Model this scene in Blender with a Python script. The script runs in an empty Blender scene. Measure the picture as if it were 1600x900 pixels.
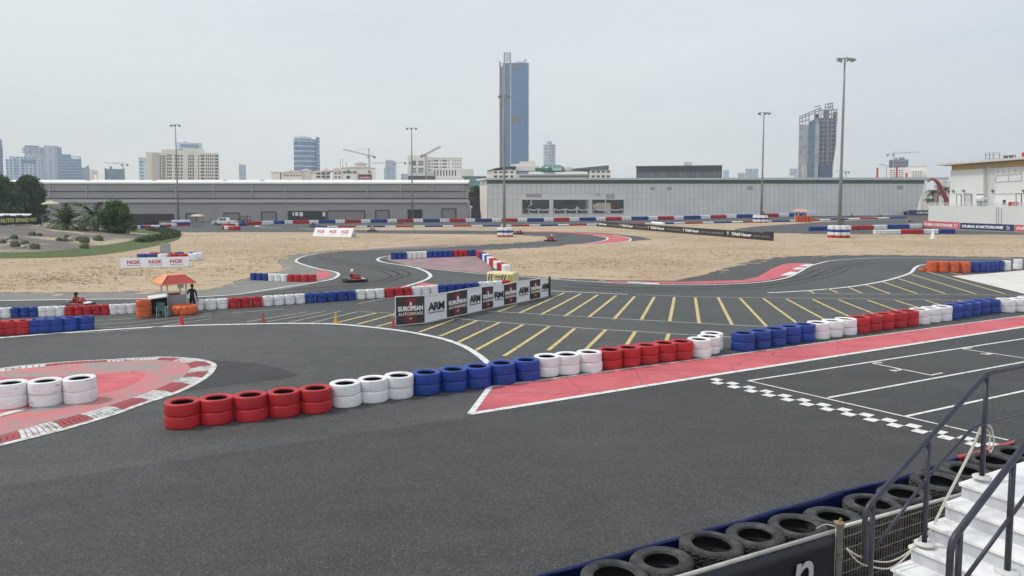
import bpy, bmesh, math, random
from mathutils import Vector, Matrix, noise
from mathutils.geometry import tessellate_polygon

SC = bpy.context.scene
COL = SC.collection
R = math.radians
FPX = 1164.0          # focal length in pixels of the 1600 px wide photograph
H = 7.0               # eye height on the grandstand
HOR = 314.0
PITCH = R(4.3)
PY = HOR + FPX * math.tan(PITCH)
rng = random.Random(7)

# ------------------------------------------------------------------ survey helpers
def ray(px, py):
    x = (px - 800.0) / FPX
    y = -(py - PY) / FPX
    return Vector((x, math.cos(PITCH) + y * math.sin(PITCH), -math.sin(PITCH) + y * math.cos(PITCH)))
def P(px, py, z=0.0):                      # point at height z
    r = ray(px, py); t = (z - H) / r.z
    return Vector((r.x * t, r.y * t, z))
def PD(px, py, Y):                         # point at distance Y
    r = ray(px, py); t = Y / r.y
    return Vector((r.x * t, Y, H + r.z * t))
def PP(px, py, A, d):                      # point on the vertical plane through A along d
    r = ray(px, py)
    n = Vector((d.y, -d.x, 0))
    t = (A - Vector((0, 0, H))).dot(n) / r.dot(n)
    return Vector((0, 0, H)) + r * t
def lerp(a, b, t): return a + (b - a) * t
def interp(pts, x):
    for (x0, y0), (x1, y1) in zip(pts, pts[1:]):
        if x <= x1: return y0 + (y1 - y0) * (x - x0) / (x1 - x0)
    return pts[-1][1]

# ------------------------------------------------------------------ materials
MATS = {}
def _nodes(name):
    m = bpy.data.materials.new(name); m.use_nodes = True
    nt = m.node_tree
    return m, nt, nt.nodes['Principled BSDF']
def N(nt, t, **kw):
    n = nt.nodes.new(t)
    for k, v in kw.items():
        if k in n.inputs: n.inputs[k].default_value = v
        else: setattr(n, k, v)
    return n
def L(nt, a, b): nt.links.new(a, b)
def ramp(nt, fac, stops):
    r = nt.nodes.new('ShaderNodeValToRGB')
    e = r.color_ramp.elements
    while len(e) < len(stops): e.new(0.5)
    for el, (p, c) in zip(e, stops):
        el.position = p; el.color = (c, c, c, 1) if isinstance(c, (int, float)) else (*c, 1)
    L(nt, fac, r.inputs[0]); return r.outputs[0]
def mixc(nt, fac, a, b, mode='MIX'):
    n = nt.nodes.new('ShaderNodeMix'); n.data_type = 'RGBA'; n.blend_type = mode
    for s, v in ((n.inputs[0], fac), (n.inputs[6], a), (n.inputs[7], b)):
        if hasattr(v, 'is_linked'): L(nt, v, s)
        elif isinstance(v, (int, float)): s.default_value = v
        else: s.default_value = (*v, 1)
    return n.outputs[2]
def mathn(nt, op, a, b=None, c=None):
    n = nt.nodes.new('ShaderNodeMath'); n.operation = op
    for s, v in zip(n.inputs, (a, b, c)):
        if v is None: continue
        if hasattr(v, 'is_linked'): L(nt, v, s)
        else: s.default_value = v
    return n.outputs[0]
def bump(nt, bsdf, h, strength, dist):
    b = N(nt, 'ShaderNodeBump', Strength=strength, Distance=dist)
    L(nt, h, b.inputs['Height']); L(nt, b.outputs[0], bsdf.inputs['Normal'])
def mat(name, col, rough=0.6, var=0.12, scale=1.5, metal=0.0, dirt=None, spec=0.5, rnd=0.0):
    """plain surface with uneven tone, optional grime blotches, optional tone shift per object"""
    if name in MATS: return MATS[name]
    m, nt, b = _nodes(name)
    tc = N(nt, 'ShaderNodeTexCoord')
    oi = N(nt, 'ShaderNodeObjectInfo')
    off = nt.nodes.new('ShaderNodeVectorMath'); off.operation = 'ADD'
    sc = nt.nodes.new('ShaderNodeVectorMath'); sc.operation = 'SCALE'
    L(nt, oi.outputs['Random'], sc.inputs['Scale']); sc.inputs[0].default_value = (37, 91, 53)
    L(nt, tc.outputs['Object'], off.inputs[0]); L(nt, sc.outputs[0], off.inputs[1])
    n1 = N(nt, 'ShaderNodeTexNoise', Scale=scale, Detail=5.0, Roughness=0.6)
    L(nt, off.outputs[0], n1.inputs['Vector'])
    c = ramp(nt, n1.outputs[0], [(0.3, tuple(v * (1 - var) for v in col)), (0.7, tuple(min(1, v * (1 + var)) for v in col))])
    if rnd:
        k = mathn(nt, 'MULTIPLY_ADD', oi.outputs['Random'], rnd, 1 - rnd)
        cc = N(nt, 'ShaderNodeCombineColor')
        for i in range(3): L(nt, k, cc.inputs[i])
        c = mixc(nt, 1.0, c, cc.outputs[0], 'MULTIPLY')
    if dirt:
        n2 = N(nt, 'ShaderNodeTexNoise', Scale=dirt[0], Detail=8.0, Roughness=0.7)
        L(nt, off.outputs[0], n2.inputs['Vector'])
        f = ramp(nt, n2.outputs[0], [(dirt[1], 0.0), (min(1, dirt[1] + dirt[3]), dirt[4] if len(dirt) > 4 else 1.0)])
        c = mixc(nt, f, c, dirt[2])
    L(nt, c, b.inputs['Base Color'])
    b.inputs['Roughness'].default_value = rough; b.inputs['Metallic'].default_value = metal
    b.inputs['Specular IOR Level'].default_value = spec
    MATS[name] = m; return m

def facade_mat(name, wall, glass, zper, zfrac, xper=0.0, xfrac=0.5, rough=0.35, zoff=0.0, var=0.2):
    """curtain wall: floor bands and mullions as the cladding's own colours"""
    m, nt, b = _nodes(name)
    tc = N(nt, 'ShaderNodeTexCoord'); s = N(nt, 'ShaderNodeSeparateXYZ'); L(nt, tc.outputs['Object'], s.inputs[0])
    z = mathn(nt, 'FRACT', mathn(nt, 'MULTIPLY_ADD', s.outputs[2], 1.0 / zper, zoff))
    f = mathn(nt, 'GREATER_THAN', z, zfrac)
    if xper:
        xx = mathn(nt, 'ADD', s.outputs[0], mathn(nt, 'MULTIPLY', s.outputs[1], 0.73))
        x = mathn(nt, 'FRACT', mathn(nt, 'MULTIPLY', xx, 1.0 / xper))
        f = mathn(nt, 'MULTIPLY', f, mathn(nt, 'GREATER_THAN', x, xfrac))
    cell = nt.nodes.new('ShaderNodeTexWhiteNoise'); cell.noise_dimensions = '3D'
    sn = nt.nodes.new('ShaderNodeVectorMath'); sn.operation = 'SNAP'
    L(nt, tc.outputs['Object'], sn.inputs[0]); sn.inputs[1].default_value = (max(xper, 3.0), max(xper, 3.0), zper)
    L(nt, sn.outputs[0], cell.inputs['Vector'])
    g = mixc(nt, cell.outputs['Value'], tuple(v * (1 - var) for v in glass), tuple(min(1, v * (1 + var)) for v in glass))
    L(nt, mixc(nt, f, wall, g), b.inputs['Base Color'])
    b.inputs['Roughness'].default_value = rough
    return m

def ground_mat(name, kind):
    m, nt, b = _nodes(name)
    g = N(nt, 'ShaderNodeNewGeometry'); pos = g.outputs['Position']
    def noi(scale, det=6.0, rough=0.6, vec=pos):
        n = N(nt, 'ShaderNodeTexNoise', Scale=scale, Detail=det, Roughness=rough); L(nt, vec, n.inputs['Vector']); return n.outputs[0]
    mp = N(nt, 'ShaderNodeMapping'); L(nt, pos, mp.inputs[0])
    if kind in ('asphalt', 'pit_asphalt'):
        q = 1.22 if kind == 'asphalt' else 0.86
        T = lambda *c: tuple(v * q for v in c)
        mp.inputs['Rotation'].default_value = (0, 0, R(-29)); mp.inputs['Scale'].default_value = (0.04, 0.5, 1)
        big = noi(0.07, 5); mid = noi(0.9, 6); fine = noi(38, 4, 0.7); streak = noi(1.0, 6, 0.65, mp.outputs[0])
        c = ramp(nt, big, [(0.32, T(0.043, 0.0455, 0.045)), (0.5, T(0.055, 0.057, 0.0555)), (0.68, T(0.072, 0.073, 0.070))])
        c = mixc(nt, ramp(nt, streak, [(0.42, 0.0), (0.68, 0.6)]), c, T(0.036, 0.037, 0.038))
        c = mixc(nt, ramp(nt, mid, [(0.45, 0.0), (0.72, 0.5)]), c, T(0.082, 0.081, 0.077))
        c = mixc(nt, ramp(nt, fine, [(0.38, 0.6), (0.52, 0.0)]), c, (0.022, 0.022, 0.023))
        gr = noi(13, 3, 0.75)
        c = mixc(nt, 1.0, c, ramp(nt, gr, [(0.30, 0.55), (0.5, 1.0), (0.70, 1.65)]), 'MULTIPLY')
        v = N(nt, 'ShaderNodeTexVoronoi', Scale=19.0); L(nt, pos, v.inputs['Vector'])
        spk = mathn(nt, 'MULTIPLY', ramp(nt, v.outputs['Distance'], [(0.14, 1.0), (0.24, 0.0)]), ramp(nt, v.outputs['Color'], [(0.50, 0.0), (0.72, 1.0)]))
        c = mixc(nt, mathn(nt, 'MULTIPLY', spk, 0.75), c, (0.30, 0.31, 0.29))
        cr = N(nt, 'ShaderNodeTexVoronoi', Scale=0.11); cr.feature = 'DISTANCE_TO_EDGE'
        wv = nt.nodes.new('ShaderNodeVectorMath'); wv.operation = 'ADD'
        wn = N(nt, 'ShaderNodeTexNoise', Scale=0.5, Detail=6.0); L(nt, pos, wn.inputs['Vector'])
        L(nt, pos, wv.inputs[0]); L(nt, wn.outputs['Color'], wv.inputs[1]); L(nt, wv.outputs[0], cr.inputs['Vector'])
        c = mixc(nt, mathn(nt, 'MULTIPLY', ramp(nt, cr.outputs['Distance'], [(0.001, 0.5), (0.0035, 0.0)]), ramp(nt, big, [(0.5, 0.0), (0.6, 1.0)])), c, (0.035, 0.035, 0.035))
        L(nt, c, b.inputs['Base Color']); b.inputs['Roughness'].default_value = 0.72
        b.inputs['Specular IOR Level'].default_value = 0.42
        bump(nt, b, fine, 0.5, 0.012)
    elif kind in ('patch', 'runoff'):
        a, d = ((0.036, 0.037, 0.040), (0.052, 0.053, 0.056)) if kind == 'patch' else ((0.17, 0.17, 0.165), (0.23, 0.225, 0.215))
        fine = noi(30, 5, 0.7)
        c = ramp(nt, noi(0.5), [(0.3, a), (0.7, d)])
        c = mixc(nt, ramp(nt, fine, [(0.4, 0.35), (0.55, 0.0)]), c, tuple(v * 0.5 for v in a))
        if kind == 'runoff':
            c = mixc(nt, ramp(nt, noi(2.0, 8, 0.75), [(0.5, 0.0), (0.75, 0.6)]), c, (0.30, 0.24, 0.17))
        L(nt, c, b.inputs['Base Color']); b.inputs['Roughness'].default_value = 0.92; bump(nt, b, fine, 0.4, 0.01)
    elif kind == 'sand':
        mp.inputs['Rotation'].default_value = (0, 0, R(8)); mp.inputs['Scale'].default_value = (0.22, 0.55, 1)
        st = noi(1.0, 9, 0.72, mp.outputs[0]); big = noi(0.045, 5); cl = noi(2.2, 8, 0.75)
        c = ramp(nt, big, [(0.3, (0.36, 0.275, 0.185)), (0.5, (0.445, 0.345, 0.24)), (0.72, (0.51, 0.41, 0.305))])
        c = mixc(nt, ramp(nt, st, [(0.50, 0.0), (0.64, 0.6)]), c, (0.34, 0.265, 0.165))
        c = mixc(nt, ramp(nt, mathn(nt, 'ADD', mathn(nt, 'MULTIPLY', cl, 0.6), mathn(nt, 'MULTIPLY', st, 0.4)), [(0.515, 0.0), (0.61, 0.7)]), c, (0.20, 0.155, 0.10))
        c = mixc(nt, ramp(nt, noi(0.11, 4), [(0.58, 0.0), (0.72, 0.3)]), c, (0.36, 0.33, 0.12))
        L(nt, c, b.inputs['Base Color']); b.inputs['Roughness'].default_value = 0.95; b.inputs['Specular IOR Level'].default_value = 0.1
        bump(nt, b, cl, 0.5, 0.10)
    elif kind == 'redpaint':
        fine = noi(30, 5, 0.7)
        c = ramp(nt, noi(0.35), [(0.3, (0.50, 0.085, 0.105)), (0.7, (0.60, 0.125, 0.145))])
        c = mixc(nt, ramp(nt, noi(2.5, 8, 0.75), [(0.52, 0.0), (0.8, 0.5)]), c, (0.42, 0.16, 0.17))
        mp.inputs['Rotation'].default_value = (0, 0, R(-31)); mp.inputs['Scale'].default_value = (0.10, 3.2, 1)
        c = mixc(nt, ramp(nt, noi(1.0, 6, 0.6, mp.outputs[0]), [(0.50, 0.0), (0.70, 0.55)]), c, (0.20, 0.075, 0.08))
        c = mixc(nt, ramp(nt, noi(0.8, 8, 0.7), [(0.5, 0.0), (0.72, 0.4)]), c, (0.55, 0.27, 0.27))
        br = N(nt, 'ShaderNodeTexVoronoi', Scale=0.32); br.feature = 'DISTANCE_TO_EDGE'; L(nt, pos, br.inputs['Vector'])
        c = mixc(nt, ramp(nt, br.outputs['Distance'], [(0.004, 0.6), (0.012, 0.0)]), c, (0.24, 0.06, 0.07))
        c = mixc(nt, ramp(nt, fine, [(0.36, 0.25), (0.5, 0.0)]), c, (0.2, 0.05, 0.06))
        L(nt, c, b.inputs['Base Color']); b.inputs['Roughness'].default_value = 0.8; bump(nt, b, fine, 0.3, 0.008)
    elif kind == 'worn':           # paint worn through by tyres
        c = ramp(nt, noi(0.6, 7, 0.6), [(0.42, (0.30, 0.245, 0.24)), (0.58, (0.53, 0.17, 0.18))])
        c = mixc(nt, ramp(nt, noi(1.7, 8, 0.7), [(0.48, 0.0), (0.7, 0.7)]), c, (0.25, 0.23, 0.225))
        L(nt, c, b.inputs['Base Color']); b.inputs['Roughness'].default_value = 0.85
    elif kind == 'mauve':
        c = ramp(nt, noi(0.35, 8, 0.65), [(0.38, (0.20, 0.17, 0.17)), (0.62, (0.36, 0.20, 0.21))])
        L(nt, c, b.inputs['Base Color']); b.inputs['Roughness'].default_value = 0.9
    elif kind == 'dirt':
        c = ramp(nt, noi(0.07, 6, 0.6), [(0.42, (0.125, 0.115, 0.11)), (0.50, (0.20, 0.165, 0.14)), (0.57, (0.40, 0.32, 0.235))])
        c = mixc(nt, ramp(nt, noi(1.2, 8, 0.75), [(0.5, 0.0), (0.7, 0.6)]), c, (0.11, 0.095, 0.08))
        L(nt, c, b.inputs['Base Color']); b.inputs['Roughness'].default_value = 0.95; bump(nt, b, noi(3, 6), 0.5, 0.1)
    elif kind == 'grass':
        c = ramp(nt, noi(0.9, 8, 0.7), [(0.3, (0.045, 0.075, 0.018)), (0.6, (0.085, 0.12, 0.03)), (0.8, (0.14, 0.15, 0.06))])
        L(nt, c, b.inputs['Base Color']); b.inputs['Roughness'].default_value = 0.95; bump(nt, b, noi(6, 6), 0.7, 0.1)
    MATS[name] = m; return m

def line_mat(name, col, wear):
    m, nt, b = _nodes(name)
    g = N(nt, 'ShaderNodeNewGeometry')
    n = N(nt, 'ShaderNodeTexNoise', Scale=3.0, Detail=9.0, Roughness=0.75); L(nt, g.outputs['Position'], n.inputs['Vector'])
    f = ramp(nt, n.outputs[0], [(0.62 - wear, 0.0), (0.80 - wear, 0.8)])
    L(nt, mixc(nt, f, col, (0.13, 0.13, 0.125)), b.inputs['Base Color']); b.inputs['Roughness'].default_value = 0.8
    MATS[name] = m; return m

def leaf_mat(name, dark, light):
    m, nt, b = _nodes(name)
    g = N(nt, 'ShaderNodeNewGeometry'); tc = N(nt, 'ShaderNodeTexCoord')
    n = N(nt, 'ShaderNodeTexNoise', Scale=0.7, Detail=3.0); L(nt, tc.outputs['Object'], n.inputs['Vector'])
    f = mathn(nt, 'ADD', mathn(nt, 'MULTIPLY', g.outputs['Random Per Island'], 0.5), mathn(nt, 'MULTIPLY', n.outputs[0], 0.5))
    L(nt, ramp(nt, f, [(0.25, dark), (0.75, light)]), b.inputs['Base Color']); b.inputs['Roughness'].default_value = 0.6
    b.inputs['Specular IOR Level'].default_value = 0.25
    MATS[name] = m; return m

# ------------------------------------------------------------------ mesh builder
class MB:
    def __init__(s): s.v = []; s.f = []; s.mi = []
    def add(s, vs, fs, mi=0):
        o = len(s.v); s.v += [Vector(v) for v in vs]
        s.f += [tuple(i + o for i in f) for f in fs]; s.mi += [mi] * len(fs); return s
    def box(s, c, size, rz=0.0, mi=0, M=None):
        x, y, z = (d / 2 for d in size)
        M = M or (Matrix.Translation(c) @ Matrix.Rotation(rz, 4, 'Z'))
        vs = [M @ Vector((a * x, b_ * y, c_ * z)) for c_ in (-1, 1) for a, b_ in ((-1, -1), (1, -1), (1, 1), (-1, 1))]
        return s.add(vs, [(3, 2, 1, 0), (4, 5, 6, 7), (0, 1, 5, 4), (1, 2, 6, 5), (2, 3, 7, 6), (3, 0, 4, 7)], mi)
    def bar(s, a, b, w, h=None, mi=0):       # square bar from a to b
        a = Vector(a); b = Vector(b); h = h or w
        d = (b - a); l = d.length; d.normalize()
        up = Vector((0, 0, 1)) if abs(d.z) < 0.95 else Vector((0, 1, 0))
        y = up.cross(d).normalized(); z = d.cross(y)
        M = Matrix((d, y, z)).transposed().to_4x4(); M.translation = (a + b) / 2
        return s.box(None, (l, w, h), M=M, mi=mi)
    def tube(s, pts, r, seg=8, mi=0, caps=True):
        pts = [Vector(p) for p in pts]; rs = r if isinstance(r, (list, tuple)) else [r] * len(pts)
        rings = []; prev = None
        for i, p in enumerate(pts):
            d = (pts[min(i + 1, len(pts) - 1)] - pts[max(i - 1, 0)]).normalized()
            u = prev if prev is not None else (Vector((0, 0, 1)) if abs(d.z) < 0.9 else Vector((1, 0, 0)))
            u = (u - d * u.dot(d)).normalized(); prev = u; w = d.cross(u)
            rings.append([p + (u * math.cos(a) + w * math.sin(a)) * rs[i] for a in (2 * math.pi * k / seg for k in range(seg))])
        fs = [(i * seg + k, i * seg + (k + 1) % seg, (i + 1) * seg + (k + 1) % seg, (i + 1) * seg + k) for i in range(len(pts) - 1) for k in range(seg)]
        if caps: fs += [tuple(range(seg))[::-1], tuple((len(pts) - 1) * seg + k for k in range(seg))]
        return s.add([v for rg in rings for v in rg], fs, mi)
    def lathe(s, prof, seg=24, c=(0, 0, 0), mi=0, close=False, M=None):
        n = len(prof); M = M or Matrix.Translation(c)
        vs = [M @ Vector((r * math.cos(a), r * math.sin(a), z)) for a in (2 * math.pi * k / seg for k in range(seg)) for r, z in prof]
        fs = []
        for k in range(seg):
            k2 = (k + 1) % seg
            for i in range(n if close else n - 1):
                j = (i + 1) % n
                fs.append((k * n + i, k2 * n + i, k2 * n + j, k * n + j))
        return s.add(vs, fs, mi)
    def prism(s, poly, z0, z1, mi=0):        # poly: list of (x,y), extruded; top/bottom heights may be callables
        n = len(poly)
        vs = [(x, y, z0) for x, y in poly] + [(x, y, z1(x, y) if callable(z1) else z1) for x, y in poly]
        area = sum(poly[i][0] * poly[(i + 1) % n][1] - poly[(i + 1) % n][0] * poly[i][1] for i in range(n))
        fs = [(i, (i + 1) % n, n + (i + 1) % n, n + i) for i in range(n)] + [tuple(range(n))[::-1], tuple(range(n, 2 * n))]
        if area < 0: fs = [f[::-1] for f in fs]
        return s.add(vs, fs, mi)
    def xform(s, M): s.v = [M @ v for v in s.v]; return s
    def mesh(s, name, mats, smooth=False):
        me = bpy.data.meshes.new(name); me.from_pydata([tuple(v) for v in s.v], [], s.f)
        for m in (mats if isinstance(mats, (list, tuple)) else [mats]): me.materials.append(m)
        me.polygons.foreach_set('material_index', s.mi)
        if smooth: me.polygons.foreach_set('use_smooth', [True] * len(s.f))
        me.update(); return me
    def build(s, name, mats, parent=None, smooth=False, origin=None):
        if origin is not None:
            o_ = Vector(origin); s.v = [v - o_ for v in s.v]
        ob = link(name, s.mesh(name, mats, smooth))
        if origin is not None: ob.location = origin
        if parent: attach(ob, parent)
        return ob
def link(name, data):
    ob = bpy.data.objects.new(name, data); COL.objects.link(ob); return ob
def attach(ob, parent):
    """parent without moving it; every parent's own frame is a pure location/rotation set before its parts are attached"""
    ob.parent = parent
    ob.matrix_parent_inverse = world(parent).inverted()
def world(o):
    m = Matrix.LocRotScale(o.location, o.rotation_euler, o.scale)
    return (world(o.parent) @ o.matrix_parent_inverse @ m) if o.parent else m
def tag(o, label=None, cat=None, group=None, kind=None):
    if label: o['label'] = label
    if cat: o['category'] = cat
    if group: o['group'] = group
    if kind: o['kind'] = kind
    return o
def empty(name, loc, label=None, cat=None, group=None, rz=0.0):
    o = link(name, None); o.location = loc; o.rotation_euler = (0, 0, rz); o.empty_display_size = 0.3
    return tag(o, label, cat, group)
def copy_tree(o, parent=None):
    c = o.copy(); COL.objects.link(c)
    if parent: c.parent = parent
    for ch in list(o.children): copy_tree(ch, c)
    return c
def place_copy(proto, first, loc, rz, scale, label, group):
    o = proto if first else copy_tree(proto)
    o.location = loc; o.rotation_euler = (0, 0, rz); o.scale = (scale,) * 3
    return tag(o, label, None, group)

def smooth_by_angle(me, ang=40):
    try: me.set_sharp_from_angle(angle=R(ang))
    except Exception: pass

# ------------------------------------------------------------------ lettering (built-in typeface, turned into mesh)
_TXT = {}
def text_data(s, bold=0.0, ext=0.01, shear=0.0, spacing=1.0):
    key = (s, bold, ext, shear, spacing)
    if key in _TXT: return _TXT[key]
    cu = bpy.data.curves.new('lettering', 'FONT'); cu.body = s; cu.size = 1.0; cu.extrude = ext; cu.offset = bold
    cu.shear = shear; cu.space_character = spacing; cu.resolution_u = 3; cu.align_x = 'CENTER'
    ob = bpy.data.objects.new('lettering', cu); COL.objects.link(ob)
    bpy.context.view_layer.update()
    me = bpy.data.meshes.new_from_object(ob.evaluated_get(bpy.context.evaluated_depsgraph_get()))
    bpy.data.objects.remove(ob); bpy.data.curves.remove(cu)
    vs = [v.co.copy() for v in me.vertices]; fs = [tuple(p.vertices) for p in me.polygons]
    bpy.data.meshes.remove(me)
    xs = [v.x for v in vs]; ys = [v.y for v in vs]
    _TXT[key] = (vs, fs, (min(xs), max(xs), min(ys), max(ys))); return _TXT[key]
def add_text(mb, s, o, u, v, w, h, n, mi=0, bold=0.02, shear=0.0, spacing=1.0, depth=0.012):
    """letters in the box centred at o, w along u and h along v, standing depth proud along n"""
    vs, fs, (x0, x1, y0, y1) = text_data(s, bold, 0.01, shear, spacing)
    out = []
    for p in vs:
        a = ((p.x - x0) / (x1 - x0) - 0.5) * w; b = ((p.y - y0) / (y1 - y0) - 0.5) * h
        out.append(o + u * a + v * b + n * (depth * (0.5 + p.z / 0.02)))
    mb.add(out, fs, mi)

def skin_body(name, joints, edges, m, sub=1):
    """one continuous body grown over a joint skeleton: joints = [(x,y,z,radius)]"""
    me = bpy.data.meshes.new(name); me.from_pydata([j[:3] for j in joints], edges, [])
    ob = link(name, me)
    sk = ob.modifiers.new('skin', 'SKIN'); ss = ob.modifiers.new('sub', 'SUBSURF'); ss.levels = ss.render_levels = sub
    if not me.skin_vertices:
        bpy.context.view_layer.objects.active = ob
    lay = me.skin_vertices[0] if me.skin_vertices else None
    if lay is None: raise RuntimeError('no skin layer')
    for d, j in zip(lay.data, joints):
        r = j[3]; d.radius = r if isinstance(r, tuple) else (r, r)
    lay.data[0].use_root = True
    bpy.context.view_layer.update()
    out = bpy.data.meshes.new_from_object(ob.evaluated_get(bpy.context.evaluated_depsgraph_get()))
    bpy.data.objects.remove(ob); bpy.data.meshes.remove(me)
    out.name = name; out.materials.clear(); out.materials.append(m)
    out.polygons.foreach_set('use_smooth', [True] * len(out.polygons))
    return out
# ------------------------------------------------------------------ palette
asphalt = ground_mat('asphalt', 'asphalt'); pit_asphalt = ground_mat('pit_asphalt', 'pit_asphalt'); patch = ground_mat('dark_asphalt', 'patch'); runoff_m = ground_mat('runoff', 'runoff')
sand = ground_mat('sand', 'sand'); redpaint = ground_mat('red_paint', 'redpaint'); worn = ground_mat('worn_paint', 'worn')
mauve = ground_mat('faded_paint', 'mauve'); dirt = ground_mat('dirt', 'dirt'); grass_m = ground_mat('grass', 'grass')
white_line = line_mat('white_line', (0.68, 0.68, 0.67), 0.11); faded_line = line_mat('faded_line', (0.52, 0.52, 0.49), 0.14)
yellow_line = line_mat('yellow_line', (0.60, 0.47, 0.19), 0.15); kerb_red = line_mat('kerb_red', (0.34, 0.055, 0.065), 0.13)
chalk = line_mat('chalk_line', (0.40, 0.39, 0.34), 0.18)

# ------------------------------------------------------------------ sheets and painted lines
def smooth_poly(pts, n=6, closed=False):
    """Catmull-Rom through the surveyed points"""
    out = []; m = len(pts)
    for i in range(m if closed else m - 1):
        p0 = pts[(i - 1) % m] if closed or i > 0 else pts[0] * 2 - pts[1]
        p1 = pts[i]; p2 = pts[(i + 1) % m]
        p3 = pts[(i + 2) % m] if closed or i + 2 < m else pts[-1] * 2 - pts[-2]
        for k in range(n):
            t = k / n
            out.append(0.5 * ((2 * p1) + (p2 - p0) * t + (2 * p0 - 5 * p1 + 4 * p2 - p3) * t * t + (3 * p1 - p0 - 3 * p2 + p3) * t ** 3))
    if not closed: out.append(pts[-1])
    return out
def sheet(name, pxs, z, m, rag=0.0, curve=False, step=1.5, label=None):
    pts = [P(x, y) for x, y in pxs]
    if curve: pts = smooth_poly(pts, 6, True)
    if rag:
        out = []
        for a, b in zip(pts, pts[1:] + pts[:1]):
            n = max(1, min(60, int((b - a).length / step)))
            nn = Vector((-(b - a).y, (b - a).x, 0)).normalized() if (b - a).length else Vector()
            for k in range(n):
                q = lerp(a, b, k / n)
                out.append(q + nn * rag * (noise.noise(q * 0.35) + 0.6 * noise.noise(q * 1.3)))
        pts = out
    mb = MB(); tris = tessellate_polygon([[(p.x, p.y, 0) for p in pts]])
    fs = []
    for t in tris:
        a, b, c = (pts[i] for i in t)
        fs.append(t if (b - a).cross(c - a).z > 0 else t[::-1])
    mb.add([(p.x, p.y, z) for p in pts], fs)
    return tag(mb.build(name, m), kind='structure')
def strip(mb, pxs, w, z, mi=0, curve=True, pts=None):
    pts = pts or [P(x, y) for x, y in pxs]
    if curve and len(pts) > 2: pts = smooth_poly(pts, 8)
    n = len(pts); vs = []
    for i, p in enumerate(pts):
        d = pts[min(i + 1, n - 1)] - pts[max(i - 1, 0)]; d.z = 0; d.normalize()
        q = Vector((-d.y, d.x, 0)) * w / 2
        vs += [p + q + Vector((0, 0, z)), p - q + Vector((0, 0, z))]
    mb.add(vs, [(2 * i, 2 * i + 1, 2 * i + 3, 2 * i + 2) for i in range(n - 1)], mi)

g = MB(); g.add([(-2700, -120, 0), (2700, -120, 0), (2700, 2700, 0), (-2700, 2700, 0)], [(0, 1, 2, 3)])
tag(g.build('ground', sand), kind='structure')
EDGE_L = [(-500, 459), (0, 457.5), (150, 457), (235, 456), (323, 454), (350, 447), (380, 437), (410, 430), (438, 424), (443, 417), (434, 411), (437, 405), (450, 399.5), (480, 395), (540, 391.5), (600, 389), (700, 385.5), (790, 380.3), (830, 378.3), (850, 375.8), (855, 373), (846, 370), (820, 368), (790, 366.7), (700, 366), (600, 365), (520, 363.2), (400, 363), (300, 363.5), (255, 361.5), (225, 359), (60, 356)]
sheet('track', [(-900, 470), (-900, 1180), (2600, 1180), (2600, 372), (2400, 335.5), (1460, 333.5), (800, 343.5), (400, 344.5), (60, 344.5), (-400, 344.5), (-600, 400)], 0.02, asphalt)
sheet('sand_infield', EDGE_L + [(-300, 362), (-700, 380), (-700, 440)], 0.032, sand, 0.35)
sheet('sand_island', [(742, 392.5), (790, 390.2), (830, 388.2), (890, 384), (950, 380.8), (985, 377.3), (1020, 374.5), (1000, 370), (950, 365), (890, 362.2), (830, 361.3), (700, 360.2), (600, 360), (520, 359), (472, 357.6), (520, 356.4), (600, 355), (830, 354), (1040, 350.8), (1240, 346.8), (1400, 341.5), (1310, 345.5), (1240, 350), (1180, 354), (1146, 358.7), (1152, 361.5), (1206, 364.7), (1270, 366.2), (1600, 367.2), (2400, 369.5), (2400, 405), (1600, 402.5), (1500, 401), (1400, 399), (1350, 398.5), (1285, 399.5), (1220, 401.5), (1180, 406.5), (1140, 416), (1100, 430), (1056, 439), (960, 438.5), (860, 434.5), (815, 430.5), (800, 426), (790, 419), (772, 407), (756, 396)], 0.032, sand, 0.3)
sheet('runoff', [(-500, 459.5), (0, 458), (150, 457.5), (235, 456.5), (323, 454.5), (350, 447.5), (380, 437.5), (410, 430.5), (438, 424.5), (443, 417.5), (434, 411.5), (437, 405.5), (450, 400), (480, 395.5), (510, 393.3), (486, 397.5), (466, 402.5), (463, 407), (470, 412), (500, 420), (524, 427), (528, 431), (510, 439), (480, 446), (440, 453), (380, 459.3), (330, 463.5), (240, 467), (130, 468.5), (0, 470), (-500, 473)], 0.028, runoff_m, 0.1)
sheet('pit_straight', [(-500, 830), (100, 748), (401, 702), (736, 651), (1100, 591), (1600, 513), (2100, 441), (2600, 600), (2600, 1180), (-900, 1180)], 0.0215, pit_asphalt, 0.03)
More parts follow.
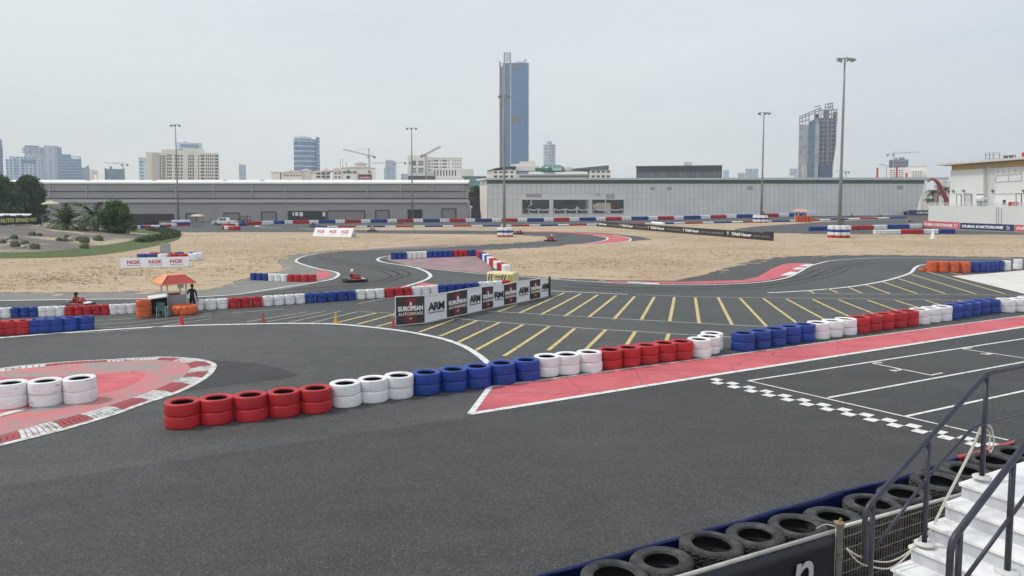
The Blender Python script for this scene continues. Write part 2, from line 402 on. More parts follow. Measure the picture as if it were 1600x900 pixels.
# dark resurfaced patch by the kerb, darker racing lane past the pits
sheet('asphalt_patch', [(318, 563), (400, 568), (440, 577), (468, 588), (430, 594), (360, 602), (285, 613), (318, 597), (338, 578)], 0.026, patch)
sheet('pink_strip', [(734, 648.5), (766, 605), (1100, 561), (1600, 494), (2100, 427), (2100, 438), (1600, 511), (1100, 588.5)], 0.026, redpaint)
sheet('kerb_island', [(-120, 590), (0, 576), (100, 566.5), (175, 563), (250, 559.5), (300, 562), (330, 567), (336, 574), (326, 588), (304, 602), (274, 616), (220, 633), (175, 649), (100, 672), (0, 697), (-120, 727)], 0.026, worn, curve=True)
sheet('red_tongue', [(-100, 600), (60, 590), (150, 587), (190, 582), (212, 580), (226, 585), (222, 592), (205, 602), (180, 611), (120, 622), (40, 640), (-100, 668)], 0.031, redpaint, curve=True)
sheet('pink_chicane', [(940, 441.2), (960, 440.3), (1056, 441), (1160, 438.3), (1184, 433), (1206, 420.5), (1223, 413.4), (1236, 411.6), (1270, 412), (1262, 416), (1246, 424.5), (1226, 432.5), (1200, 438.6), (1160, 442.2), (1100, 444.4), (1040, 443.6), (960, 442)], 0.036, redpaint)
sheet('pink_hairpin', [(820, 361.6), (875, 362.3), (920, 364.2), (957, 367.3), (980, 371.5), (985, 374.2), (980, 377.3), (950, 380.4), (905, 383.4), (880, 384.3), (884, 383), (920, 380.4), (942, 376.7), (949, 373.8), (947, 371.4), (927, 367.5), (875, 363.6), (820, 362.8)], 0.038, redpaint, curve=True)
sheet('faded_pink', [(550, 391.2), (600, 387.6), (660, 383.8), (720, 380.7), (765, 381.3), (700, 385), (640, 387.8)], 0.036, mauve, 0.3)
sheet('pink_curve', [(495, 424), (508, 423), (518, 429), (516, 433), (498, 438)], 0.034, redpaint)
sheet('faded_island', [(603, 406), (610, 400), (622, 403), (700, 400), (745, 399.5), (756, 407), (768, 417), (766, 428), (700, 422), (640, 415.5)], 0.028, mauve, curve=False)
sheet('pink_wedge', [(655, 443.5), (660, 441.8), (700, 447), (720, 452), (640, 452)], 0.03, redpaint)
sheet('concrete_apron', [(1487, 432), (1540, 428.5), (1600, 423), (1900, 405), (1900, 520), (1600, 460), (1540, 445)], 0.05, mat('concrete', (0.62, 0.59, 0.55), 0.9, 0.08, 0.4, dirt=(0.6, 0.5, (0.42, 0.39, 0.36), 0.3, 0.6)))
sheet('forecourt', [(1446, 358), (1600, 364), (2000, 380), (2000, 366), (1700, 360), (1500, 357.5)], 0.03, runoff_m)

UP_ = Vector((0, 0, 1)); wl = MB(); yl = MB(); fl = MB(); ch = MB()
strip(wl, [(-200, 474), (0, 470.7), (130, 468.7), (240, 467.3), (330, 463.6), (380, 459.5), (440, 450), (492, 442), (518, 437), (528.5, 431), (527, 427), (517, 424), (500, 421), (484, 417), (466, 411), (462.5, 408), (468, 403.5), (484, 399), (510, 395), (540, 392.6), (580, 391), (640, 389), (700, 387.3)], 0.30, 0.044)
strip(wl, [(622, 452), (638, 447), (660, 440), (670, 435), (672.5, 431), (666, 425), (650, 419), (630, 415), (602, 411), (592, 408), (590, 405.5), (596, 402.5), (612, 400)], 0.34, 0.044)
strip(wl, [(650, 418), (700, 423.5), (758, 428.8), (815, 432.8), (880, 438), (960, 442.8), (1030, 445.2), (1100, 445.8), (1160, 443.8), (1200, 440.3), (1230, 434.3), (1248, 426), (1264, 417), (1280, 412), (1300, 408), (1350, 404.4), (1412, 403.4), (1600, 405), (2200, 409)], 0.26, 0.048)
strip(wl, [(1200, 458.2), (1256, 455.2), (1325, 449), (1375, 441), (1400, 434.7), (1422, 427), (1431, 418), (1442, 414.3), (1470, 413)], 0.30, 0.036)
strip(wl, [(-150, 546), (0, 529), (150, 517.5), (275, 510.2), (400, 507), (460, 506.2), (520, 507), (560, 510), (597, 514), (635, 519), (680, 527.5), (710, 536), (735, 547.5), (760, 566), (775, 584)], 0.30, 0.036)
strip(wl, [(855, 454.7), (981, 460.7)], 0.2, 0.036)
strip(fl, [(992, 461), (1120, 465), (1350, 467.5), (1600, 471.5), (1900, 476)], 0.12, 0.036)
strip(fl, [(762, 487), (1120, 507.5), (1215, 512)], 0.12, 0.036)
strip(fl, [(640, 490.5), (720, 499.2), (780, 504.5), (859, 510), (945, 515.8), (1077, 524), (1150, 528)], 0.12, 0.036)
strip(fl, [(1258, 459), (1320, 459.8), (1600, 462), (1900, 465)], 0.12, 0.036)
Z7 = lambda x, y: (720 + x / 4, 380 + y / 4)
Z8 = lambda x, y: (1100 + x / 3.2, 380 + y / 3.2)
Z6 = lambda x, y: (360 + x / 4, 380 + y / 4)
for a, b in [((350, 388), (235, 430)), ((648, 312), (370, 438)), ((750, 318), (500, 450)), ((857, 325), (648, 460)), ((970, 330), (797, 467)), ((1087, 335), (957, 478)), ((1210, 338), (1125, 487)), ((1335, 340), (1305, 495)), ((1465, 343), (1490, 503)),
             ((100, 488), (-130, 585)), ((240, 500), (-20, 625)), ((390, 512), (90, 675)), ((555, 523), (270, 710)), ((712, 537), (545, 675)), ((905, 545), (760, 690)), ((1090, 557), (1020, 665)), ((1300, 565), (1275, 650))]:
    strip(yl, [Z7(*a), Z7(*b)], 0.20, 0.036)
for a, b in [((70, 273), (140, 410)), ((180, 277), (312, 418)), ((297, 279), (475, 410)), ((412, 281), (640, 405)), ((543, 283), (770, 390)), ((672, 285), (900, 375)), ((818, 287), (1040, 365)), ((957, 288), (1180, 358)), ((1110, 289), (1300, 345)), ((1270, 290), (1420, 335)), ((1420, 292), (1560, 330)),
             ((525, 240), (550, 252)), ((620, 230), (670, 250)), ((720, 222), (790, 252)), ((808, 210), (930, 255)), ((893, 195), (1068, 255)), ((970, 178), (1208, 255)), ((1028, 155), (1360, 256)), ((1110, 142), (1510, 257)), ((1225, 148), (1290, 160))]:
    strip(yl, [Z8(*a), Z8(*b)], 0.19, 0.036)
for a, b in [((1400, 478), (1180, 560)), ((1030, 445), (790, 512)), ((910, 440), (680, 497)), ((1040, 490), (915, 525))]:
    strip(yl, [Z6(*a), Z6(*b)], 0.2, 0.036)
for a, b in [((800, 430), (500, 503)), ((690, 428), (360, 500)), ((590, 430), (230, 495)), ((480, 432), (100, 495)), ((1030, 338), (800, 380)), ((800, 430), (1030, 443)), ((340, 415), (0, 440))]:
    strip(ch, [Z6(*a), Z6(*b)], 0.16, 0.036)
for y0, y1 in ((503, 492), (509, 496), (515, 500), (521, 505)):
    strip(ch, [(60, y0 + 2), (200, y0 - 4), (330, y1 - 6)], 0.14, 0.036)
# pit straight: borders of the pink strip, grid lines, grid boxes
strip(wl, [(735, 648), (1100, 589.6), (1600, 511.5), (2100, 438.5)], 0.24, 0.036, curve=False)
strip(wl, [(766, 605.5), (735, 648)], 0.22, 0.0365, curve=False)
strip(fl, [(766, 605.5), (1100, 561), (1600, 494), (2100, 427)], 0.16, 0.034, curve=False)
strip(wl, [(1168.7, 596.3), (1525, 541.5), (2000, 469)], 0.13, 0.0345, curve=False)
strip(wl, [(1168.7, 596), (1575, 689.4)], 0.10, 0.0365, curve=False)
strip(wl, [(1293.7, 622.8), (1600, 566.5), (2000, 493)], 0.13, 0.035, curve=False)
strip(wl, [(1415.6, 652), (1600, 612), (2000, 524)], 0.13, 0.0355, curve=False)
S3 = lambda x, y: (1100 + x / 3.2, 540 + y / 3.2)
for seq in ([(890, 87), (842, 92), (1135, 152), (1192, 140)], [(1340, 14), (1292, 20), (1600, 66), (1700, 81)]):
    for a, b in zip(seq, seq[1:]): strip(wl, [S3(*a), S3(*b)], 0.11, 0.034 + 0.0006 * seq.index(a), curve=False)
# grid numbers painted beside the boxes
u_t = (P(1600, 511.5) - P(1100, 589.6)).normalized(); v_t = Vector((-u_t.y, u_t.x, 0))
for s_, q in (('2', S3(962, 126)), ('3', S3(1415, 44))):
    add_text(wl, s_, P(*q) + Vector((0, 0, 0.034)), v_t * -1, u_t, 0.34, 0.55, Vector((0, 0, 1)), depth=0.003)
A_, B_ = P(1118, 592), P(1592, 703)
su = (B_ - A_).normalized(); sv = Vector((su.y, -su.x, 0))
if sv.x > 0: sv = -sv
ncell = 28; cw = (B_ - A_).length / ncell; cl_ = 0.40
for i in range(ncell):
    r_ = i % 2
    o = A_ + su * (cw * i) + sv * (cl_ * (0 if r_ == 0 else 1) - 0.02)
    wl.add([o + Vector((0, 0, .036)), o + sv * cl_ + Vector((0, 0, .036)), o + sv * cl_ + su * cw + Vector((0, 0, .036)), o + su * cw + Vector((0, 0, .036))], [(0, 1, 2, 3) if sv.cross(su).z > 0 else (3, 2, 1, 0)])
# white kerb stones of the chicane
for q in ([(1226, 431), (1241, 425.5)], [(1244, 421.5), (1252, 418.5)], [(1254, 416.5), (1266, 413.3)], [(1000, 443), (1030, 443.8)], [(980, 441.6), (1008, 442.4)]): strip(wl, q, 0.8, 0.043)
# hairpin edge lines
strip(wl, [(880, 384.5), (905, 383.6), (950, 380.7), (980, 377.6), (985.5, 374.2), (980, 371.3), (957, 367)], 0.35, 0.046)
strip(wl, [(884, 383.2), (920, 380.5), (942, 376.7), (949, 373.8), (947, 371.4), (927, 367.5)], 0.35, 0.046)
for q in ([(734, 365.6), (746, 365.6)], [(758, 365.7), (767, 365.7)], [(790, 381), (802, 380.6)], [(466, 357.4), (500, 358)], [(83, 424.5), (100, 423.8)], [(1440, 349.4), (1392, 350.8)], [(420, 351), (400, 353.3), (410, 355.5), (440, 357)], [(560, 386.7), (500, 390.3)]):
    strip(wl, q, 0.5, 0.046)
tag(wl.build('white_lines', white_line), kind='structure'); tag(yl.build('yellow_hatching', yellow_line), kind='structure')
tag(fl.build('faded_lines', faded_line), kind='structure'); tag(ch.build('chalk_lines', chalk), kind='structure')

# kerb round the left island: rounded blocks in red and white inside a white line
kb = MB(); kerb_white = line_mat('kerb_white', (0.62, 0.61, 0.60), 0.16)
out_px = [(-120, 600), (0, 577.5), (100, 567.5), (175, 563.3), (250, 559.5), (300, 562), (325, 566.5), (334, 573.5), (324, 588), (302, 602), (272, 616), (220, 633), (175, 649.5), (100, 672), (0, 697), (-120, 727)]
inn_px = [(-120, 606), (0, 582), (100, 570.5), (175, 566), (240, 563.3), (275, 565.5), (293, 570), (297, 578), (288, 588), (272, 597), (240, 611), (192, 628), (148, 642), (80, 660), (0, 681), (-120, 709)]
oc = smooth_poly([P(*q) for q in out_px], 10); ic = smooth_poly([P(*q) for q in inn_px], 10)
acc = 0.0; col = 0
for i in range(len(oc) - 1):
    acc += (oc[i + 1] - oc[i]).length
    a, b, c, d = oc[i], oc[i + 1], ic[i + 1], ic[i]
    m1, m2 = lerp(a, d, .5) + Vector((0, 0, .05)), lerp(b, c, .5) + Vector((0, 0, .05))
    z = Vector((0, 0, .03))
    n_sub = max(1, int((b - a).length / 0.45))
    for k in range(n_sub):
        t0, t1 = k / n_sub, (k + 0.82) / n_sub
        qs = [lerp(a, b, t0) + z, lerp(a, b, t1) + z, lerp(m1, m2, t1) + z, lerp(m1, m2, t0) + z, lerp(d, c, t1) + z, lerp(d, c, t0) + z]
        kb.add(qs, [(0, 1, 2, 3), (3, 2, 4, 5)], 0 if (int(acc / (1.15 if oc[i].x > -14.6 else 2.3)) % 2) else 1)
strip(kb, out_px, 0.24, 0.04, 0)
strip(kb, [(-60, 668), (10, 648), (40, 641)], 0.35, 0.045, 0)
tag(kb.build('kerb', [kerb_white, kerb_red]), kind='structure')

# tyre marks: pairs of broken dark bands laid through the bends
skid_m, nts, bs = _nodes('skid_rubber'); gq = N(nts, 'ShaderNodeNewGeometry'); nq = N(nts, 'ShaderNodeTexNoise', Scale=0.9, Detail=7.0, Roughness=0.7); L(nts, gq.outputs['Position'], nq.inputs['Vector'])
L(nts, ramp(nts, nq.outputs[0], [(0.42, (0.046, 0.048, 0.047)), (0.6, (0.062, 0.064, 0.063))]), bs.inputs['Base Color']); bs.inputs['Roughness'].default_value = 0.93; bs.inputs['Specular IOR Level'].default_value = 0.2
sk_ = MB(); zz = 0.0222
for pxs, wd in (([(480, 452), (560, 446), (620, 436), (640, 428), (610, 418), (540, 409), (510, 402)], .3), ([(430, 462), (540, 452), (600, 443), (628, 431), (590, 419), (520, 411)], .26), ([(900, 447), (1040, 452), (1180, 447), (1260, 435), (1300, 421), (1370, 411)], .3), ([(880, 452), (1050, 456), (1200, 450), (1290, 434), (1330, 420)], .24), ([(700, 380), (800, 375), (880, 370), (870, 366), (800, 363)], .4)):
    strip(sk_, pxs, wd, zz); zz += 0.0001
    pts = [P(*q) for q in pxs]; dd = (pts[-1] - pts[0]).normalized(); strip(sk_, None, wd, zz, pts=[p + Vector((-dd.y, dd.x, 0)) * 1.05 for p in pts]); zz += 0.0001
tag(sk_.build('skid_marks', skid_m), kind='structure')

# sand blown over the edge of the tarmac
sp_ = MB(); rs = random.Random(5)
for line in (EDGE_L[:16], EDGE_L[16:24], [(756, 396), (772, 407), (790, 419), (800, 426), (815, 430.5), (860, 434.5), (960, 438.5)], [(1100, 430), (1140, 416), (1180, 406.5), (1220, 401.5), (1285, 399.5), (1400, 399), (1600, 402.5)], [(742, 392.5), (830, 388.2), (950, 380.8), (1020, 374.5)], [(1146, 361.5), (1270, 366.2), (1600, 367.2)]):
    pl = [P(*q) for q in line]
    for a, b in zip(pl, pl[1:]):
        for k in range(int(min(90, (b - a).length * 1.6))):
            c = lerp(a, b, rs.random()) + Vector((rs.gauss(0, .55), rs.gauss(0, .9), 0)); s = rs.uniform(.05, .42) * (1 + c.y / 120); nv = 7; ph = rs.random() * 6
            sp_.add([(c.x + s * rs.uniform(.6, 1.5) * math.cos(ph + 6.283 * j / nv), c.y + s * rs.uniform(.5, 1.2) * math.sin(ph + 6.283 * j / nv), 0.0335 + len(sp_.f) * 1e-6) for j in range(nv)], [tuple(range(nv))])
tag(sp_.build('sand_spill', sand), kind='structure')
# dry tufts on the infield
tf = MB(); rs = random.Random(9); zones = [[(-200, 450), (0, 455), (300, 452), (436, 415), (600, 386), (840, 374), (500, 366), (300, 366), (290, 385), (200, 400), (0, 410), (-200, 415)], [(800, 424), (900, 434), (1040, 437), (1150, 410), (1280, 397), (1600, 399), (1600, 369), (1270, 368), (1100, 372), (900, 388), (780, 394)], [(480, 357), (820, 356), (1100, 354), (1120, 362), (1000, 366), (830, 360), (520, 359)]]
def inside(x, y, poly):
    r_ = False
    for (x0, y0), (x1, y1) in zip(poly, poly[1:] + poly[:1]):
        if (y0 > y) != (y1 > y) and x < (x1 - x0) * (y - y0) / (y1 - y0) + x0: r_ = not r_
    return r_
nt_ = 0
while nt_ < 7500:
    zq = zones[(0, 0, 0, 1, 1, 1, 2)[rs.randrange(7)]]; x, y = rs.uniform(-200, 1600), rs.uniform(356, 456)
    if not inside(x, y, zq): continue
    c = P(x, y)
    if noise.noise(c * .09) + .5 * noise.noise(c * .4) < rs.uniform(-.6, .6): continue
    nt_ += 1; s = rs.uniform(.06, .22)
    for _ in range(3):
        a = rs.uniform(0, 6.283); o = c + Vector((rs.gauss(0, .12), rs.gauss(0, .12), .03)); dv = Vector((math.cos(a), math.sin(a), 0)) * s
        tf.add([o - dv * .35, o + dv * .35, o + dv * rs.uniform(-.8, .8) + UP_ * s * rs.uniform(.25, .6)], [(0, 1, 2)])
tag(tf.build('dry_grass', leaf_mat('straw', (.27, .21, .115), (.46, .37, .22))), kind='stuff')

# ------------------------------------------------------------------ planted mound at the left
MB_PX = [(-260, 411), (-120, 408), (0, 404.5), (60, 403.5), (130, 401), (180, 395.5), (230, 387.5), (262, 380), (280, 373.5), (279, 368), (262, 363), (245, 360), (225, 358.5), (130, 355.5), (0, 353), (-200, 352), (-420, 360), (-520, 380), (-420, 400)]
mound_edge = smooth_poly([P(*q) for q in MB_PX], 5, True)
mc = Vector((-118, 128, 0))
def mprof(t): return 0.06 + 2.9 * min(1, t / 0.5) ** 1.2 * (1 - 0.25 * max(0, t - 0.5))
def mound_h(p):
    """height of the mound under p"""
    best = 0.0; ang = math.atan2(p.y - mc.y, p.x - mc.x); n = len(mound_edge)
    for i in range(n):
        a, b = mound_edge[i] - mc, mound_edge[(i + 1) % n] - mc
        q = Vector((p.x - mc.x, p.y - mc.y, 0)); den = a.x * b.y - a.y * b.x
        s = (q.x * b.y - q.y * b.x) / den; t = (a.x * q.y - a.y * q.x) / den
        if s >= 0 and t >= 0: return mprof(max(0, 1 - s - t)) if s + t < 1 else 0.0
    return best
def PM(px, py):
    z = 0.0
    for _ in range(12): z = 0.5 * z + 0.5 * mound_h(P(px, py, z))
    p = P(px, py, z); p.z = z - 0.05; return p
hm = MB(); NR = 22; n = len(mound_edge); vs = []
ts = [0, .02, .04, .07, .10, .14, .18, .22, .27, .32, .38, .44, .5, .56, .62, .68, .74, .8, .86, .92, .97, 1.0]
for t in ts:
    for e in mound_edge:
        p = lerp(e, mc, t); wob = 0.22 * noise.noise(p * 0.15) if 0.12 < t < 1 else 0
        vs.append((p.x, p.y, mprof(t) + wob))
fs = []; mi = []
for j in range(NR - 1):
    for i in range(n):
        fs.append((j * n + i, j * n + (i + 1) % n, (j + 1) * n + (i + 1) % n, (j + 1) * n + i))
        hm_near = mound_edge[i].y
        mi.append(1 if ts[j] < (.10 if vs[i][1] < 150 else .2) else 0)
hm.v = [Vector(v) for v in vs]
hm.f = fs; hm.mi = mi
tag(hm.build('mound', [dirt, grass_m], smooth=True), kind='structure')
# ------------------------------------------------------------------ tyres
ORD = ['first', 'second', 'third', 'fourth', 'fifth', 'sixth', 'seventh', 'eighth', 'ninth', 'tenth', 'eleventh', 'twelfth']
tyre_paint = {
    'red': mat('red_tyre_paint', (0.47, 0.015, 0.022), 0.55, 0.14, 2.5, dirt=(3.0, 0.60, (0.26, 0.025, 0.03), 0.2, 0.7), rnd=0.14),
    'blue': mat('blue_tyre_paint', (0.011, 0.048, 0.29), 0.5, 0.16, 2.5, dirt=(3.0, 0.60, (0.012, 0.026, 0.13), 0.2, 0.7), rnd=0.2),
    'white': mat('white_tyre_paint', (0.80, 0.79, 0.80), 0.6, 0.05, 2.0, dirt=(2.6, 0.60, (0.42, 0.40, 0.40), 0.14, 0.85), rnd=0.1),
    'scuffed white': mat('scuffed_white_paint', (0.79, 0.78, 0.79), 0.6, 0.06, 2.0, rnd=0.08),
    'orange': mat('orange_tyre_paint', (0.62, 0.115, 0.035), 0.6, 0.16, 2.5, dirt=(3.0, 0.55, (0.28, 0.06, 0.03), 0.2, 0.7), rnd=0.15),
}
# scuffed white: dark rubber streaks dragged round the tread where karts have hit it
def scuff(m, lo=.605, amt=.9, dark=(0.06, 0.055, 0.055)):
    nt = m.node_tree; b = nt.nodes['Principled BSDF']; src = b.inputs['Base Color'].links[0].from_socket
    tc = N(nt, 'ShaderNodeTexCoord'); oi = N(nt, 'ShaderNodeObjectInfo')
    mp = N(nt, 'ShaderNodeMapping'); mp.inputs['Scale'].default_value = (2.0, 2.0, 15.0)
    L(nt, tc.outputs['Object'], mp.inputs[0])
    cc = N(nt, 'ShaderNodeCombineXYZ'); L(nt, mathn(nt, 'MULTIPLY', oi.outputs['Random'], 60.0), cc.inputs[0]); L(nt, cc.outputs[0], mp.inputs['Location'])
    n = N(nt, 'ShaderNodeTexNoise', Scale=1.0, Detail=7.0, Roughness=0.62); L(nt, mp.outputs[0], n.inputs['Vector'])
    L(nt, mixc(nt, ramp(nt, n.outputs[0], [(lo, 0.0), (lo + .10, amt)]), src, dark), b.inputs['Base Color'])
scuff(tyre_paint['scuffed white'])
for c_, lo_, am_, dk_ in (('red', .60, .55, (.13, .018, .02)), ('blue', .60, .5, (.010, .016, .06)), ('white', .66, .6, (.30, .29, .28)), ('orange', .58, .6, (.2, .05, .025))): scuff(tyre_paint[c_], lo_, am_, dk_)
hole_black = mat('tyre_inside', (0.012, 0.012, 0.013), 0.9, 0.1)

def painted_tyre(w, seg, hole=0.64, name='tyre'):
    """unit diameter, width w, lying on its sidewall, base at z=0; profile with shoulders, shallow grooves, bead and hollow inside"""
    r = 0.5; hr = r * hole
    prof = [(hr, w * .14), (hr * 1.02, w * .06), (r * .76, w * .010), (r * .90, 0.0), (r * .965, w * .015), (r * .990, w * .06), (r, w * .14),
            (r * 1.003, w * .5), (r, w * .86), (r * .990, w * .94), (r * .965, w * .985), (r * .90, w), (r * .76, w * .99), (hr * 1.02, w * .94), (hr, w * .86)]
    mb = MB(); mb.lathe(prof, seg)
    inner = [(hr, w * .84), (hr * 1.06, w * .72), (r * .88, w * .74), (r * .93, w * .5), (r * .88, w * .26), (hr * 1.06, w * .28), (hr, w * .16)]
    mb.lathe(inner, seg, mi=1)
    return mb
TYRE = {}
def tyre_mesh(colour, w, detail):
    key = (colour, round(w, 2), detail)
    if key not in TYRE:
        me = painted_tyre(w, {2: 44, 1: 24, 0: 16}[detail]).mesh('tyre', [tyre_paint[colour], hole_black], True)
        smooth_by_angle(me, 50); TYRE[key] = me
    return TYRE[key]
n_tyres = 0
def tyre(colour, p, D, w, label, group, detail=1, jit=0.022):
    """w = width of one tyre in metres"""
    global n_tyres; n_tyres += 1
    ob = link('tyre', tyre_mesh(colour, w / D, detail)); ob.scale = (D, D, D)
    ob.location = (p.x + rng.uniform(-jit, jit), p.y + rng.uniform(-jit, jit), p.z)
    ob.rotation_euler = (rng.uniform(-.014, .014), rng.uniform(-.014, .014), rng.uniform(0, 6.28))
    return tag(ob, label, 'tyre', group)
def blocks(spec):
    """'R5 W3 B5' -> [(colour, index in block, block ordinal of that colour, block size)]"""
    nm = {'R': 'red', 'W': 'white', 'B': 'blue', 'O': 'orange', 'S': 'scuffed white'}; seen = {}; out = []
    for tok in spec.split():
        c = nm[tok[0]]; k = int(tok[1:]); base = c.split()[-1]
        for i in range(k): out.append((c, i, seen.get(base, 0), k))
        seen[base] = seen.get(base, 0) + 1
    tot = {b: v for b, v in seen.items()}
    return out, tot
def tyre_wall(row, spec, centres, D, w, detail, z0=0.02, side='left', tiers=2):
    bl, tot = blocks(spec)
    assert len(bl) == len(centres), (row, len(bl), len(centres))
    for (c, i, k, size), p in zip(bl, centres):
        base = c.split()[-1]
        for t in range(tiers):
            tier = ('lower' if t == 0 else 'upper') if tiers == 2 else ('lowest', 'middle', 'topmost')[t]
            if tiers == 1: tier = 'single'
            pos = 'lone' if size == 1 else ORD[i]
            which = (ORD[k] + ' ') if tot[base] > 1 else ''
            lab = f"{tier} {c} tyre, {pos} from {side} in {which}{base} block of {row}"
            if size == 1: lab = f"{tier} {c} tyre, lone stack of {which}{base} block of {row}"
            q = Vector((p.x, p.y, z0 + t * w))
            tyre(c, q, D, w, lab, 'tyres of the ' + row, detail)
def front_to_centre(px, py, D):
    p = P(px, py); d = Vector((p.x, p.y, 0)).normalized(); return p + d * D / 2
def along(pxs, n, D):
    """n stack centres evenly spread on the polyline of front base points"""
    pts = [front_to_centre(x, y, D) for x, y in pxs]
    seg = [0.0]
    for a, b in zip(pts, pts[1:]): seg.append(seg[-1] + (b - a).length)
    out = []
    for i in range(n):
        s = seg[-1] * i / (n - 1)
        for k in range(len(pts) - 1):
            if s <= seg[k + 1] + 1e-9:
                out.append(lerp(pts[k], pts[k + 1], (s - seg[k]) / (seg[k + 1] - seg[k]))); break
    print('spacing', pxs[0], n, round(seg[-1] / (n - 1), 3))
    return out

# the long wall in front: each stack surveyed
c1 = [front_to_centre(x, y, 0.98) for x, y in [(287, 672), (340, 665.5), (393, 660), (444.7, 654), (493.6, 648), (540, 638.5), (583, 631.5), (624, 625), (666.7, 619.6), (708, 614), (746, 608.5), (784.5, 603), (823, 597),
                                               (853.8, 590.5), (886, 587), (920.7, 583), (952, 578.5), (981, 574.5), (1010, 570.5), (1037, 566.5), (1064, 563.5), (1092, 559.5), (1107, 554.5), (1112, 549)]]
tyre_wall('nearest wall', 'R5 S1 S2 B5 W3 R5 W3'.replace('S1 S2', 'S3'), c1, 1.05, 0.39, 2)
c2 = along([(1160.6, 550), (1271, 532), (1380, 515.5), (1484, 500), (1522, 493), (1545, 490), (1590, 488), (1640, 479)], 27, 1.0)
tyre_wall('pink strip wall', 'B5 W3 R5 W3 B5 W3 R3', c2, 1.08, 0.41, 2)
c3 = [front_to_centre(x, y, 0.98) for x, y in [(18, 641), (72, 637), (126, 632)]]
tyre_wall('short kerb island wall', 'S2 W1'.replace('S2 W1', 'S3'), c3, 1.04, 0.42, 2)
c4 = [front_to_centre(x, y, 0.72) for x, y in [(2, 525), (18.5, 524), (37, 523), (55.6, 521.6), (71.5, 520.6), (90, 519.6), (111, 518.2), (135, 516.2)]]
tyre_wall('far left short wall', 'R3 B5', c4, 0.84, 0.36, 1)
c5 = along([(-4, 498), (25, 496.8), (110, 494.3), (206, 490.8)], 16, 0.56)
tyre_wall('wall left of hut', 'S2 B3 S3 R5 S3', c5, 0.55, 0.29, 1)
c6 = along([(310, 485.7), (323, 485), (410, 479.3), (516, 471.8), (640, 463), (727, 456.5), (790, 451.5)], 33, 0.6)
tyre_wall('wall right of hut', 'S3 R3 W4 B5 W3 R3 W3 B5 W3 R1'.replace('W4', 'W4'), c6, 0.68, 0.32, 1)
c7 = along([(397, 438.3), (432, 440), (460, 441), (489, 441.2)], 10, 0.56)
tyre_wall('sand bend wall', 'B3 W3 R4', c7, 0.62, 0.31, 1)
def tyre_barrier(label, group, blocks_, D, w, tiers, detail=0, z0=0.02):
    """one bolted run of tyres: a part per colour block; blocks_ = [(colour, [centres])]"""
    c0 = blocks_[len(blocks_) // 2][1][0]
    root = empty('tyre_barrier', (c0.x, c0.y, z0), label, 'tyre barrier', group)
    for c, cs in blocks_:
        mb = MB(); unit = painted_tyre(w / D, 16)
        for p in cs:
            for t in range(tiers):
                mb.add([v * D + Vector((p.x, p.y, z0 + t * w)) for v in unit.v], unit.f, 0)
                k = len(unit.mi); mb.mi[-k:] = unit.mi
        ob = mb.build(c.split()[-1] + '_block', [tyre_paint[c], hole_black], root, True, origin=(cs[0].x, cs[0].y, z0))
        smooth_by_angle(ob.data, 50)
    return root
def split(spec, cs):
    out = []; i = 0; nm = {'R': 'red', 'W': 'white', 'B': 'blue', 'O': 'orange', 'S': 'scuffed white'}
    for tok in spec.split():
        k = int(tok[1:]); out.append((nm[tok[0]], cs[i:i + k])); i += k
    return out
c8 = along([(615, 405.8), (660, 403.5), (700, 402), (742, 400.3)], 17, 0.62)
tyre_barrier('tyre barrier of blue, scuffed white and red blocks across the faded pink bend', 'bolted tyre barriers', split('B3 S4 B5 R3 B2', c8), 0.68, 0.40, 2)
c9 = along([(748, 401.5), (758, 407), (768, 414), (778, 421), (792, 427)], 30, 0.72)
tyre_barrier('short tyre barrier running down beside the sand to the yellow caution block', 'bolted tyre barriers', split('R4 B4 W3 B3 W3 R5 W3 R3 W2', c9), 0.72, 0.38, 2)
c10 = [front_to_centre(x, y, 1.0) for x, y in [(1456, 425.5), (1473.2, 426), (1490, 426.3), (1507, 426.5)]]
tyre_wall('orange apron row', 'O4', c10, 1.0, 0.52, 1)
tyre('orange', front_to_centre(1443, 424.5, 0.8) + Vector((0, 0, .02)), 0.8, 0.36, 'single low orange tyre at the left end of the orange row by the apron', 'tyres of the orange apron row')
c11 = along([(1523, 426), (1534, 425.5), (1543, 425), (1552, 424.3), (1562, 423.8)], 6, 0.9)
tyre_wall('blue apron run', 'B6', c11, 0.72, 0.50, 1)
c12 = along([(1572, 423.5), (1600, 420), (1640, 415)], 5, 0.9)
tyre_wall('white apron run', 'W5', c12, 0.8, 0.5, 1)
# heap behind the white board
hp = P(247, 409.5); hp.z = 0.03
for i, (dx, dy, c, z) in enumerate([(-2.6, 0, 'blue', 0), (-1.4, 0, 'blue', 0), (-0.1, -.1, 'white', 0), (1.1, 0, 'red', 0), (2.2, 0, 'red', 0), (3.1, .4, 'white', 0), (-2.4, 2.6, 'red', 0), (-1.0, 3.0, 'red', 0), (0.4, 3, 'blue', 0), (2.2, 3.0, 'blue', 0), (3.0, 2.2, 'white', 0)]):
    for t in range(1):
        tyre(c, hp + Vector((dx, dy + 1.6, t * .42)), 1.15, .8, f"thick {c} tyre, {ORD[i % 6]} from left in the {'front' if i < 6 else 'back'} row behind left sponsor board", 'tyres heaped behind the white sponsor board', 0)

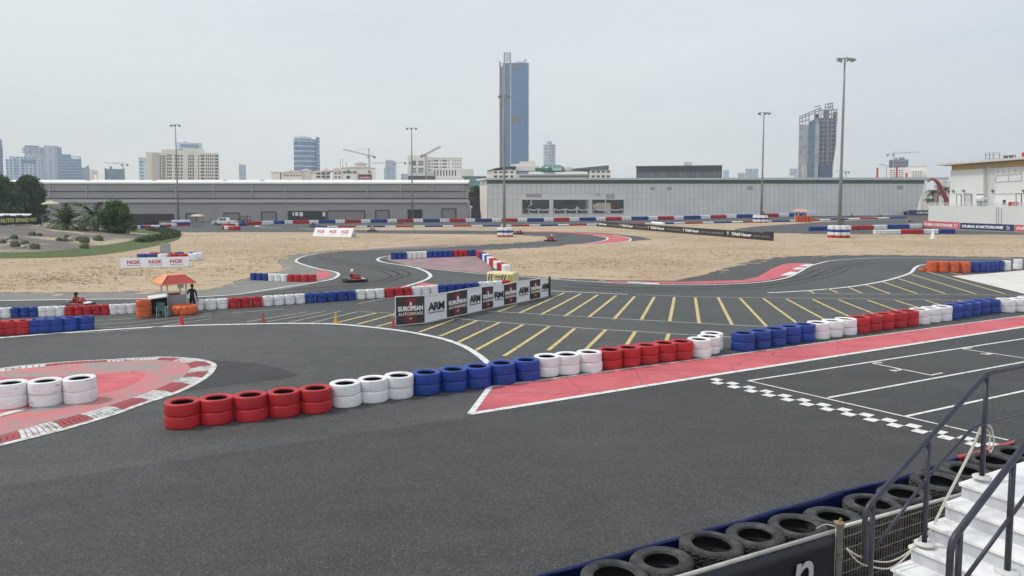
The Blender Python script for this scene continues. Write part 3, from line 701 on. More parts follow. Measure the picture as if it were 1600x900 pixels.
# ------------------------------------------------------------------ black tyres along the pit fence
def tread_material():
    m, nt, b = _nodes('black_rubber')
    tc = N(nt, 'ShaderNodeTexCoord'); n = N(nt, 'ShaderNodeTexNoise', Scale=5.0, Detail=6.0); L(nt, tc.outputs['Object'], n.inputs['Vector'])
    L(nt, ramp(nt, n.outputs[0], [(0.35, (0.018, 0.019, 0.021)), (0.7, (0.062, 0.061, 0.060))]), b.inputs['Base Color'])
    b.inputs['Roughness'].default_value = 0.62; b.inputs['Specular IOR Level'].default_value = 0.4
    s = N(nt, 'ShaderNodeSeparateXYZ'); L(nt, tc.outputs['Object'], s.inputs[0])
    rad = mathn(nt, 'SQRT', mathn(nt, 'ADD', mathn(nt, 'MULTIPLY', s.outputs[0], s.outputs[0]), mathn(nt, 'MULTIPLY', s.outputs[1], s.outputs[1])))
    ang = mathn(nt, 'ARCTAN2', s.outputs[1], s.outputs[0])
    rings = mathn(nt, 'SINE', mathn(nt, 'MULTIPLY', rad, 190.0)); ribs = mathn(nt, 'MULTIPLY', mathn(nt, 'SINE', mathn(nt, 'MULTIPLY', ang, 90.0)), ramp(nt, rad, [(0.435, 0.0), (0.45, 1.0)]))
    bump(nt, b, mathn(nt, 'ADD', rings, mathn(nt, 'MULTIPLY', ribs, 1.6)), 0.9, 0.006)
    dn = N(nt, 'ShaderNodeTexNoise', Scale=2.3, Detail=8.0, Roughness=0.7); L(nt, tc.outputs['Object'], dn.inputs['Vector'])
    src = b.inputs['Base Color'].links[0].from_socket
    L(nt, mixc(nt, ramp(nt, dn.outputs[0], [(0.48, 0.0), (0.72, 0.55)]), src, (0.13, 0.12, 0.105)), b.inputs['Base Color'])
    return m
rubber = tread_material()
def black_tyre_mesh(w, seed, hole=0.57):
    """tread cut into blocks: the lathe's tread rows are pushed in and out block by block"""
    r = 0.5; hr = r * hole; seg = 120; rn = random.Random(seed); per = [4, 5, 6][seed % 3]; g_ = 0.945
    prof = [(hr, w * .15), (hr * 1.025, w * .07), (hr * 1.06, w * .065), (hr * 1.075, w * .10), (hr * 1.10, w * .045), (r * .74, w * .014), (r * .80, w * .004), (r * .82, w * .012), (r * .90, 0.02 * w), (r * .955, w * .07), (r * .985, w * .13)]
    top = [(a, w - z) for a, z in prof[::-1]]
    tread = [(r, w * t) for t in (.16, .27, .28, .40, .41, .50, .51, .60, .61, .73, .74, .84)]
    nt0 = len(prof); prof = prof + tread + top
    mb = MB(); mb.lathe(prof, seg); k = len(prof)
    for a in range(seg):
        for j in range(len(tread)):
            vi = a * k + nt0 + j; v = mb.v[vi]
            row = j // 2 if j % 2 == 0 else (j + 1) // 2
            groove = ((a + (row * per) // 2 + (2 if row > 2 else 0)) % per) == 0
            f = g_ if groove else 1.0
            if j in (2, 5, 6, 9): f = min(f, 0.95 if (j in (2, 9)) else 1.0)
            mb.v[vi] = Vector((v.x * f, v.y * f, v.z))
    mb.lathe([(hr, w * .85), (hr * 1.07, w * .74), (r * .86, w * .76), (r * .9, w * .5), (r * .86, w * .24), (hr * 1.07, w * .26), (hr, w * .15)], 60, mi=1)
    me = mb.mesh('tyre', [rubber, hole_black], True); smooth_by_angle(me, 38); return me
BT = [black_tyre_mesh(0.30, s, h_) for s, h_ in ((0, .57), (1, .60), (2, .55), (4, .62))]
TZ = 1.62
black_px = [(880, 925), (960, 897), (1035, 871.5), (1110.5, 847), (1181, 831), (1247, 817), (1303, 804.5), (1364, 784), (1413, 767), (1466, 748.5), (1508, 732), (1549, 715.5), (1588, 704), (1624, 693)]
black_c = [P(x, y, TZ) for x, y in black_px]
print('black spacing', [round((b - a).length, 2) for a, b in zip(black_c, black_c[1:])])
row_d = (black_c[-2] - black_c[1]); row_d.z = 0; row_d.normalize()
row_n = Vector((row_d.y, -row_d.x, 0))        # towards the stand
tiers_n = ['lowest', 'second lowest', 'middle', 'second highest', 'topmost']
for i, c in enumerate(black_c):
    Dk = (0.99, 1.0, 0.96, 1.0, .94, .96, .98, .99, .93, 1.0, .97, .95, .96, .95)[i]
    for t in range(5):
        if not (6 <= i <= 9) and t < 3: continue          # hidden behind the black banner and the stairs
        ob = link('tyre', BT[(i * 3 + t) % 4]); ob.scale = (Dk,) * 3
        tilt = 0.05 if t == 4 else 0.012
        ob.rotation_euler = (rng.uniform(-tilt, tilt), rng.uniform(-tilt, tilt), rng.uniform(0, 6.28))
        ob.location = (c.x + rng.uniform(-.03, .03) * (t < 4), c.y + rng.uniform(-.03, .03) * (t < 4), TZ - 0.29 * (5 - t) - 0.01)
        tag(ob, f"{tiers_n[t]} worn black tyre of the {ORD[i] if i < 12 else ('thirteenth' if i == 12 else 'fourteenth')} stack from bottom along the pit fence", 'tyre', 'black tyres stacked along the pit fence'); n_tyres += 1
ped = MB()
print('tyres', n_tyres)
# ------------------------------------------------------------------ far tyre barriers: one bolted run each, a part per colour block
def px_run(label, base, seq, hpx, depth_w=0.9, group='far coloured tyre barriers', name='tyre_barrier'):
    """seq = [(colour letter, px0, px1)] along base polyline of ground pixels"""
    nm = {'R': 'red', 'W': 'white', 'B': 'blue', 'K': 'black'}
    xm = (seq[0][1] + seq[-1][2]) / 2
    root = empty('tyre_barrier', P(xm, interp(base, xm)), label, 'tyre barrier', group)
    for c, x0, x1 in seq:
        n = max(1, round((x1 - x0) / 5.0)); mb = MB()
        A, B = P(x0, interp(base, x0)), P(x1, interp(base, x1))
        hgt = PD(x0, interp(base, x0) - (hpx if not callable(hpx) else hpx(x0)), A.y).z
        d = (B - A) / n; dd = d.normalized(); nn = Vector((-dd.y, dd.x, 0)); 
        if nn.y < 0: nn = -nn
        tiers = max(1, round(hgt / 0.42)) if hgt > 0.6 else 1
        for i in range(n):
            c0 = A + d * (i + .5) + nn * depth_w / 2
            r_ = d.length / 2
            for t in range(tiers):
                w = hgt / tiers; z = 0.02 + t * w
                k = 12; prof = [(r_ * .55, w * .98), (r_ * .86, w), (r_ * 1.0, w * .86), (r_ * 1.0, w * .14), (r_ * .86, 0)]
                mb.lathe(prof, k, (c0.x, c0.y, z)); mb.add([(c0.x + r_ * .56 * math.cos(a * 6.283 / k), c0.y + r_ * .56 * math.sin(a * 6.283 / k), z + w * .9) for a in range(k)], [tuple(range(k))], 1)
        mats = [tyre_paint[nm[c]] if c != 'K' else rubber, hole_black]
        mb.build(nm[c] + '_block', mats, root, True, origin=tuple(A))
    return root
BASE_A = [(358, 353.5), (385, 352), (428, 350.3), (640, 347.5), (840, 346.6), (1070, 343), (1280, 337.3), (1400, 335.6), (1460, 335)]
seqA = [('R', 385, 410), ('W', 410, 428), ('B', 428.5, 445), ('W', 445, 458)]
x = 458.0; k = 0
while x < 1395:
    c, wd = (('R', 25), ('W', 15.3), ('B', 26), ('W', 15.2))[k % 4]; seqA.append((c, x, x + wd)); x += wd; k += 1
third = len(seqA) // 2
px_run('long red, white and blue tyre barrier in front of the grey warehouse', BASE_A, seqA[:19], 5.4)
px_run('long red, white and blue tyre barrier in front of the white panelled hall', BASE_A, seqA[19:], 5.6)
BASE_B = [(480, 355.7), (640, 355.2), (840, 353.5), (1070, 349.8), (1240, 346.3), (1330, 343.5), (1410, 340.8)]
seqB = []; x = 483.0; k = 0
while x < 1405:
    c, wd = (('B', 28), ('W', 17), ('R', 28), ('W', 17.5))[k % 4]; seqB.append((c, x, x + wd)); x += wd; k += 1
px_run('low single tyre border between the two far straights, left part', BASE_B, seqB[:20], 2.4)
px_run('low single tyre border between the two far straights, right part', BASE_B, seqB[20:], 2.4)
px_run('upper tyre barrier right of the tallest lamp mast', [(1264, 361), (1294, 360.7), (1331, 359.6), (1442, 356.3), (1460, 356)], [('B', 1266, 1310), ('W', 1315, 1331), ('R', 1331, 1366), ('W', 1366, 1387), ('B', 1387, 1422), ('W', 1422, 1442), ('K', 1442, 1457)], 6.6)
px_run('lower tyre barrier on the sand edge below the banner building', [(1367, 366.5), (1494, 364.9)], [('W', 1367, 1409), ('R', 1409, 1445), ('W', 1445, 1468), ('B', 1468, 1494)], 7)
px_run('tyre barrier beside the hedge left of the pickup', [(200, 358.2), (240, 357), (258, 354.6), (270, 353)], [('W', 202, 220), ('B', 221, 226), ('R', 226, 237), ('W', 237, 243), ('B', 243, 249), ('R', 249, 258), ('W', 258, 264)], 4.6)
px_run('short tyre barrier hooked round the pink corner near the pickup', [(346, 358.3), (369, 359.8)], [('R', 347, 352), ('W', 352, 358), ('R', 358, 369)], 5.6)
px_run('short tyre barrier joining the pink corner to the warehouse run', [(358, 354.8), (385, 352.6)], [('R', 358, 365), ('W', 365, 371), ('B', 371, 385)], 5.0)
px_run('dark tyre barrier below the black shutter of the warehouse', [(205, 351.5), (249, 350.8)], [('K', 205, 249)], 6)
# heap of barrier tyres by the warehouse: layers bolted together
def ring_stack(label, px, py, wpx, layers, group, full=True, name='tyre_ring'):
    c = P(px, py); W = wpx * c.y / FPX; root = empty('tyre_ring', c, label, 'tyre ring', group)
    z = 0.02; nm = {'R': 'red', 'W': 'white', 'B': 'blue'}
    n = 9; D = W / (1 + 1 / math.sin(math.pi / n)) * 1.02; rad = (W - D) / 2
    for col, hp_ in layers:
        w = hp_ * c.y / FPX; mb = MB(); unit = painted_tyre(w / D, 14)
        for i in range(n):
            a = 2 * math.pi * i / n
            p = c + Vector((rad * math.cos(a), rad * math.sin(a), 0))
            mb.add([v * D + Vector((p.x, p.y, z)) for v in unit.v], unit.f); mb.mi[-len(unit.mi):] = unit.mi
        ob = mb.build(nm[col] + '_layer', [tyre_paint[nm[col]], hole_black], root, True, origin=(c.x, c.y, z)); smooth_by_angle(ob.data, 50); z += w
    return root
RG = 'tyre rings round the lamp masts'
ring_stack('largest tyre ring, round the foot of the tallest lamp mast', 1310.5, 371.5, 33, [('R', 4), ('W', 5), ('B', 4), ('W', 6)], RG)
ring_stack('tyre ring round the mast in front of the blue tower', 789, 370, 25, [('R', 2.6), ('W', 4), ('B', 3.4), ('W', 4)], RG)
ring_stack('small tyre ring round the mast right of the black sponsor banner', 1188, 348, 23, [('R', 1.8), ('W', 3.2), ('B', 2.6), ('W', 3.4)], RG)
pa, pb = P(268, 353.5), P(296, 353); lp_ = empty('tyre_barrier', lerp(pa, pb, .5), 'layered tyre pile topped with white left of the small marshal shelter', 'tyre barrier', 'far coloured tyre barriers')
z_ = .02; kk = pa.y / FPX
for c_, h_ in (('red', 2.2), ('blue', 3.6), ('white', 3.6)):
    mb = MB(); n_ = 7; D_ = (pb - pa).length / n_
    for i_ in range(n_):
        for r_ in (0, 1): q = lerp(pa, pb, (i_ + .5) / n_); mb.lathe([(D_ * .25, h_ * kk * .9), (D_ * .44, h_ * kk), (D_ * .5, h_ * kk * .85), (D_ * .5, h_ * kk * .15), (D_ * .44, 0)], 12, (q.x, q.y + r_ * D_, z_))
    mb.build(c_ + '_layer', tyre_paint[c_], lp_, True, origin=(pa.x, pa.y, z_)); z_ += h_ * kk

# ------------------------------------------------------------------ floodlight masts
galv = mat('galvanised', (0.22, 0.23, 0.225), 0.55, 0.12, 0.6, metal=0.3); lampm = mat('lamp_housing', (0.16, 0.165, 0.16), 0.5, 0.1)
lens_m = mat('lamp_glass', (0.55, 0.56, 0.55), 0.2, 0.05)
def mast(label, px, py, ptop, wpx, heads, box=False):
    c = P(px, py); Ht = PD(px, ptop, c.y).z; k = c.y / FPX
    root = empty('lamp_mast', (c.x, c.y, 0), label, 'lamp mast', 'floodlight masts round the circuit')
    r0 = wpx * k / 2
    mb = MB(); mb.tube([(0, 0, 0), (0, 0, Ht * .35), (0, 0, Ht * .36), (0, 0, Ht * .7), (0, 0, Ht)], [r0 * 1.15, r0 * 1.0, r0 * .85, r0 * .7, r0 * .45], 10)
    mb.xform(Matrix.Translation(c)); mb.build('pole', galv, root, True)
    cr = MB(); hw = max(h[0] for h in heads) * k
    cr.tube([(-hw, 0, Ht), (hw, 0, Ht)], r0 * .22, 6)
    cr.tube([(0, -hw * .6, Ht), (0, hw * .6, Ht)], r0 * .22, 6)
    cr.xform(Matrix.Translation(c)); cr.build('crossarm', galv, root)
    for dx, dy, s in heads:
        h = MB(); w_ = s * k
        M = Matrix.Translation(Vector((dx * k, dy * k, Ht - 0.34 * w_))) @ Matrix.Rotation(R(-20) * (1 if dx > 0 else -1 if dx < 0 else 0), 4, 'Y')
        h.add([M @ Vector(v) * 1 for v in [(-.5 * w_, -.3 * w_, -.26 * w_), (.5 * w_, -.3 * w_, -.26 * w_), (.5 * w_, .3 * w_, -.26 * w_), (-.5 * w_, .3 * w_, -.26 * w_), (-.32 * w_, -.2 * w_, .26 * w_), (.32 * w_, -.2 * w_, .26 * w_), (.32 * w_, .2 * w_, .26 * w_), (-.32 * w_, .2 * w_, .26 * w_)]],
              [(3, 2, 1, 0), (4, 5, 6, 7), (0, 1, 5, 4), (1, 2, 6, 5), (2, 3, 7, 6), (3, 0, 4, 7)])
        h.f = h.f; h.mi[0] = 1
        h.xform(Matrix.Translation(c)); h.build('floodlight', [lampm, lens_m], root)
    if box:
        b = MB(); b.box((c.x + r0 * 1.9, c.y, Ht * .06), (r0 * 1.6, r0 * 1.2, Ht * .07)); b.build('control_box', lampm, root)
    return root
mast('lamp mast in front of the pale hotel left of centre', 279, 346.5, 195, 2.6, [(-6.5, 0, 4.4), (0, -2, 4.2), (6.5, 0, 4.4)])
mast('thin lamp mast between the crane and the white office block', 644.5, 346.5, 200, 2.6, [(-7, 0, 4.4), (0, -2, 4), (7, 0, 4.4)])
mast('lamp mast standing in front of the tall blue tower', 788, 366.5, 149, 4.0, [(-6, 0, 7.5), (6, 0, 7.5)])
mast('lamp mast between the black roof box and the dark unfinished tower', 1189.5, 347, 176, 3.3, [(-7, 0, 5.5), (2.5, -2, 5), (8.5, 0, 5)], True)
mast('tallest lamp mast at the right, its foot in a tyre ring', 1311, 370, 91, 5.3, [(-8, 0, 8.5), (5.5, -2, 7.5), (13.5, 2, 8)], True)

# ------------------------------------------------------------------ cones
def cone(label, px, py, hp_, col):
    c = P(px, py); c.z = 0.022; s = hp_ * c.y / FPX
    m = mat('cone_' + col, {'red': (0.50, 0.035, 0.03), 'dull': (0.34, 0.07, 0.05), 'yellow': (0.50, 0.33, 0.06)}[col], 0.6, 0.15, 6)
    root = empty('traffic_cone', c, label, 'traffic cone', 'traffic cones along the white line')
    b = MB(); b.box((0, 0, 0.025 * s), (.58 * s, .58 * s, .05 * s)); b.xform(Matrix.Translation(c)); b.build('base', m, root)
    k = MB(); k.lathe([(.21 * s, .05 * s), (.195 * s, .12 * s), (.06 * s, .96 * s), (.045 * s, s), (.0, s)], 16); k.xform(Matrix.Translation(c)); k.build('body', m, root, True)
cone('red traffic cone in front of the big orange tyre', 284, 508.5, 19, 'red')
cone('dull brown red traffic cone alone on the hatching', 411, 504.5, 16, 'dull')
cone('yellow traffic cone on the white line', 525, 505.5, 17, 'yellow')
cone('red traffic cone beside the black and red banner', 614.5, 509.8, 14, 'red')

# ------------------------------------------------------------------ banners and boards
vinyl_w = mat('white_vinyl', (0.74, 0.74, 0.76), 0.5, 0.04, 0.8); vinyl_k = mat('charcoal_vinyl', (0.035, 0.033, 0.034), 0.5, 0.15)
vinyl_r = mat('dark_red_vinyl', (0.16, 0.022, 0.025), 0.5, 0.15); ink_w = mat('white_ink', (0.78, 0.78, 0.78), 0.6, 0.03); ink_k = mat('black_ink', (0.012, 0.012, 0.014), 0.6, 0.05)
ink_r = mat('red_ink', (0.50, 0.02, 0.035), 0.6, 0.05); ink_g = mat('grey_ink', (0.34, 0.34, 0.35), 0.6, 0.05)
navy = mat('navy_vinyl', (0.018, 0.024, 0.10), 0.5, 0.12); pinkred = mat('pink_red_vinyl', (0.62, 0.10, 0.13), 0.5, 0.08)
kvinyl = mat('black_vinyl', (0.022, 0.023, 0.025), 0.45, 0.15)
UP = Vector((0, 0, 1))
def cloth_panel(A, B, zA, zB, nrm, wrinkle, seed, z0=0.06, nx=14, nz=10):
    mb = MB(); vs = []
    for thick in (0.0, -0.03):
        for j in range(nz + 1):
            for i in range(nx + 1):
                s, t = i / nx, j / nz
                p = lerp(A, B, s); zt = lerp(zA, zB, s)
                q = Vector((p.x, p.y, z0 + (zt - z0) * t))
                e = math.sin(math.pi * s) * .6 + .4
                k = noise.noise(Vector((s * 3 + seed * 7, t * 3, seed))) + .5 * noise.noise(Vector((s * 9 - t * 6 + seed, t * 5, 3.3)))
                vs.append(q + nrm * (thick + wrinkle * e * k))
    o = (nx + 1) * (nz + 1); fs = []
    for j in range(nz):
        for i in range(nx):
            a = j * (nx + 1) + i; f = (a, a + 1, a + nx + 2, a + nx + 1)
            fs += [f, tuple(v + o for v in f[::-1])]
    rim = [(j * (nx + 1), (j + 1) * (nx + 1)) for j in range(nz)] + [((j + 1) * (nx + 1) + nx, j * (nx + 1) + nx) for j in range(nz)] + [(i + 1, i) for i in range(nx)] + [(nz * (nx + 1) + i, nz * (nx + 1) + i + 1) for i in range(nx)]
    fs += [(a, b, b + o, a + o) for a, b in rim]
    mb.add(vs, fs); return mb
bw_bot = [(618.8, 509.6), (663.8, 505.3), (698.4, 497.6), (730.3, 490.7), (753, 485.4), (770.6, 481.2), (787.5, 477.9), (807.2, 474.2), (827.8, 469.7), (844.3, 466.2), (857.8, 462.4)]
bw_top = [463.5, 461.2, 457.2, 451.2, 448, 446.2, 444.3, 440, 437.6, 435, 433.2]
kinds = 'EAEAEMEAEA'
bc = P(735, 489.7)
bw = empty('banner_wall', bc, 'long advertising wall of alternating black red and white cloth banners', 'banner wall')
fr = MB()
for i, kd in enumerate(kinds):
    A, B = P(*bw_bot[i]), P(*bw_bot[i + 1]); zA, zB = PD(bw_bot[i][0], bw_top[i], A.y).z, PD(bw_bot[i + 1][0], bw_top[i + 1], B.y).z
    u = (B - A); W = u.length; u.normalize(); nr = Vector((u.y, -u.x, 0)); hgt = (zA + zB) / 2
    gap = u * 0.015
    p = cloth_panel(A + gap, B - gap, zA - .03, zB - .03, nr, 0.022, i)
    pb = p.build('banner_panel', vinyl_k if kd == 'E' else vinyl_w, bw, True, origin=tuple(A))
    tag(pb, {'E': 'black and red banner panel with white lettering', 'A': 'white banner panel with black three letter logo', 'M': 'white banner panel partly overlapped, logo cut off'}[kd])
    smooth_by_angle(pb.data, 60)
    mid = lerp(A, B, .5); us = (u + Vector((0, 0, (zB - zA) / W * 0.5))).normalized()
    t = MB(); mt = [ink_w]; off = nr * 0.035
    if kd == 'E':
        rp = MB(); q0 = lerp(A, B, .27); q1 = lerp(A, B, .70)
        rp.add([q0 + off * .8 + UP * .09, q1 + off * .8 + UP * .09, q1 + off * .8 + UP * (hgt - .12), q0 + off * .8 + UP * (hgt - .08)], [(0, 1, 2, 3)])
        rp.box(None, (0.001, .001, .001), M=Matrix.Translation(q0 + UP * .2))
        rb = rp.build('red_field', vinyl_r, pb)
        add_text(t, 'EUROPEAN', mid + UP * hgt * .57 + off, us, UP, W * .86, hgt * .17, nr, bold=.045)
        add_text(t, 'AUTOSPARES', mid + UP * hgt * .385 + off, us, UP, W * .86, hgt * .10, nr, bold=.01)
        add_text(t, 'UAE', mid + UP * hgt * .22 + off, us, UP, W * .09, hgt * .05, nr)
        g_ = MB()  # piston above the lettering
        t.tube([mid + UP * hgt * .66 + off, mid + UP * hgt * .80 + off], W * .018, 6)
        t.lathe([(0, .02), (W * .045, .02), (W * .045, -.0), (0, -.0)], 14, M=Matrix.Translation(mid + UP * hgt * .72 + off) @ nr.to_track_quat('Z', 'Y').to_matrix().to_4x4())
    else:
        mt = [ink_k]
        s_ = 'ARM' if kd == 'A' else 'RM'
        add_text(t, s_, mid + UP * hgt * .56 + off, us, UP, W * (.72 if kd == 'A' else .8), hgt * .30, nr, bold=.018, spacing=.86)
        add_text(t, 'www.armotors.ae', mid + UP * hgt * .345 + off, us, UP, W * .72, hgt * .05, nr, spacing=1.25)
    t.build('lettering', mt, pb)
    fr.bar(A + UP * (zA - .01), B + UP * (zB - .01), .06)
    fr.bar(A - nr * .05 + UP * .01, A - nr * .05 + UP * zA, .05)
    fr.bar(A - nr * .6 + UP * .03, A - nr * .05 + UP * .9, .04)
    fr.bar(A + nr * .03 + UP * .035, B + nr * .03 + UP * .035, .03)
fr.bar(B - nr * .05 + UP * .01, B - nr * .05 + UP * (zB + .03), .07)
fr.build('frame', mat('white_frame', (0.7, 0.7, 0.7), .5), bw)
eb = MB(); q = P(858.6, 462.2); eb.bar(q + UP * .02, q + UP * (zB + .06), .14, .4); eb.build('end_cover', kvinyl, bw)

# yellow caution block
cA, cB = P(760.5, 444.5), P(801, 446.5)
u = (cB - cA); Wc = u.length; u.normalize(); nr = Vector((u.y, -u.x, 0)); hc = PD(760, 424.8, cA.y).z
cm = lerp(cA, cB, .5); nb = -nr
root = empty('caution_block', cm, 'pale yellow foam barrier block with black chevrons and caution lettering', 'barrier block')
mb = MB(); D_ = 1.3
prof = [(0, 0.03), (0, hc - .15), (.12, hc), (D_ - .12, hc), (D_, hc - .15), (D_, 0.03)]
vs = []
for e, zc in ((0.0, 0), (0.04, .0), (.96, 0), (1.0, .0)):
    s = .94 if e in (0, 1) else 1
    for a, z in prof: vs.append(lerp(cA, cB, e) + nb * (D_ / 2 + (a - D_ / 2) * s) + UP * (z if z < .1 else z * (s * .5 + .5)))
fs = [tuple(range(6))[::-1], tuple(range(18, 24))]
for k in range(3):
    for j in range(6): fs.append((k * 6 + j, k * 6 + (j + 1) % 6, (k + 1) * 6 + (j + 1) % 6, (k + 1) * 6 + j))
mb.add(vs, [f[::-1] for f in fs]); mb.build('body', mat('cream_foam', (0.66, 0.60, 0.33), .7, .08, 1, dirt=(1.2, .55, (.5, .48, .4), .2, .7)), root)
ck = MB()
for e0, sg in ((.10, 1), (.20, 1), (.62, -1), (.72, -1)):
    for (z0, z1, s0, s1) in ((.12, .5, 0, -.05), (.5, .85, -.05, 0)):
        w_ = .04
        pts = [lerp(cA, cB, e0 + s0) + UP * hc * z0, lerp(cA, cB, e0 + s0 + w_) + UP * hc * z0, lerp(cA, cB, e0 + s1 + w_) + UP * hc * z1, lerp(cA, cB, e0 + s1) + UP * hc * z1]
        ck.add([p_ + nr * .012 for p_ in pts], [(0, 1, 2, 3)])
add_text(ck, 'CAUTION', lerp(cA, cB, .44) + UP * hc * .66 + nr * .02, u, UP, Wc * .26, hc * .16, nr)
add_text(ck, 'SLOW', lerp(cA, cB, .44) + UP * hc * .36 + nr * .02, u, UP, Wc * .17, hc * .16, nr)
ck.build('lettering', ink_k, root)
gp = MB(); gp.add([lerp(cA, cB, .82) + UP * hc * .12 + nr * .01, lerp(cA, cB, .98) + UP * hc * .12 + nr * .01, lerp(cA, cB, .98) + UP * hc * .86 + nr * .01, lerp(cA, cB, .82) + UP * hc * .86 + nr * .01], [(0, 1, 2, 3)])
gp.build('green_panel', mat('lime_vinyl', (0.42, 0.42, 0.09), .5), root)

def sponsor_board(label, A, B, h, lean, words_):
    """A-frame board: front sheet leaning back, rear sheet, end gussets"""
    u = (B - A); W = u.length; u.normalize(); nr = Vector((u.y, -u.x, 0)); c = lerp(A, B, .5)
    root = empty('sponsor_board', c, label, 'sponsor board', 'white leaning sponsor boards')
    top = -nr * lean + UP * h; mb = MB(); t = .04
    def slab(a0, a1, b1, b0, n): 
        mb.add([a0, a1, b1, b0, a0 + n * t, a1 + n * t, b1 + n * t, b0 + n * t], [(3, 2, 1, 0), (4, 5, 6, 7), (0, 1, 5, 4), (1, 2, 6, 5), (2, 3, 7, 6), (3, 0, 4, 7)])
    z = UP * .05
    fn = (u.cross(top.normalized())) * 1
    slab(A + z, B + z, B + top, A + top, fn); slab(B - nr * 2 * lean + z, A - nr * 2 * lean + z, A + top, B + top, -nr)
    mb.build('board', vinyl_w, root)
    e = MB(); e.add([B + z, B - nr * 2 * lean + z, B + top, A + z, A - nr * 2 * lean + z, A + top], [(0, 1, 2), (5, 4, 3)]); e.build('gusset', mat('grey_board', (.42, .42, .43), .6), root)
    v = top.normalized(); t1 = MB(); t2 = MB()
    for f in (.19, .505, .815):
        o = lerp(A, B, f) + fn * (t + .01)
        add_text(t1, 'NGK', o + top * .58, u, v, W * .20, top.length * .36, fn, bold=.03)
        add_text(t2, 'SPARK PLUGS', o + top * .27, u, v, W * .19, top.length * .085, fn, bold=.01)
    t1.build('lettering', ink_r, root); t2.build('lettering', ink_g if 'distant' in label else ink_k, root)
sponsor_board('white sponsor board with red letters in front of the tyre heap', P(188.5, 420.3), P(295.5, 417.3), 1.10, .35, None)
A_ = P(488.5, 369.6); B_ = P(548.5, 371.2)
sponsor_board('distant white sponsor board leaning back beside the far straight', A_, B_, 1.75, .9, None)
mb = MB(); c = P(249, 408); mb.box((c.x, c.y + 1.6, 1.15), (1.15, .25, 1.7)); mb.box((c.x, c.y + 1.9, .55), (.7, .7, 1.1)); mb.box((c.x, c.y + 1.46, 1.2), (.95, .02, 1.4))
tag(mb.build('control_cabinet', mat('grey_cabinet', (.33, .34, .32), .6), origin=(c.x, c.y + 1.6, 0)), 'grey box cabinet standing amid the tyre heap', 'cabinet')

# black watch-maker banner on the sand
tA, tB = P(932, 353.6), P(1205, 376.6); d = (tB - tA); u = d.normalized(); nr = Vector((u.y, -u.x, 0)); hb_ = 1.40; Wt = d.length
root = empty('trackside_banner', lerp(tA, tB, .5), 'long low black banner with white watch brand lettering across the sand', 'banner')
mb = MB(); n = 60; vs = []
for i in range(n + 1):
    p = lerp(tA, tB, i / n); zt = hb_ + .05 * noise.noise(Vector((i * .4, 0, 5))) + (.22 if i >= n - 1 else 0)
    b = nr * .05 * noise.noise(Vector((i * .5, 2, 1)))
    vs += [p + UP * .05 + b, p + UP * zt + b, p + UP * zt + b - nr * .5, p + UP * .05 + b - nr * .5]
fs = []
for i in range(n):
    for j in range(4): fs.append((i * 4 + j, (i + 1) * 4 + j, (i + 1) * 4 + (j + 1) % 4, i * 4 + (j + 1) % 4))
fs += [(0, 1, 2, 3), tuple(n * 4 + k for k in (3, 2, 1, 0))]
mb.add(vs, fs); mb.build('cloth', kvinyl, root)
def tpar(px, py=365): 
    q = PP(px, py, tA, u); return (q - tA).dot(u)
lt = MB(); lg = MB()
def plc(x0, x1): return (tpar(x0) + tpar(x1)) / 2, abs(tpar(x1) - tpar(x0))
for x0, x1 in ((935, 948.5), (971, 989.5), (1016, 1038.5), (1070.7, 1092.5), (1143, 1175)):
    m_, w_ = plc(x0, x1); o = tA + u * m_ + UP * (hb_ * .55) + nr * .09
    add_text(lt, 'TAG', o - u * w_ * .26, u, UP, w_ * .44, hb_ * .42, nr, bold=.05, shear=.15)
    add_text(lt, 'Heuer', o + u * w_ * .25, u, UP, w_ * .52, hb_ * .42, nr, bold=.03, shear=.1)
for x0, x1 in ((950, 967), (993, 1011), (1042, 1065), (1095, 1131), (1178, 1204)):
    m_, w_ = plc(x0, x1); o = tA + u * m_ + UP * (hb_ * .50) + nr * .09
    add_text(lg, "DON'T CRACK UNDER PRESSURE" if x1 < 1200 else "DON'T CRACK U", o, u, UP, w_, hb_ * .24, nr, bold=-.005)
for x in (933.2, 969, 1013.5, 1068.5, 1138):
    sh = MB(); o = tA + u * tpar(x) + UP * (hb_ * .55) + nr * .1; s = hb_ * .24
    pts = [(-.8, 1), (.8, 1), (.8, -.1), (0, -1.1), (-.8, -.1)]
    sh.add([o + u * a * s + UP * b * s for a, b in pts], [(4, 3, 2, 1, 0)], 0)
    sh.add([o + u * a * s * .72 + UP * b * s * .72 + nr * .01 for a, b in pts], [(4, 3, 2, 1, 0)], 1)
    sh.build('shield_emblem', [ink_w, mat('salmon_ink', (.50, .22, .15), .5)], root)
lt.build('lettering', ink_w, root); lg.build('lettering', ink_g, root)
# rolled white tube lying behind the banner
q0, q1 = P(1019, 351.5), P(1037, 353.5); z = UP * .55; mb = MB(); dq = (q1 - q0).normalized()
mb.tube([q0 + z, q0 + dq * .05 + z, q1 - dq * .05 + z, q1 + z], [.42, .5, .5, .42], 14); tag(mb.build('foam_roll', vinyl_w, None, True, origin=tuple(q0)), 'white padded roll lying behind the black banner', 'padded roll')
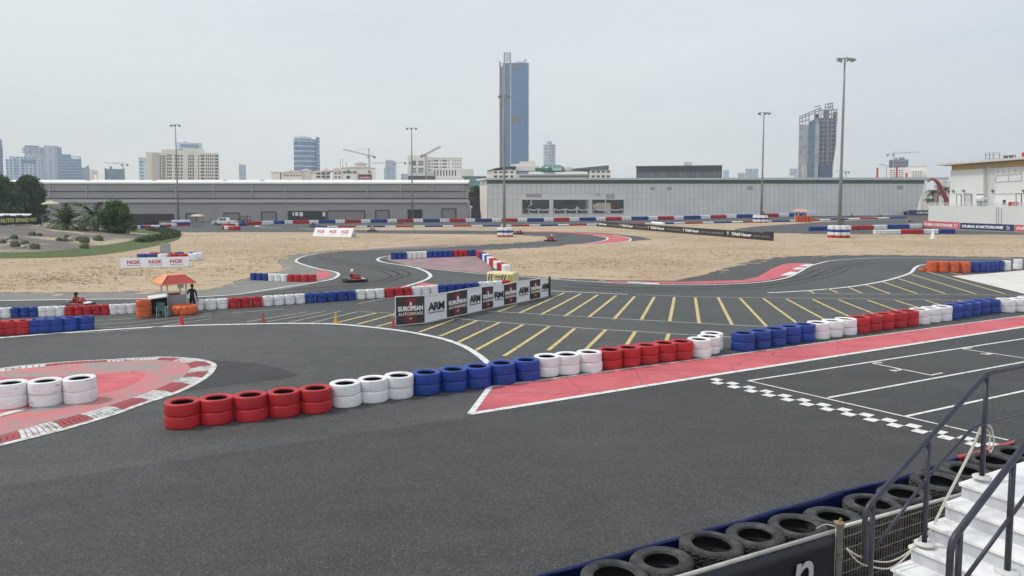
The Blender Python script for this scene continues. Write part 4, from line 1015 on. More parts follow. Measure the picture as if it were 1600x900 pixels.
# venue banners at the right
def venue_banner(label, x0, y0, t0, x1, y1, t1, m, words_, emblem=True, clip=None):
    A, B = P(x0, y0), P(x1, y1); zA, zB = PD(x0, t0, A.y).z, PD(x1, t1, B.y).z
    u = (B - A); W = u.length; u.normalize(); nr = Vector((u.y, -u.x, 0))
    root = empty('venue_banner', lerp(A, B, .5), label, 'banner', 'venue banners below the terrace wall')
    p = cloth_panel(A, B, zA, zB, nr, .02, x0, .12, 10, 5); p.build('cloth', m, root)
    hh = (zA + zB) / 2; t = MB(); us = (u + UP * ((zB - zA) / W)).normalized()
    if words_:
        f0, f1 = clip or (.04, .82)
        add_text(t, words_, lerp(A, B, (f0 + f1) / 2) + UP * hh * .52 + nr * .07, us, UP, W * (f1 - f0), hh * .40, nr, bold=.05, shear=.18)
    if emblem:
        o = lerp(A, B, .90) + UP * hh * .52 + nr * .07; s = hh * .24
        pts = [(-1.0, .3), (-.5, 1), (.3, .35), (1.2, .5), (.7, -.2), (1.0, -1), (-.9, -1), (-.7, -.2)]
        P3 = [o + u * a * s * .9 + UP * b * s for a, b in pts]
        for a, b in zip(P3, P3[1:] + P3[:1]): t.bar(a, b, .05 * hh, .05 * hh)
        t.bar(o - u * s * .5 - UP * s * .2, o + u * s * .4 - UP * s * .1, .05 * hh)
    if t.v: t.build('lettering', ink_w, root)
venue_banner('pink red venue banner with its left end hidden by black tyres', 1442, 356.3, 344.6, 1499.3, 358.6, 347.6, pinkred, 'DUBAI KARTDROME')
venue_banner('navy blue venue banner with white lettering and emblem', 1500, 358.6, 348, 1584.3, 362.1, 351, navy, 'DUBAI KARTDROME')
venue_banner('pink red venue banner cut off at the right edge', 1585, 362.1, 351, 1672, 366.2, 354.5, pinkred, 'DUBAI KARTDROME')
venue_banner('distant navy venue banner in the gap by the white hall', 1419, 336.6, 328.3, 1466, 336.3, 328.5, navy, 'DUBAI KARTDROME', False, (.28, .98))
venue_banner('plain navy panel left of the distant venue banner', 1399, 336, 331, 1418, 336.4, 330, navy, None, False)
# white bollard on the sand
c = P(1457.5, 373); mb = MB(); k = c.y / FPX; mb.lathe([(5 * k, 0), (5 * k, 1 * k), (2.6 * k, 1.6 * k), (2.3 * k, 13 * k), (2.0 * k, 14 * k), (0, 14 * k)], 14, tuple(c))
tag(mb.build('bollard', mat('bollard_paint', (.60, .64, .66), .5), None, True, origin=tuple(c)), 'short white bollard on the sand below the venue banners', 'bollard')

# auto parts hoarding behind the mound
A, B = PD(-70, 357, 118), PD(66, 352.5, 136); u = (B - A); u.z = 0; W = u.length; u.normalize(); nr = Vector((u.y, -u.x, 0))
root = empty('hoarding', (lerp(A, B, .5).x, lerp(A, B, .5).y, 0), 'dark hoarding with yellow lettering behind the planted mound', 'hoarding')
def HP(px, py): return PP(px, py, A, u)
a0, a1, b1, b0 = HP(-70, 360), HP(66, 350.7), HP(66, 337.5), HP(-70, 341)
mb = MB(); mb.add([a0, a1, b1, b0] + [p_ - nr * .15 for p_ in (a0, a1, b1, b0)], [(0, 1, 2, 3), (7, 6, 5, 4), (1, 0, 4, 5), (2, 1, 5, 6), (3, 2, 6, 7), (0, 3, 7, 4)]); mb.build('board', mat('hoarding_black', (.03, .028, .026), .5), root)
t = MB(); us = (HP(57, 343.5) - HP(0, 345.3)).normalized()
def htext(mb_, s, x0, x1, y0t, y0b, **kw):
    xm = (x0 + x1) / 2; ym = (y0t + y0b) / 2; o = HP(xm, ym); w_ = (HP(x1, ym) - HP(x0, ym)).length; h_ = (HP(xm, y0t) - HP(xm, y0b)).length
    add_text(mb_, s, o + nr * .04, us, UP, w_, h_, nr, **kw)
htext(t, 'AUTO', -0.5, 22, 341.2, 347.8, bold=.04); htext(t, 'SPARE', 24, 44.5, 340.8, 347, bold=.04); htext(t, 'PARTS', 46, 57, 340.3, 346, bold=.03)
t.build('lettering', mat('yellow_ink', (.60, .58, .24), .6), root)
t = MB(); htext(t, 'sales@autospareparts.ae', 11, 52, 350.2, 352.8); t.build('lettering', ink_w, root)
p_ = MB()
for x in (-50, 0, 40, 64):
    q = HP(x, 352); p_.bar((q.x, q.y + .2, 0), (q.x, q.y + .2, q.z + 1.2), .16)
p_.build('post', galv, root)
mb = MB(); q0, q1, q2, q3 = HP(-70, 338.5), HP(66, 336), HP(80, 334), HP(-70, 333)
w0 = -nr * 2.5
mb.add([q0 + w0, q1 + w0, q2 + w0 * 1.6, q3 + w0 * 1.6, q0 + w0 - UP * .12, q1 + w0 - UP * .12, q2 + w0 * 1.6 - UP * .12, q3 + w0 * 1.6 - UP * .12], [(0, 1, 2, 3), (7, 6, 5, 4), (0, 4, 5, 1), (1, 5, 6, 2), (2, 6, 7, 3), (3, 7, 4, 0)])
root2 = empty('canopy_board', tuple((lerp(q0, q1, .5) + w0).xy) + (0,), 'white sloping board above the dark hoarding', 'board')
mb.build('board', vinyl_w, root2)
pp = MB()
for q in (lerp(q0, q1, .2), lerp(q0, q1, .6), lerp(q0, q1, .95)): pp.bar((q.x + w0.x, q.y + w0.y, 0), (q.x + w0.x, q.y + w0.y, q.z - .15), .14)
pp.build('post', galv, root2)
t = MB()
for x in (9.5, 31, 50): 
    o = HP(x, 337.0) + w0 + nr * .05; add_text(t, 'NGK', o, us, UP, 1.5, .36, nr, bold=.03)
t.build('lettering', ink_k, root2)
# ------------------------------------------------------------------ karts and their drivers
blk_pl = mat('black_plastic', (0.018, 0.018, 0.019), 0.5, 0.1); red_pl = mat('red_plastic', (0.42, 0.02, 0.025), 0.4, 0.1); wht_pl = mat('white_plastic', (0.68, 0.68, 0.68), 0.4, 0.05)
suit = mat('red_suit', (0.36, 0.018, 0.025), 0.75, 0.15, 5); helm_w = mat('white_helmet', (0.70, 0.70, 0.70), 0.3, 0.04); helm_k = mat('black_helmet', (0.02, 0.02, 0.022), 0.3, 0.05)
visor = mat('visor', (0.01, 0.01, 0.012), 0.15, 0.0); skin = mat('skin', (0.30, 0.17, 0.11), 0.6, 0.06, 8); steel = mat('steel_tube', (0.32, 0.32, 0.33), 0.4, 0.1, metal=0.6)
def rounded(x0, x1, y0, y1, r, n=5):
    out = []
    for cx, cy, a0 in ((x1 - r, y1 - r, 0), (x0 + r, y1 - r, 90), (x0 + r, y0 + r, 180), (x1 - r, y0 + r, 270)):
        for k in range(n + 1):
            a = R(a0 + 90 * k / n); out.append((cx + r * math.cos(a), cy + r * math.sin(a)))
    return out
def make_kart():
    root = empty('go_kart', (0, 0, 0), 'kart', 'go-kart')
    m = MB(); m.prism(rounded(-.72, .80, -.36, .36, .12), .05, .09); m.bar((-.7, -.25, .13), (.75, -.25, .13), .04); m.bar((-.7, .25, .13), (.75, .25, .13), .04); m.bar((-.62, -.6, .14), (-.62, .6, .14), .04)
    m.build('chassis', steel, root)
    m = MB(); ring = rounded(-1.0, 1.02, -.66, .66, .28, 6)
    m.tube([(x, y, .17) for x, y in ring + ring[:1]], .085, 8, caps=False); m.build('bumper', blk_pl, root, True)
    for s in (-1, 1):
        m = MB(); m.add([(-.42, s * .40, .08), (.40, s * .38, .08), (.40, s * .60, .10), (-.42, s * .62, .10), (-.40, s * .40, .30), (.34, s * .38, .26), (.34, s * .57, .20), (-.40, s * .60, .24)], [(0, 1, 2, 3), (7, 6, 5, 4), (0, 4, 5, 1), (1, 5, 6, 2), (2, 6, 7, 3), (3, 7, 4, 0)] if s > 0 else [(3, 2, 1, 0), (4, 5, 6, 7), (1, 5, 4, 0), (2, 6, 5, 1), (3, 7, 6, 2), (0, 4, 7, 3)])
        m.build('side_pod', red_pl, root)
    m = MB(); vs = []
    for x, hw, z0, z1 in ((.55, .30, .12, .34), (.72, .42, .10, .32), (.90, .46, .09, .25), (1.00, .36, .10, .18)):
        vs += [(x, -hw, z0), (x, hw, z0), (x, hw * .8, z1), (x, -hw * .8, z1)]
    fs = [(3, 2, 1, 0), (12, 13, 14, 15)] + [(k * 4 + j, k * 4 + (j + 1) % 4, k * 4 + 4 + (j + 1) % 4, k * 4 + 4 + j) for k in range(3) for j in range(4)]
    m.add(vs, fs); m.build('nose_cone', wht_pl, root)
    m = MB(); m.add([(.30, -.15, .34), (.30, .15, .34), (.34, .13, .62), (.34, -.13, .62), (.58, -.20, .28), (.58, .20, .28), (.46, .14, .54), (.46, -.14, .54)], [(0, 3, 2, 1), (4, 5, 6, 7), (0, 4, 7, 3), (1, 2, 6, 5), (3, 7, 6, 2), (0, 1, 5, 4)])
    m.build('front_panel', red_pl, root)
    m = MB(); m.lathe([(.105, -.012), (.13, -.012), (.13, .012), (.105, .012)], 16, close=True, M=Matrix.Translation((.27, 0, .56)) @ Matrix.Rotation(R(-55), 4, 'Y')); m.tube([(.27, 0, .56), (.46, 0, .22)], .014, 6); m.build('steering_wheel', blk_pl, root)
    m = MB(); vs = []
    for x, z, hw in ((.12, .12, .17), (-.05, .10, .19), (-.22, .14, .20), (-.34, .32, .20), (-.42, .56, .17)):
        vs += [(x, -hw, z + .14), (x, -hw * .7, z), (x, hw * .7, z), (x, hw, z + .14)]
    fs = [(k * 4 + j, k * 4 + 4 + j, k * 4 + 5 + j, k * 4 + 1 + j) for k in range(4) for j in range(3)]
    m.add(vs, fs + [f[::-1] for f in fs]); m.build('seat', blk_pl, root, True)
    m = MB(); m.box((-.55, -.36, .28), (.34, .26, .30)); m.lathe([(.10, -.05), (.10, .05), (0, .05)], 10, M=Matrix.Translation((-.55, -.50, .30)) @ Matrix.Rotation(R(90), 4, 'X')); m.tube([(-.55, -.3, .42), (-.8, -.1, .36), (-.95, .15, .36)], .04, 8); m.build('engine', steel, root)
    for x, s, wd in ((-.62, -1, .20), (-.62, 1, .20), (.60, -1, .14), (.60, 1, .14)):
        m = MB(); M = Matrix.Translation((x, s * .56, .14)) @ Matrix.Rotation(R(90), 4, 'X'); h = wd / 2
        m.lathe([(.07, -h * .9), (.115, -h), (.14, -h * .8), (.14, h * .8), (.115, h), (.07, h * .9)], 16, M=M); wh = m.build('wheel', blk_pl, root, True)
        m = MB(); m.lathe([(0, -h * .7), (.07, -h * .85), (.07, h * .85), (0, h * .7)], 10, M=M); m.build('rim', steel, wh)
    return root
def make_driver(hm_m, bend=0.0):
    root = empty('person', (0, 0, 0), 'driver', 'person')
    J = [(-.20, 0, .26, .13), (-.24, 0, .42, (.15, .12)), (-.27, 0, .58, (.17, .12)), (-.26, 0, .70, (.12, .09)), (-.23, 0, .79, .055), (-.21, 0, .86, .07)]
    E = [(0, 1), (1, 2), (2, 3), (3, 4), (4, 5)]
    for s in (-1, 1):
        b = len(J); J += [(-.25, s * .20, .67, .07), (-.06, s * .27, .52, .05), (.20, s * .15, .56, .038), (.26, s * .12, .57, .035)]
        E += [(3, b), (b, b + 1), (b + 1, b + 2), (b + 2, b + 3)]
        b = len(J); J += [(-.10, s * .12, .24, .09), (.22, s * .20, .38, .075), (.52, s * .17, .20, .05), (.62, s * .17, .22, .04)]
        E += [(0, b), (b, b + 1), (b + 1, b + 2), (b + 2, b + 3)]
    me = skin_body('body', J, E, suit); body = link('body', me); attach(body, root)
    m = MB(); m.lathe([(0, -.16), (.08, -.155), (.125, -.10), (.145, .0), (.135, .08), (.09, .14), (0, .16)], 18, M=Matrix.Translation((-.19, 0, .95)) @ Matrix.Diagonal((1.12, .92, 1.0, 1))); h = m.build('helmet', hm_m, root, True)
    m = MB(); vs = []; 
    for a in range(-5, 6):
        t = R(a * 13); vs += [(-.19 + .168 * math.cos(t), .139 * math.sin(t), .91), (-.19 + .166 * math.cos(t), .137 * math.sin(t), .99)]
    m.add(vs, [(2 * i, 2 * i + 2, 2 * i + 3, 2 * i + 1) for i in range(10)]); m.build('visor', visor, h)
    return root
kp = make_kart(); dw = make_driver(helm_w); dk = make_driver(helm_k); used = {'k': 0, 'w': 0, 'd': 0}
def kart_at(px, py, yaw, sc, lab, dlab, dark=False):
    p = P(px, py); p.z = 0.025
    place_copy(kp, used['k'] == 0, p, R(yaw), sc, lab, 'karts out on the circuit'); used['k'] += 1
    key = 'd' if dark else 'w'; d = dk if dark else dw
    place_copy(d, used[key] == 0, p, R(yaw), sc, dlab, 'kart drivers on the circuit'); used[key] += 1
kart_at(123, 478.5, -3, 0.86, 'go-kart seen side on along the left wall', 'kart driver in red suit and dark helmet beyond the left wall', True)
kart_at(554, 440.5, 24, 1.0, 'go-kart on the grey bend with white nose', 'kart driver in red suit and white helmet on the grey bend')
kart_at(490, 352.3, 8, 1.15, 'small go-kart on the upper straight above the distant sponsor board', 'distant driver in kart above the sponsor board')
kart_at(582.5, 361.6, 6, 1.15, 'small go-kart on the lower straight right of the distant sponsor board', 'distant driver in kart right of the sponsor board')
kart_at(627.5, 349.2, 4, 1.15, 'small go-kart passing red tyres near the thin lamp mast', 'distant driver in kart near the thin lamp mast', True)
kart_at(811, 366, 172, 1.1, 'go-kart just right of the mast tyre ring', 'driver in kart just right of the mast tyre ring')
kart_at(860, 377, 160, 1.05, 'dark go-kart at the pink hairpin', 'driver in red at the pink hairpin')
kart_at(1331, 338.8, 5, 1.3, 'distant go-kart against blue tyres right of the tallest mast', 'distant driver against blue tyres right of the tallest mast', True)
kart_at(1376, 338.6, 5, 1.3, 'distant go-kart against red tyres below the hall', 'distant driver against red tyres below the hall')
kart_at(1420, 347.2, 195, 1.15, 'orange red go-kart nearing the white terrace wall', 'driver in kart nearing the white terrace wall')

# marshal standing behind the hut, back to the stand, leaning on the panel
def marshal():
    c = P(301, 487); c.z = 0.02
    root = empty('person', c, 'person in black clothes standing with an arm on the hut panel', 'person')
    J = [(0, 0, .92, (.155, .11)), (0, 0, 1.08, (.15, .105)), (0, -.01, 1.28, (.18, .115)), (0, 0, 1.43, (.12, .09)), (0, .02, 1.52, .055), (0, .04, 1.60, .06)]
    E = [(0, 1), (1, 2), (2, 3), (3, 4), (4, 5)]
    for s, arm in ((-1, [(-.22, 0, 1.40, .075), (-.36, .10, 1.16, .055), (-.56, .22, 1.10, .042)]), (1, [(.22, 0, 1.40, .075), (.29, -.02, 1.12, .055), (.27, .10, .88, .042)])):
        b = len(J); J += arm; E += [(3, b), (b, b + 1), (b + 1, b + 2)]
        b = len(J); J += [(s * .10, 0, .84, .11), (s * .12, .02, .48, .075), (s * .13, -.02, .09, .05), (s * .14, .14, .04, .045)]
        E += [(0, b), (b, b + 1), (b + 1, b + 2), (b + 2, b + 3)]
    me = skin_body('body', J, E, mat('black_cloth', (0.014, 0.014, 0.018), .85, .2, 6)); sc = .96
    for v in me.vertices: v.co *= sc
    b = link('body', me); b.location = c; attach(b, root)
    m = MB(); m.lathe([(0, -.13), (.06, -.12), (.085, -.03), (.09, .04), (.06, .115), (0, .13)], 14, M=Matrix.Translation(Vector((0, .05, 1.68)) * sc + c)); m.build('head', skin, root, True)
    m = MB(); m.lathe([(.094, -.04), (.1, .03), (.075, .115), (0, .145)], 14, M=Matrix.Translation(Vector((0, .035, 1.69)) * sc + c)); m.build('hair', mat('black_hair', (.012, .011, .01), .7), root, True)
    for ang, q in ((0, (-.575, .235, 1.09)), (1, (.27, .12, .85))):
        m = MB(); o = Vector(q) * sc + c; d = Vector((-.6, .5, -.3)).normalized() if ang == 0 else Vector((0, .3, -1)).normalized()
        side_ = d.cross(UP).normalized() if ang == 0 else Vector((1, 0, 0))
        m.tube([o - d * .02, o + d * .07], [.03, .036], 6)
        for k in range(4): m.tube([o + d * .06 + side_ * (k - 1.5) * .018, o + d * (.13 + (.0, .015, .012, -.01)[k]) + side_ * (k - 1.5) * .02 - UP * .015], .008, 5)
        m.tube([o + side_ * .03, o + side_ * .05 + d * .06], .009, 5); m.build('hand', skin, root, True)
marshal()

# ------------------------------------------------------------------ marshal hut
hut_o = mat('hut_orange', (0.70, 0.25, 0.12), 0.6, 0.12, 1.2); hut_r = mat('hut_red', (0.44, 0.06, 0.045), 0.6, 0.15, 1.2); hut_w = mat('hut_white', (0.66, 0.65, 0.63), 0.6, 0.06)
hc_ = PD(271, 440, 46.8); hc_ = Vector((hc_.x, hc_.y, 0.02))
hut = empty('marshal_hut', hc_, 'open marshal hut with an orange pyramid roof on four white posts', 'marshal hut')
zr = PD(270, 440.5, 46.8).z; zt = PD(270, 428.6, 46.8).z
ang0 = R(-93)
def sq(rad, a0=ang0): return [hc_ + Vector((rad * math.cos(a0 + k * math.pi / 2), rad * math.sin(a0 + k * math.pi / 2), 0)) for k in range(4)]
e, t_ = sq(1.48), sq(.74)
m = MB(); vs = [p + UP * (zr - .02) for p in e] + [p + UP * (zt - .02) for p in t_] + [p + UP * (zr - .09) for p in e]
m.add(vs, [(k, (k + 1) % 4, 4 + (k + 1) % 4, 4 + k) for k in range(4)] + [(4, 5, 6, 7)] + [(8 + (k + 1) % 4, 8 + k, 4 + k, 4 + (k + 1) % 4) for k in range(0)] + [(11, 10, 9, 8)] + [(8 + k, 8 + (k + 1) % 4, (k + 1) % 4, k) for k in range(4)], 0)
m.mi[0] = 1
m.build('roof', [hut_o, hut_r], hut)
m = MB()
for k in (0, 1, 3): m.bar(e[k] + UP * (zr + .0), t_[k] + UP * (zt + .0), .05)
m.build('hip_trim', mat('cream_trim', (.70, .52, .30), .6), hut)
for p in sq(.80): m = MB(); m.bar(p, p + UP * zr, .075); m.build('post', hut_w, hut)
s4 = sq(.86)
def panel(a, b, z0, z1, mt, nm):
    m = MB(); m.bar(lerp(a, b, .06) + UP * (z0 + z1) / 2, lerp(a, b, .94) + UP * (z0 + z1) / 2, .04, z1 - z0); m.build(nm, mt, hut)
panel(s4[3], s4[0], .25, 1.12, hut_r, 'red_panel')
panel(s4[0], s4[1], .25, 1.12, mat('hut_grey', (.27, .26, .27), .6), 'grey_panel'); panel(s4[2], s4[3], .25, 1.12, hut_r, 'red_panel')
m = MB(); m.bar(s4[0] + UP * .1, s4[0] + UP * 1.14, .09); m.build('corner_trim', hut_w, hut)
m = MB(); q = PD(282, 443, 46.2); m.box((q.x, q.y, q.z - .12), (.28, .2, .3)); m.build('speaker_box', mat('grey_plastic', (.30, .29, .28), .6), hut)
# desk
dA, dB = P(233, 495.5), P(262, 493.5); z0_, z1_ = PD(233, 468.5, dA.y).z, PD(262, 464.2, dB.y).z
desk = empty('desk', lerp(dA, dB, .5), 'dark open fronted desk with sloping white top beside the hut', 'desk')
u = (dB - dA).normalized(); nb = Vector((-u.y, u.x, 0)); m = MB()
m.add([dA + UP * z0_, dB + UP * z1_, dB + nb * .7 + UP * (z1_ + .1), dA + nb * .7 + UP * (z0_ + .1)] + [dA + UP * (z0_ + .06), dB + UP * (z1_ + .06), dB + nb * .7 + UP * (z1_ + .16), dA + nb * .7 + UP * (z0_ + .16)], [(3, 2, 1, 0), (4, 5, 6, 7), (0, 1, 5, 4), (1, 2, 6, 5), (2, 3, 7, 6), (3, 0, 4, 7)])
m.build('top', hut_w, desk)
dk_m = mat('dark_green_board', (.018, .03, .034), .7, .2, 2)
m = MB(); m.bar(dA + nb * .66 + UP * (z0_ / 2 + .02), dB + nb * .66 + UP * (z0_ / 2 + .02), .03, z0_ - .04); m.build('back_panel', dk_m, desk)
for q, zz in ((dA, z0_), (dB, z1_)): m = MB(); m.bar(q + nb * .02 + UP * zz / 2, q + nb * .64 + UP * zz / 2, .04, zz - .03); m.build('side_panel', dk_m, desk)
# chair in front of the desk
cc = P(253.5, 496.3); cc.z = .021
chair = empty('chair', cc, 'green chair with pale metal arms in front of the dark desk', 'chair')
M = Matrix.Translation(cc) @ Matrix.Rotation(R(8), 4, 'Z'); teal = mat('teal_plastic', (.05, .115, .115), .6, .1); pale = mat('pale_metal', (.55, .54, .50), .4)
m = MB(); m.box((0, 0, .42), (.46, .42, .05)); m.xform(M); m.build('seat', teal, chair)
m = MB(); m.box((0, -.2, .70), (.46, .05, .42)); m.xform(M); m.build('backrest', teal, chair)
for sx in (-1, 1):
    for sy in (-1, 1): m = MB(); m.tube([(sx * .25, sy * .2, 0), (sx * .25, sy * .2, .60 if sy > 0 else .62)], .018, 6); m.xform(M); m.build('leg', pale, chair)
    m = MB(); m.bar((sx * .25, -.22, .62), (sx * .25, .24, .62), .05, .03); m.xform(M); m.build('armrest', pale, chair)
m = MB(); q = P(260.5, 494.2); m.box((q.x, q.y + .15, .17), (.55, .32, .24)); m.box((q.x, q.y + .15, .31), (.5, .28, .05)); tag(m.build('storage_box', mat('teal_box', (.10, .20, .20), .5), origin=(q.x, q.y + .15, .02)), 'teal plastic storage box on the ground beside the chair', 'box')
c_ = front_to_centre(225, 497.3, .82)
for t in range(3): tyre('orange', c_ + UP * (.02 + .345 * t), .84, .345, f"{('lowest', 'middle', 'topmost')[t]} orange tyre of the three high stack beside the desk", 'orange tyres stacked by the hut', 2)
# tractor tyre lying flat: lugs cut across its tread
c_ = front_to_centre(288, 494.4, 1.5); Dt = 1.56; wt = .60; m = MB(); r = Dt / 2
prof = [(r * .5, wt * .2), (r * .55, wt * .06), (r * .75, 0), (r * .9, wt * .05), (r * .97, wt * .16), (r, wt * .3), (r, wt * .7), (r * .97, wt * .84), (r * .9, wt * .95), (r * .75, wt), (r * .55, wt * .94), (r * .5, wt * .8)]
seg = 96; m.lathe(prof, seg); k = len(prof)
for a in range(seg):
    for j in range(3, 9):
        ph = (a + (j - 3) * 1.2 if j < 6 else a + (8 - j) * 1.2 + 4) % 8
        if ph < 3.6: v = m.v[a * k + j]; f = .955; m.v[a * k + j] = Vector((v.x * f, v.y * f, v.z))
m.lathe([(r * .5, wt * .8), (r * .8, wt * .6), (r * .8, wt * .4), (r * .5, wt * .2)], 40, mi=1)
ob = m.build('tractor_tyre', [tyre_paint['orange'], hole_black], None, True); smooth_by_angle(ob.data, 35); ob.location = (c_.x, c_.y, .02); tag(ob, 'big orange tractor tyre lying flat in front of the hut', 'tractor tyre')

# small distant shelters
def shelter(label, px, py, wpx, hpx, roofm, base=None):
    c = P(px, py); k = c.y / FPX; W, Hh = wpx * k, hpx * k
    root = empty('marshal_shelter', c, label, 'marshal shelter', 'small distant marshal shelters')
    m = MB(); e = [(-W / 2, -W / 2, Hh * .84), (W / 2, -W / 2, Hh * .84), (W / 2, W / 2, Hh * .84), (-W / 2, W / 2, Hh * .84), (-W * .25, -W * .25, Hh), (W * .25, -W * .25, Hh), (W * .25, W * .25, Hh), (-W * .25, W * .25, Hh)]
    m.add(e, [(3, 2, 1, 0), (4, 5, 6, 7)] + [(i, (i + 1) % 4, 4 + (i + 1) % 4, 4 + i) for i in range(4)]); m.xform(Matrix.Translation(c)); m.build('roof', roofm, root)
    for sx in (-1, 1):
        for sy in (-1, 1): m = MB(); m.bar((sx * W * .32, sy * W * .32, 0), (sx * W * .32, sy * W * .32, Hh * .85), W * .05); m.xform(Matrix.Translation(c)); m.build('post', base and hut_w or galv, root)
    m = MB()
    if base: 
        n = 5; D = W * 1.25 / n
        for i in range(n):
            for t in range(2): m.lathe([(D * .3, .0), (D * .45, 0), (D * .5, Hh * .05), (D * .5, Hh * .2), (D * .45, Hh * .25), (D * .25, Hh * .23)], 12, (-W * .62 + D * (i + .5), -W * .5, t * Hh * .25))
        m.xform(Matrix.Translation(c)); m.build('tyre_front', base, root)
    else:
        m.bar((-W * .32, -W * .32, Hh * .04), (W * .32, -W * .32, Hh * .04), W * .05); m.bar((-W * .32, -W * .32, Hh * .3), (W * .32, -W * .32, Hh * .3), W * .05); m.bar((-W * .32, W * .32, Hh * .3), (W * .32, W * .32, Hh * .3), W * .05)
        m.xform(Matrix.Translation(c)); m.build('rail', galv, root)
shelter('small open shelter with pale orange roof left of the pickup', 309, 354.3, 17, 19.5, mat('pale_shelter_roof', (.66, .42, .30), .7, .1))
shelter('small shelter with orange tyre front below the white hall', 1251, 347, 21, 20, mat('pink_shelter_roof', (.70, .36, .28), .7, .1), tyre_paint['orange'])
# parasol
c = PD(80, 330, 190); c.z = 0; zt = PD(84, 313, 190).z; ps = empty('parasol', c, 'cream parasol standing in front of the grey warehouse', 'parasol')
m = MB(); m.lathe([(0, zt), (2.1, zt - .8), (2.15, zt - 1.05), (2.05, zt - .95), (0, zt - .12)], 8, tuple(c)); m.build('canopy', mat('cream_cloth', (.52, .46, .36), .8), ps)
m = MB(); m.tube([c, c + UP * zt], .07, 8); m.build('pole', galv, ps)
# pickup
def pickup():
    c = P(351, 352); k = c.y / FPX; s = 37 * k / 5.3
    root = empty('pickup_truck', c, 'white double cab pickup parked in front of the warehouse', 'pickup truck')
    wm = mat('white_car_paint', (.72, .72, .72), .3, .03); gl = mat('car_glass', (.03, .035, .04), .15, .05)
    M = Matrix.Translation(c) @ Matrix.Rotation(R(174), 4, 'Z') @ Matrix.Scale(s, 4)
    def side(profile, hw, inset=0):
        m = MB(); n = len(profile); vs = [(x, -hw + (inset if z > 1.1 else 0), z) for x, z in profile] + [(x, hw - (inset if z > 1.1 else 0), z) for x, z in profile]
        fs = [tuple(range(n)), tuple(range(n, 2 * n))[::-1]] + [((i + 1) % n, i, n + i, n + (i + 1) % n) for i in range(n)]
        m.add(vs, fs); m.xform(M); return m
    side([(-2.6, .5), (2.55, .42), (2.62, .6), (2.58, .85), (1.35, 1.05), (.65, 1.72), (-.75, 1.75), (-.95, 1.08), (-2.62, 1.06), (-2.65, .6)], .88, .14).build('body', wm, root)
    for sy in (-1, 1):
        for a, b in ((.60, -.02), (-.08, -.72)):
            m = MB(); y = sy * .80; f = [(a + .35 if a > 0 else a, y * 1.02 * 1.08, 1.12), (b, y * 1.1, 1.12), (b, y * .96, 1.62), (a - .03, y * .96, 1.62)]; m.add(f, [(0, 1, 2, 3), (3, 2, 1, 0)]); m.xform(M); m.build('side_window', gl, root)
    m = MB(); m.add([(1.30, -.72, 1.10), (1.30, .72, 1.10), (.70, .66, 1.68), (.70, -.66, 1.68)], [(0, 1, 2, 3)]); m.xform(Matrix.Translation((.03, 0, .03))); m.xform(M); m.build('windscreen', gl, root)
    for x in (-1.6, 1.65):
        for sy in (-1, 1):
            m = MB(); m.lathe([(.0, -.12), (.3, -.13), (.38, -.1), (.38, .1), (.3, .13), (0, .12)], 16, M=M @ Matrix.Translation((x, sy * .80, .38)) @ Matrix.Rotation(R(90), 4, 'X')); wh = m.build('wheel', blk_pl, root, True)
            m = MB(); m.lathe([(.0, -.145), (.2, -.14), (.2, .14), (0, .145)], 12, M=M @ Matrix.Translation((x, sy * .80, .38)) @ Matrix.Rotation(R(90), 4, 'X')); m.build('rim', galv, wh)
    for sy in (-1, 1): m = MB(); m.box((2.58, sy * .62, .78), (.1, .34, .16)); m.xform(M); m.build('headlight', lens_m, root)
pickup()
# black tubular rack beside the pickup
c = P(384, 348.5); k = c.y / FPX; m = MB()
for x in (-7, -3, 3, 7): m.bar((c.x + x * k, c.y, 0), (c.x + x * k, c.y, 12 * k), .16)
for z in (1, 5, 10): m.bar((c.x - 7 * k, c.y, z * k), (c.x + 7 * k, c.y, z * k), .14)
m.box((c.x, c.y + .6, 2 * k), (16 * k, 1.0, 3 * k)); m.bar((c.x - 1 * k, c.y, 5 * k), (c.x + 2 * k, c.y, 11 * k), .2)
tag(m.build('storage_rack', blk_pl, origin=tuple(c)), 'black tubular rack standing right of the white pickup', 'rack')
# ------------------------------------------------------------------ buildings
def bld(label, name='building', cat='building', loc=(0, 0, 0), group=None): return empty(name, (loc[0], loc[1], 0), label, cat, group)
def fbox(x0, x1, ytop, Y, depth, z0=0.0, ybot=None):
    """box whose near face spans pixels x0..x1, top at pixel ytop, standing at distance Y"""
    a, b = PD(x0, ytop, Y), PD(x1, ytop, Y)
    zb = PD(x0, ybot, Y).z if ybot is not None else z0
    return a.x, b.x, Y, Y + depth, zb, a.z
def addf(mb, f, mi=0):
    x0, x1, y0, y1, z0, z1 = f; mb.box(((x0 + x1) / 2, (y0 + y1) / 2, (z0 + z1) / 2), (x1 - x0, y1 - y0, z1 - z0), mi=mi); return mb
def part(root, name, f, m):
    return addf(MB(), f).build(name, m, root, origin=((f[0] + f[1]) / 2, f[2], f[4]))
winm = mat('window_glass', (0.075, 0.088, 0.10), .2, .3, .05); framem = mat('window_frame', (.45, .44, .42), .6)
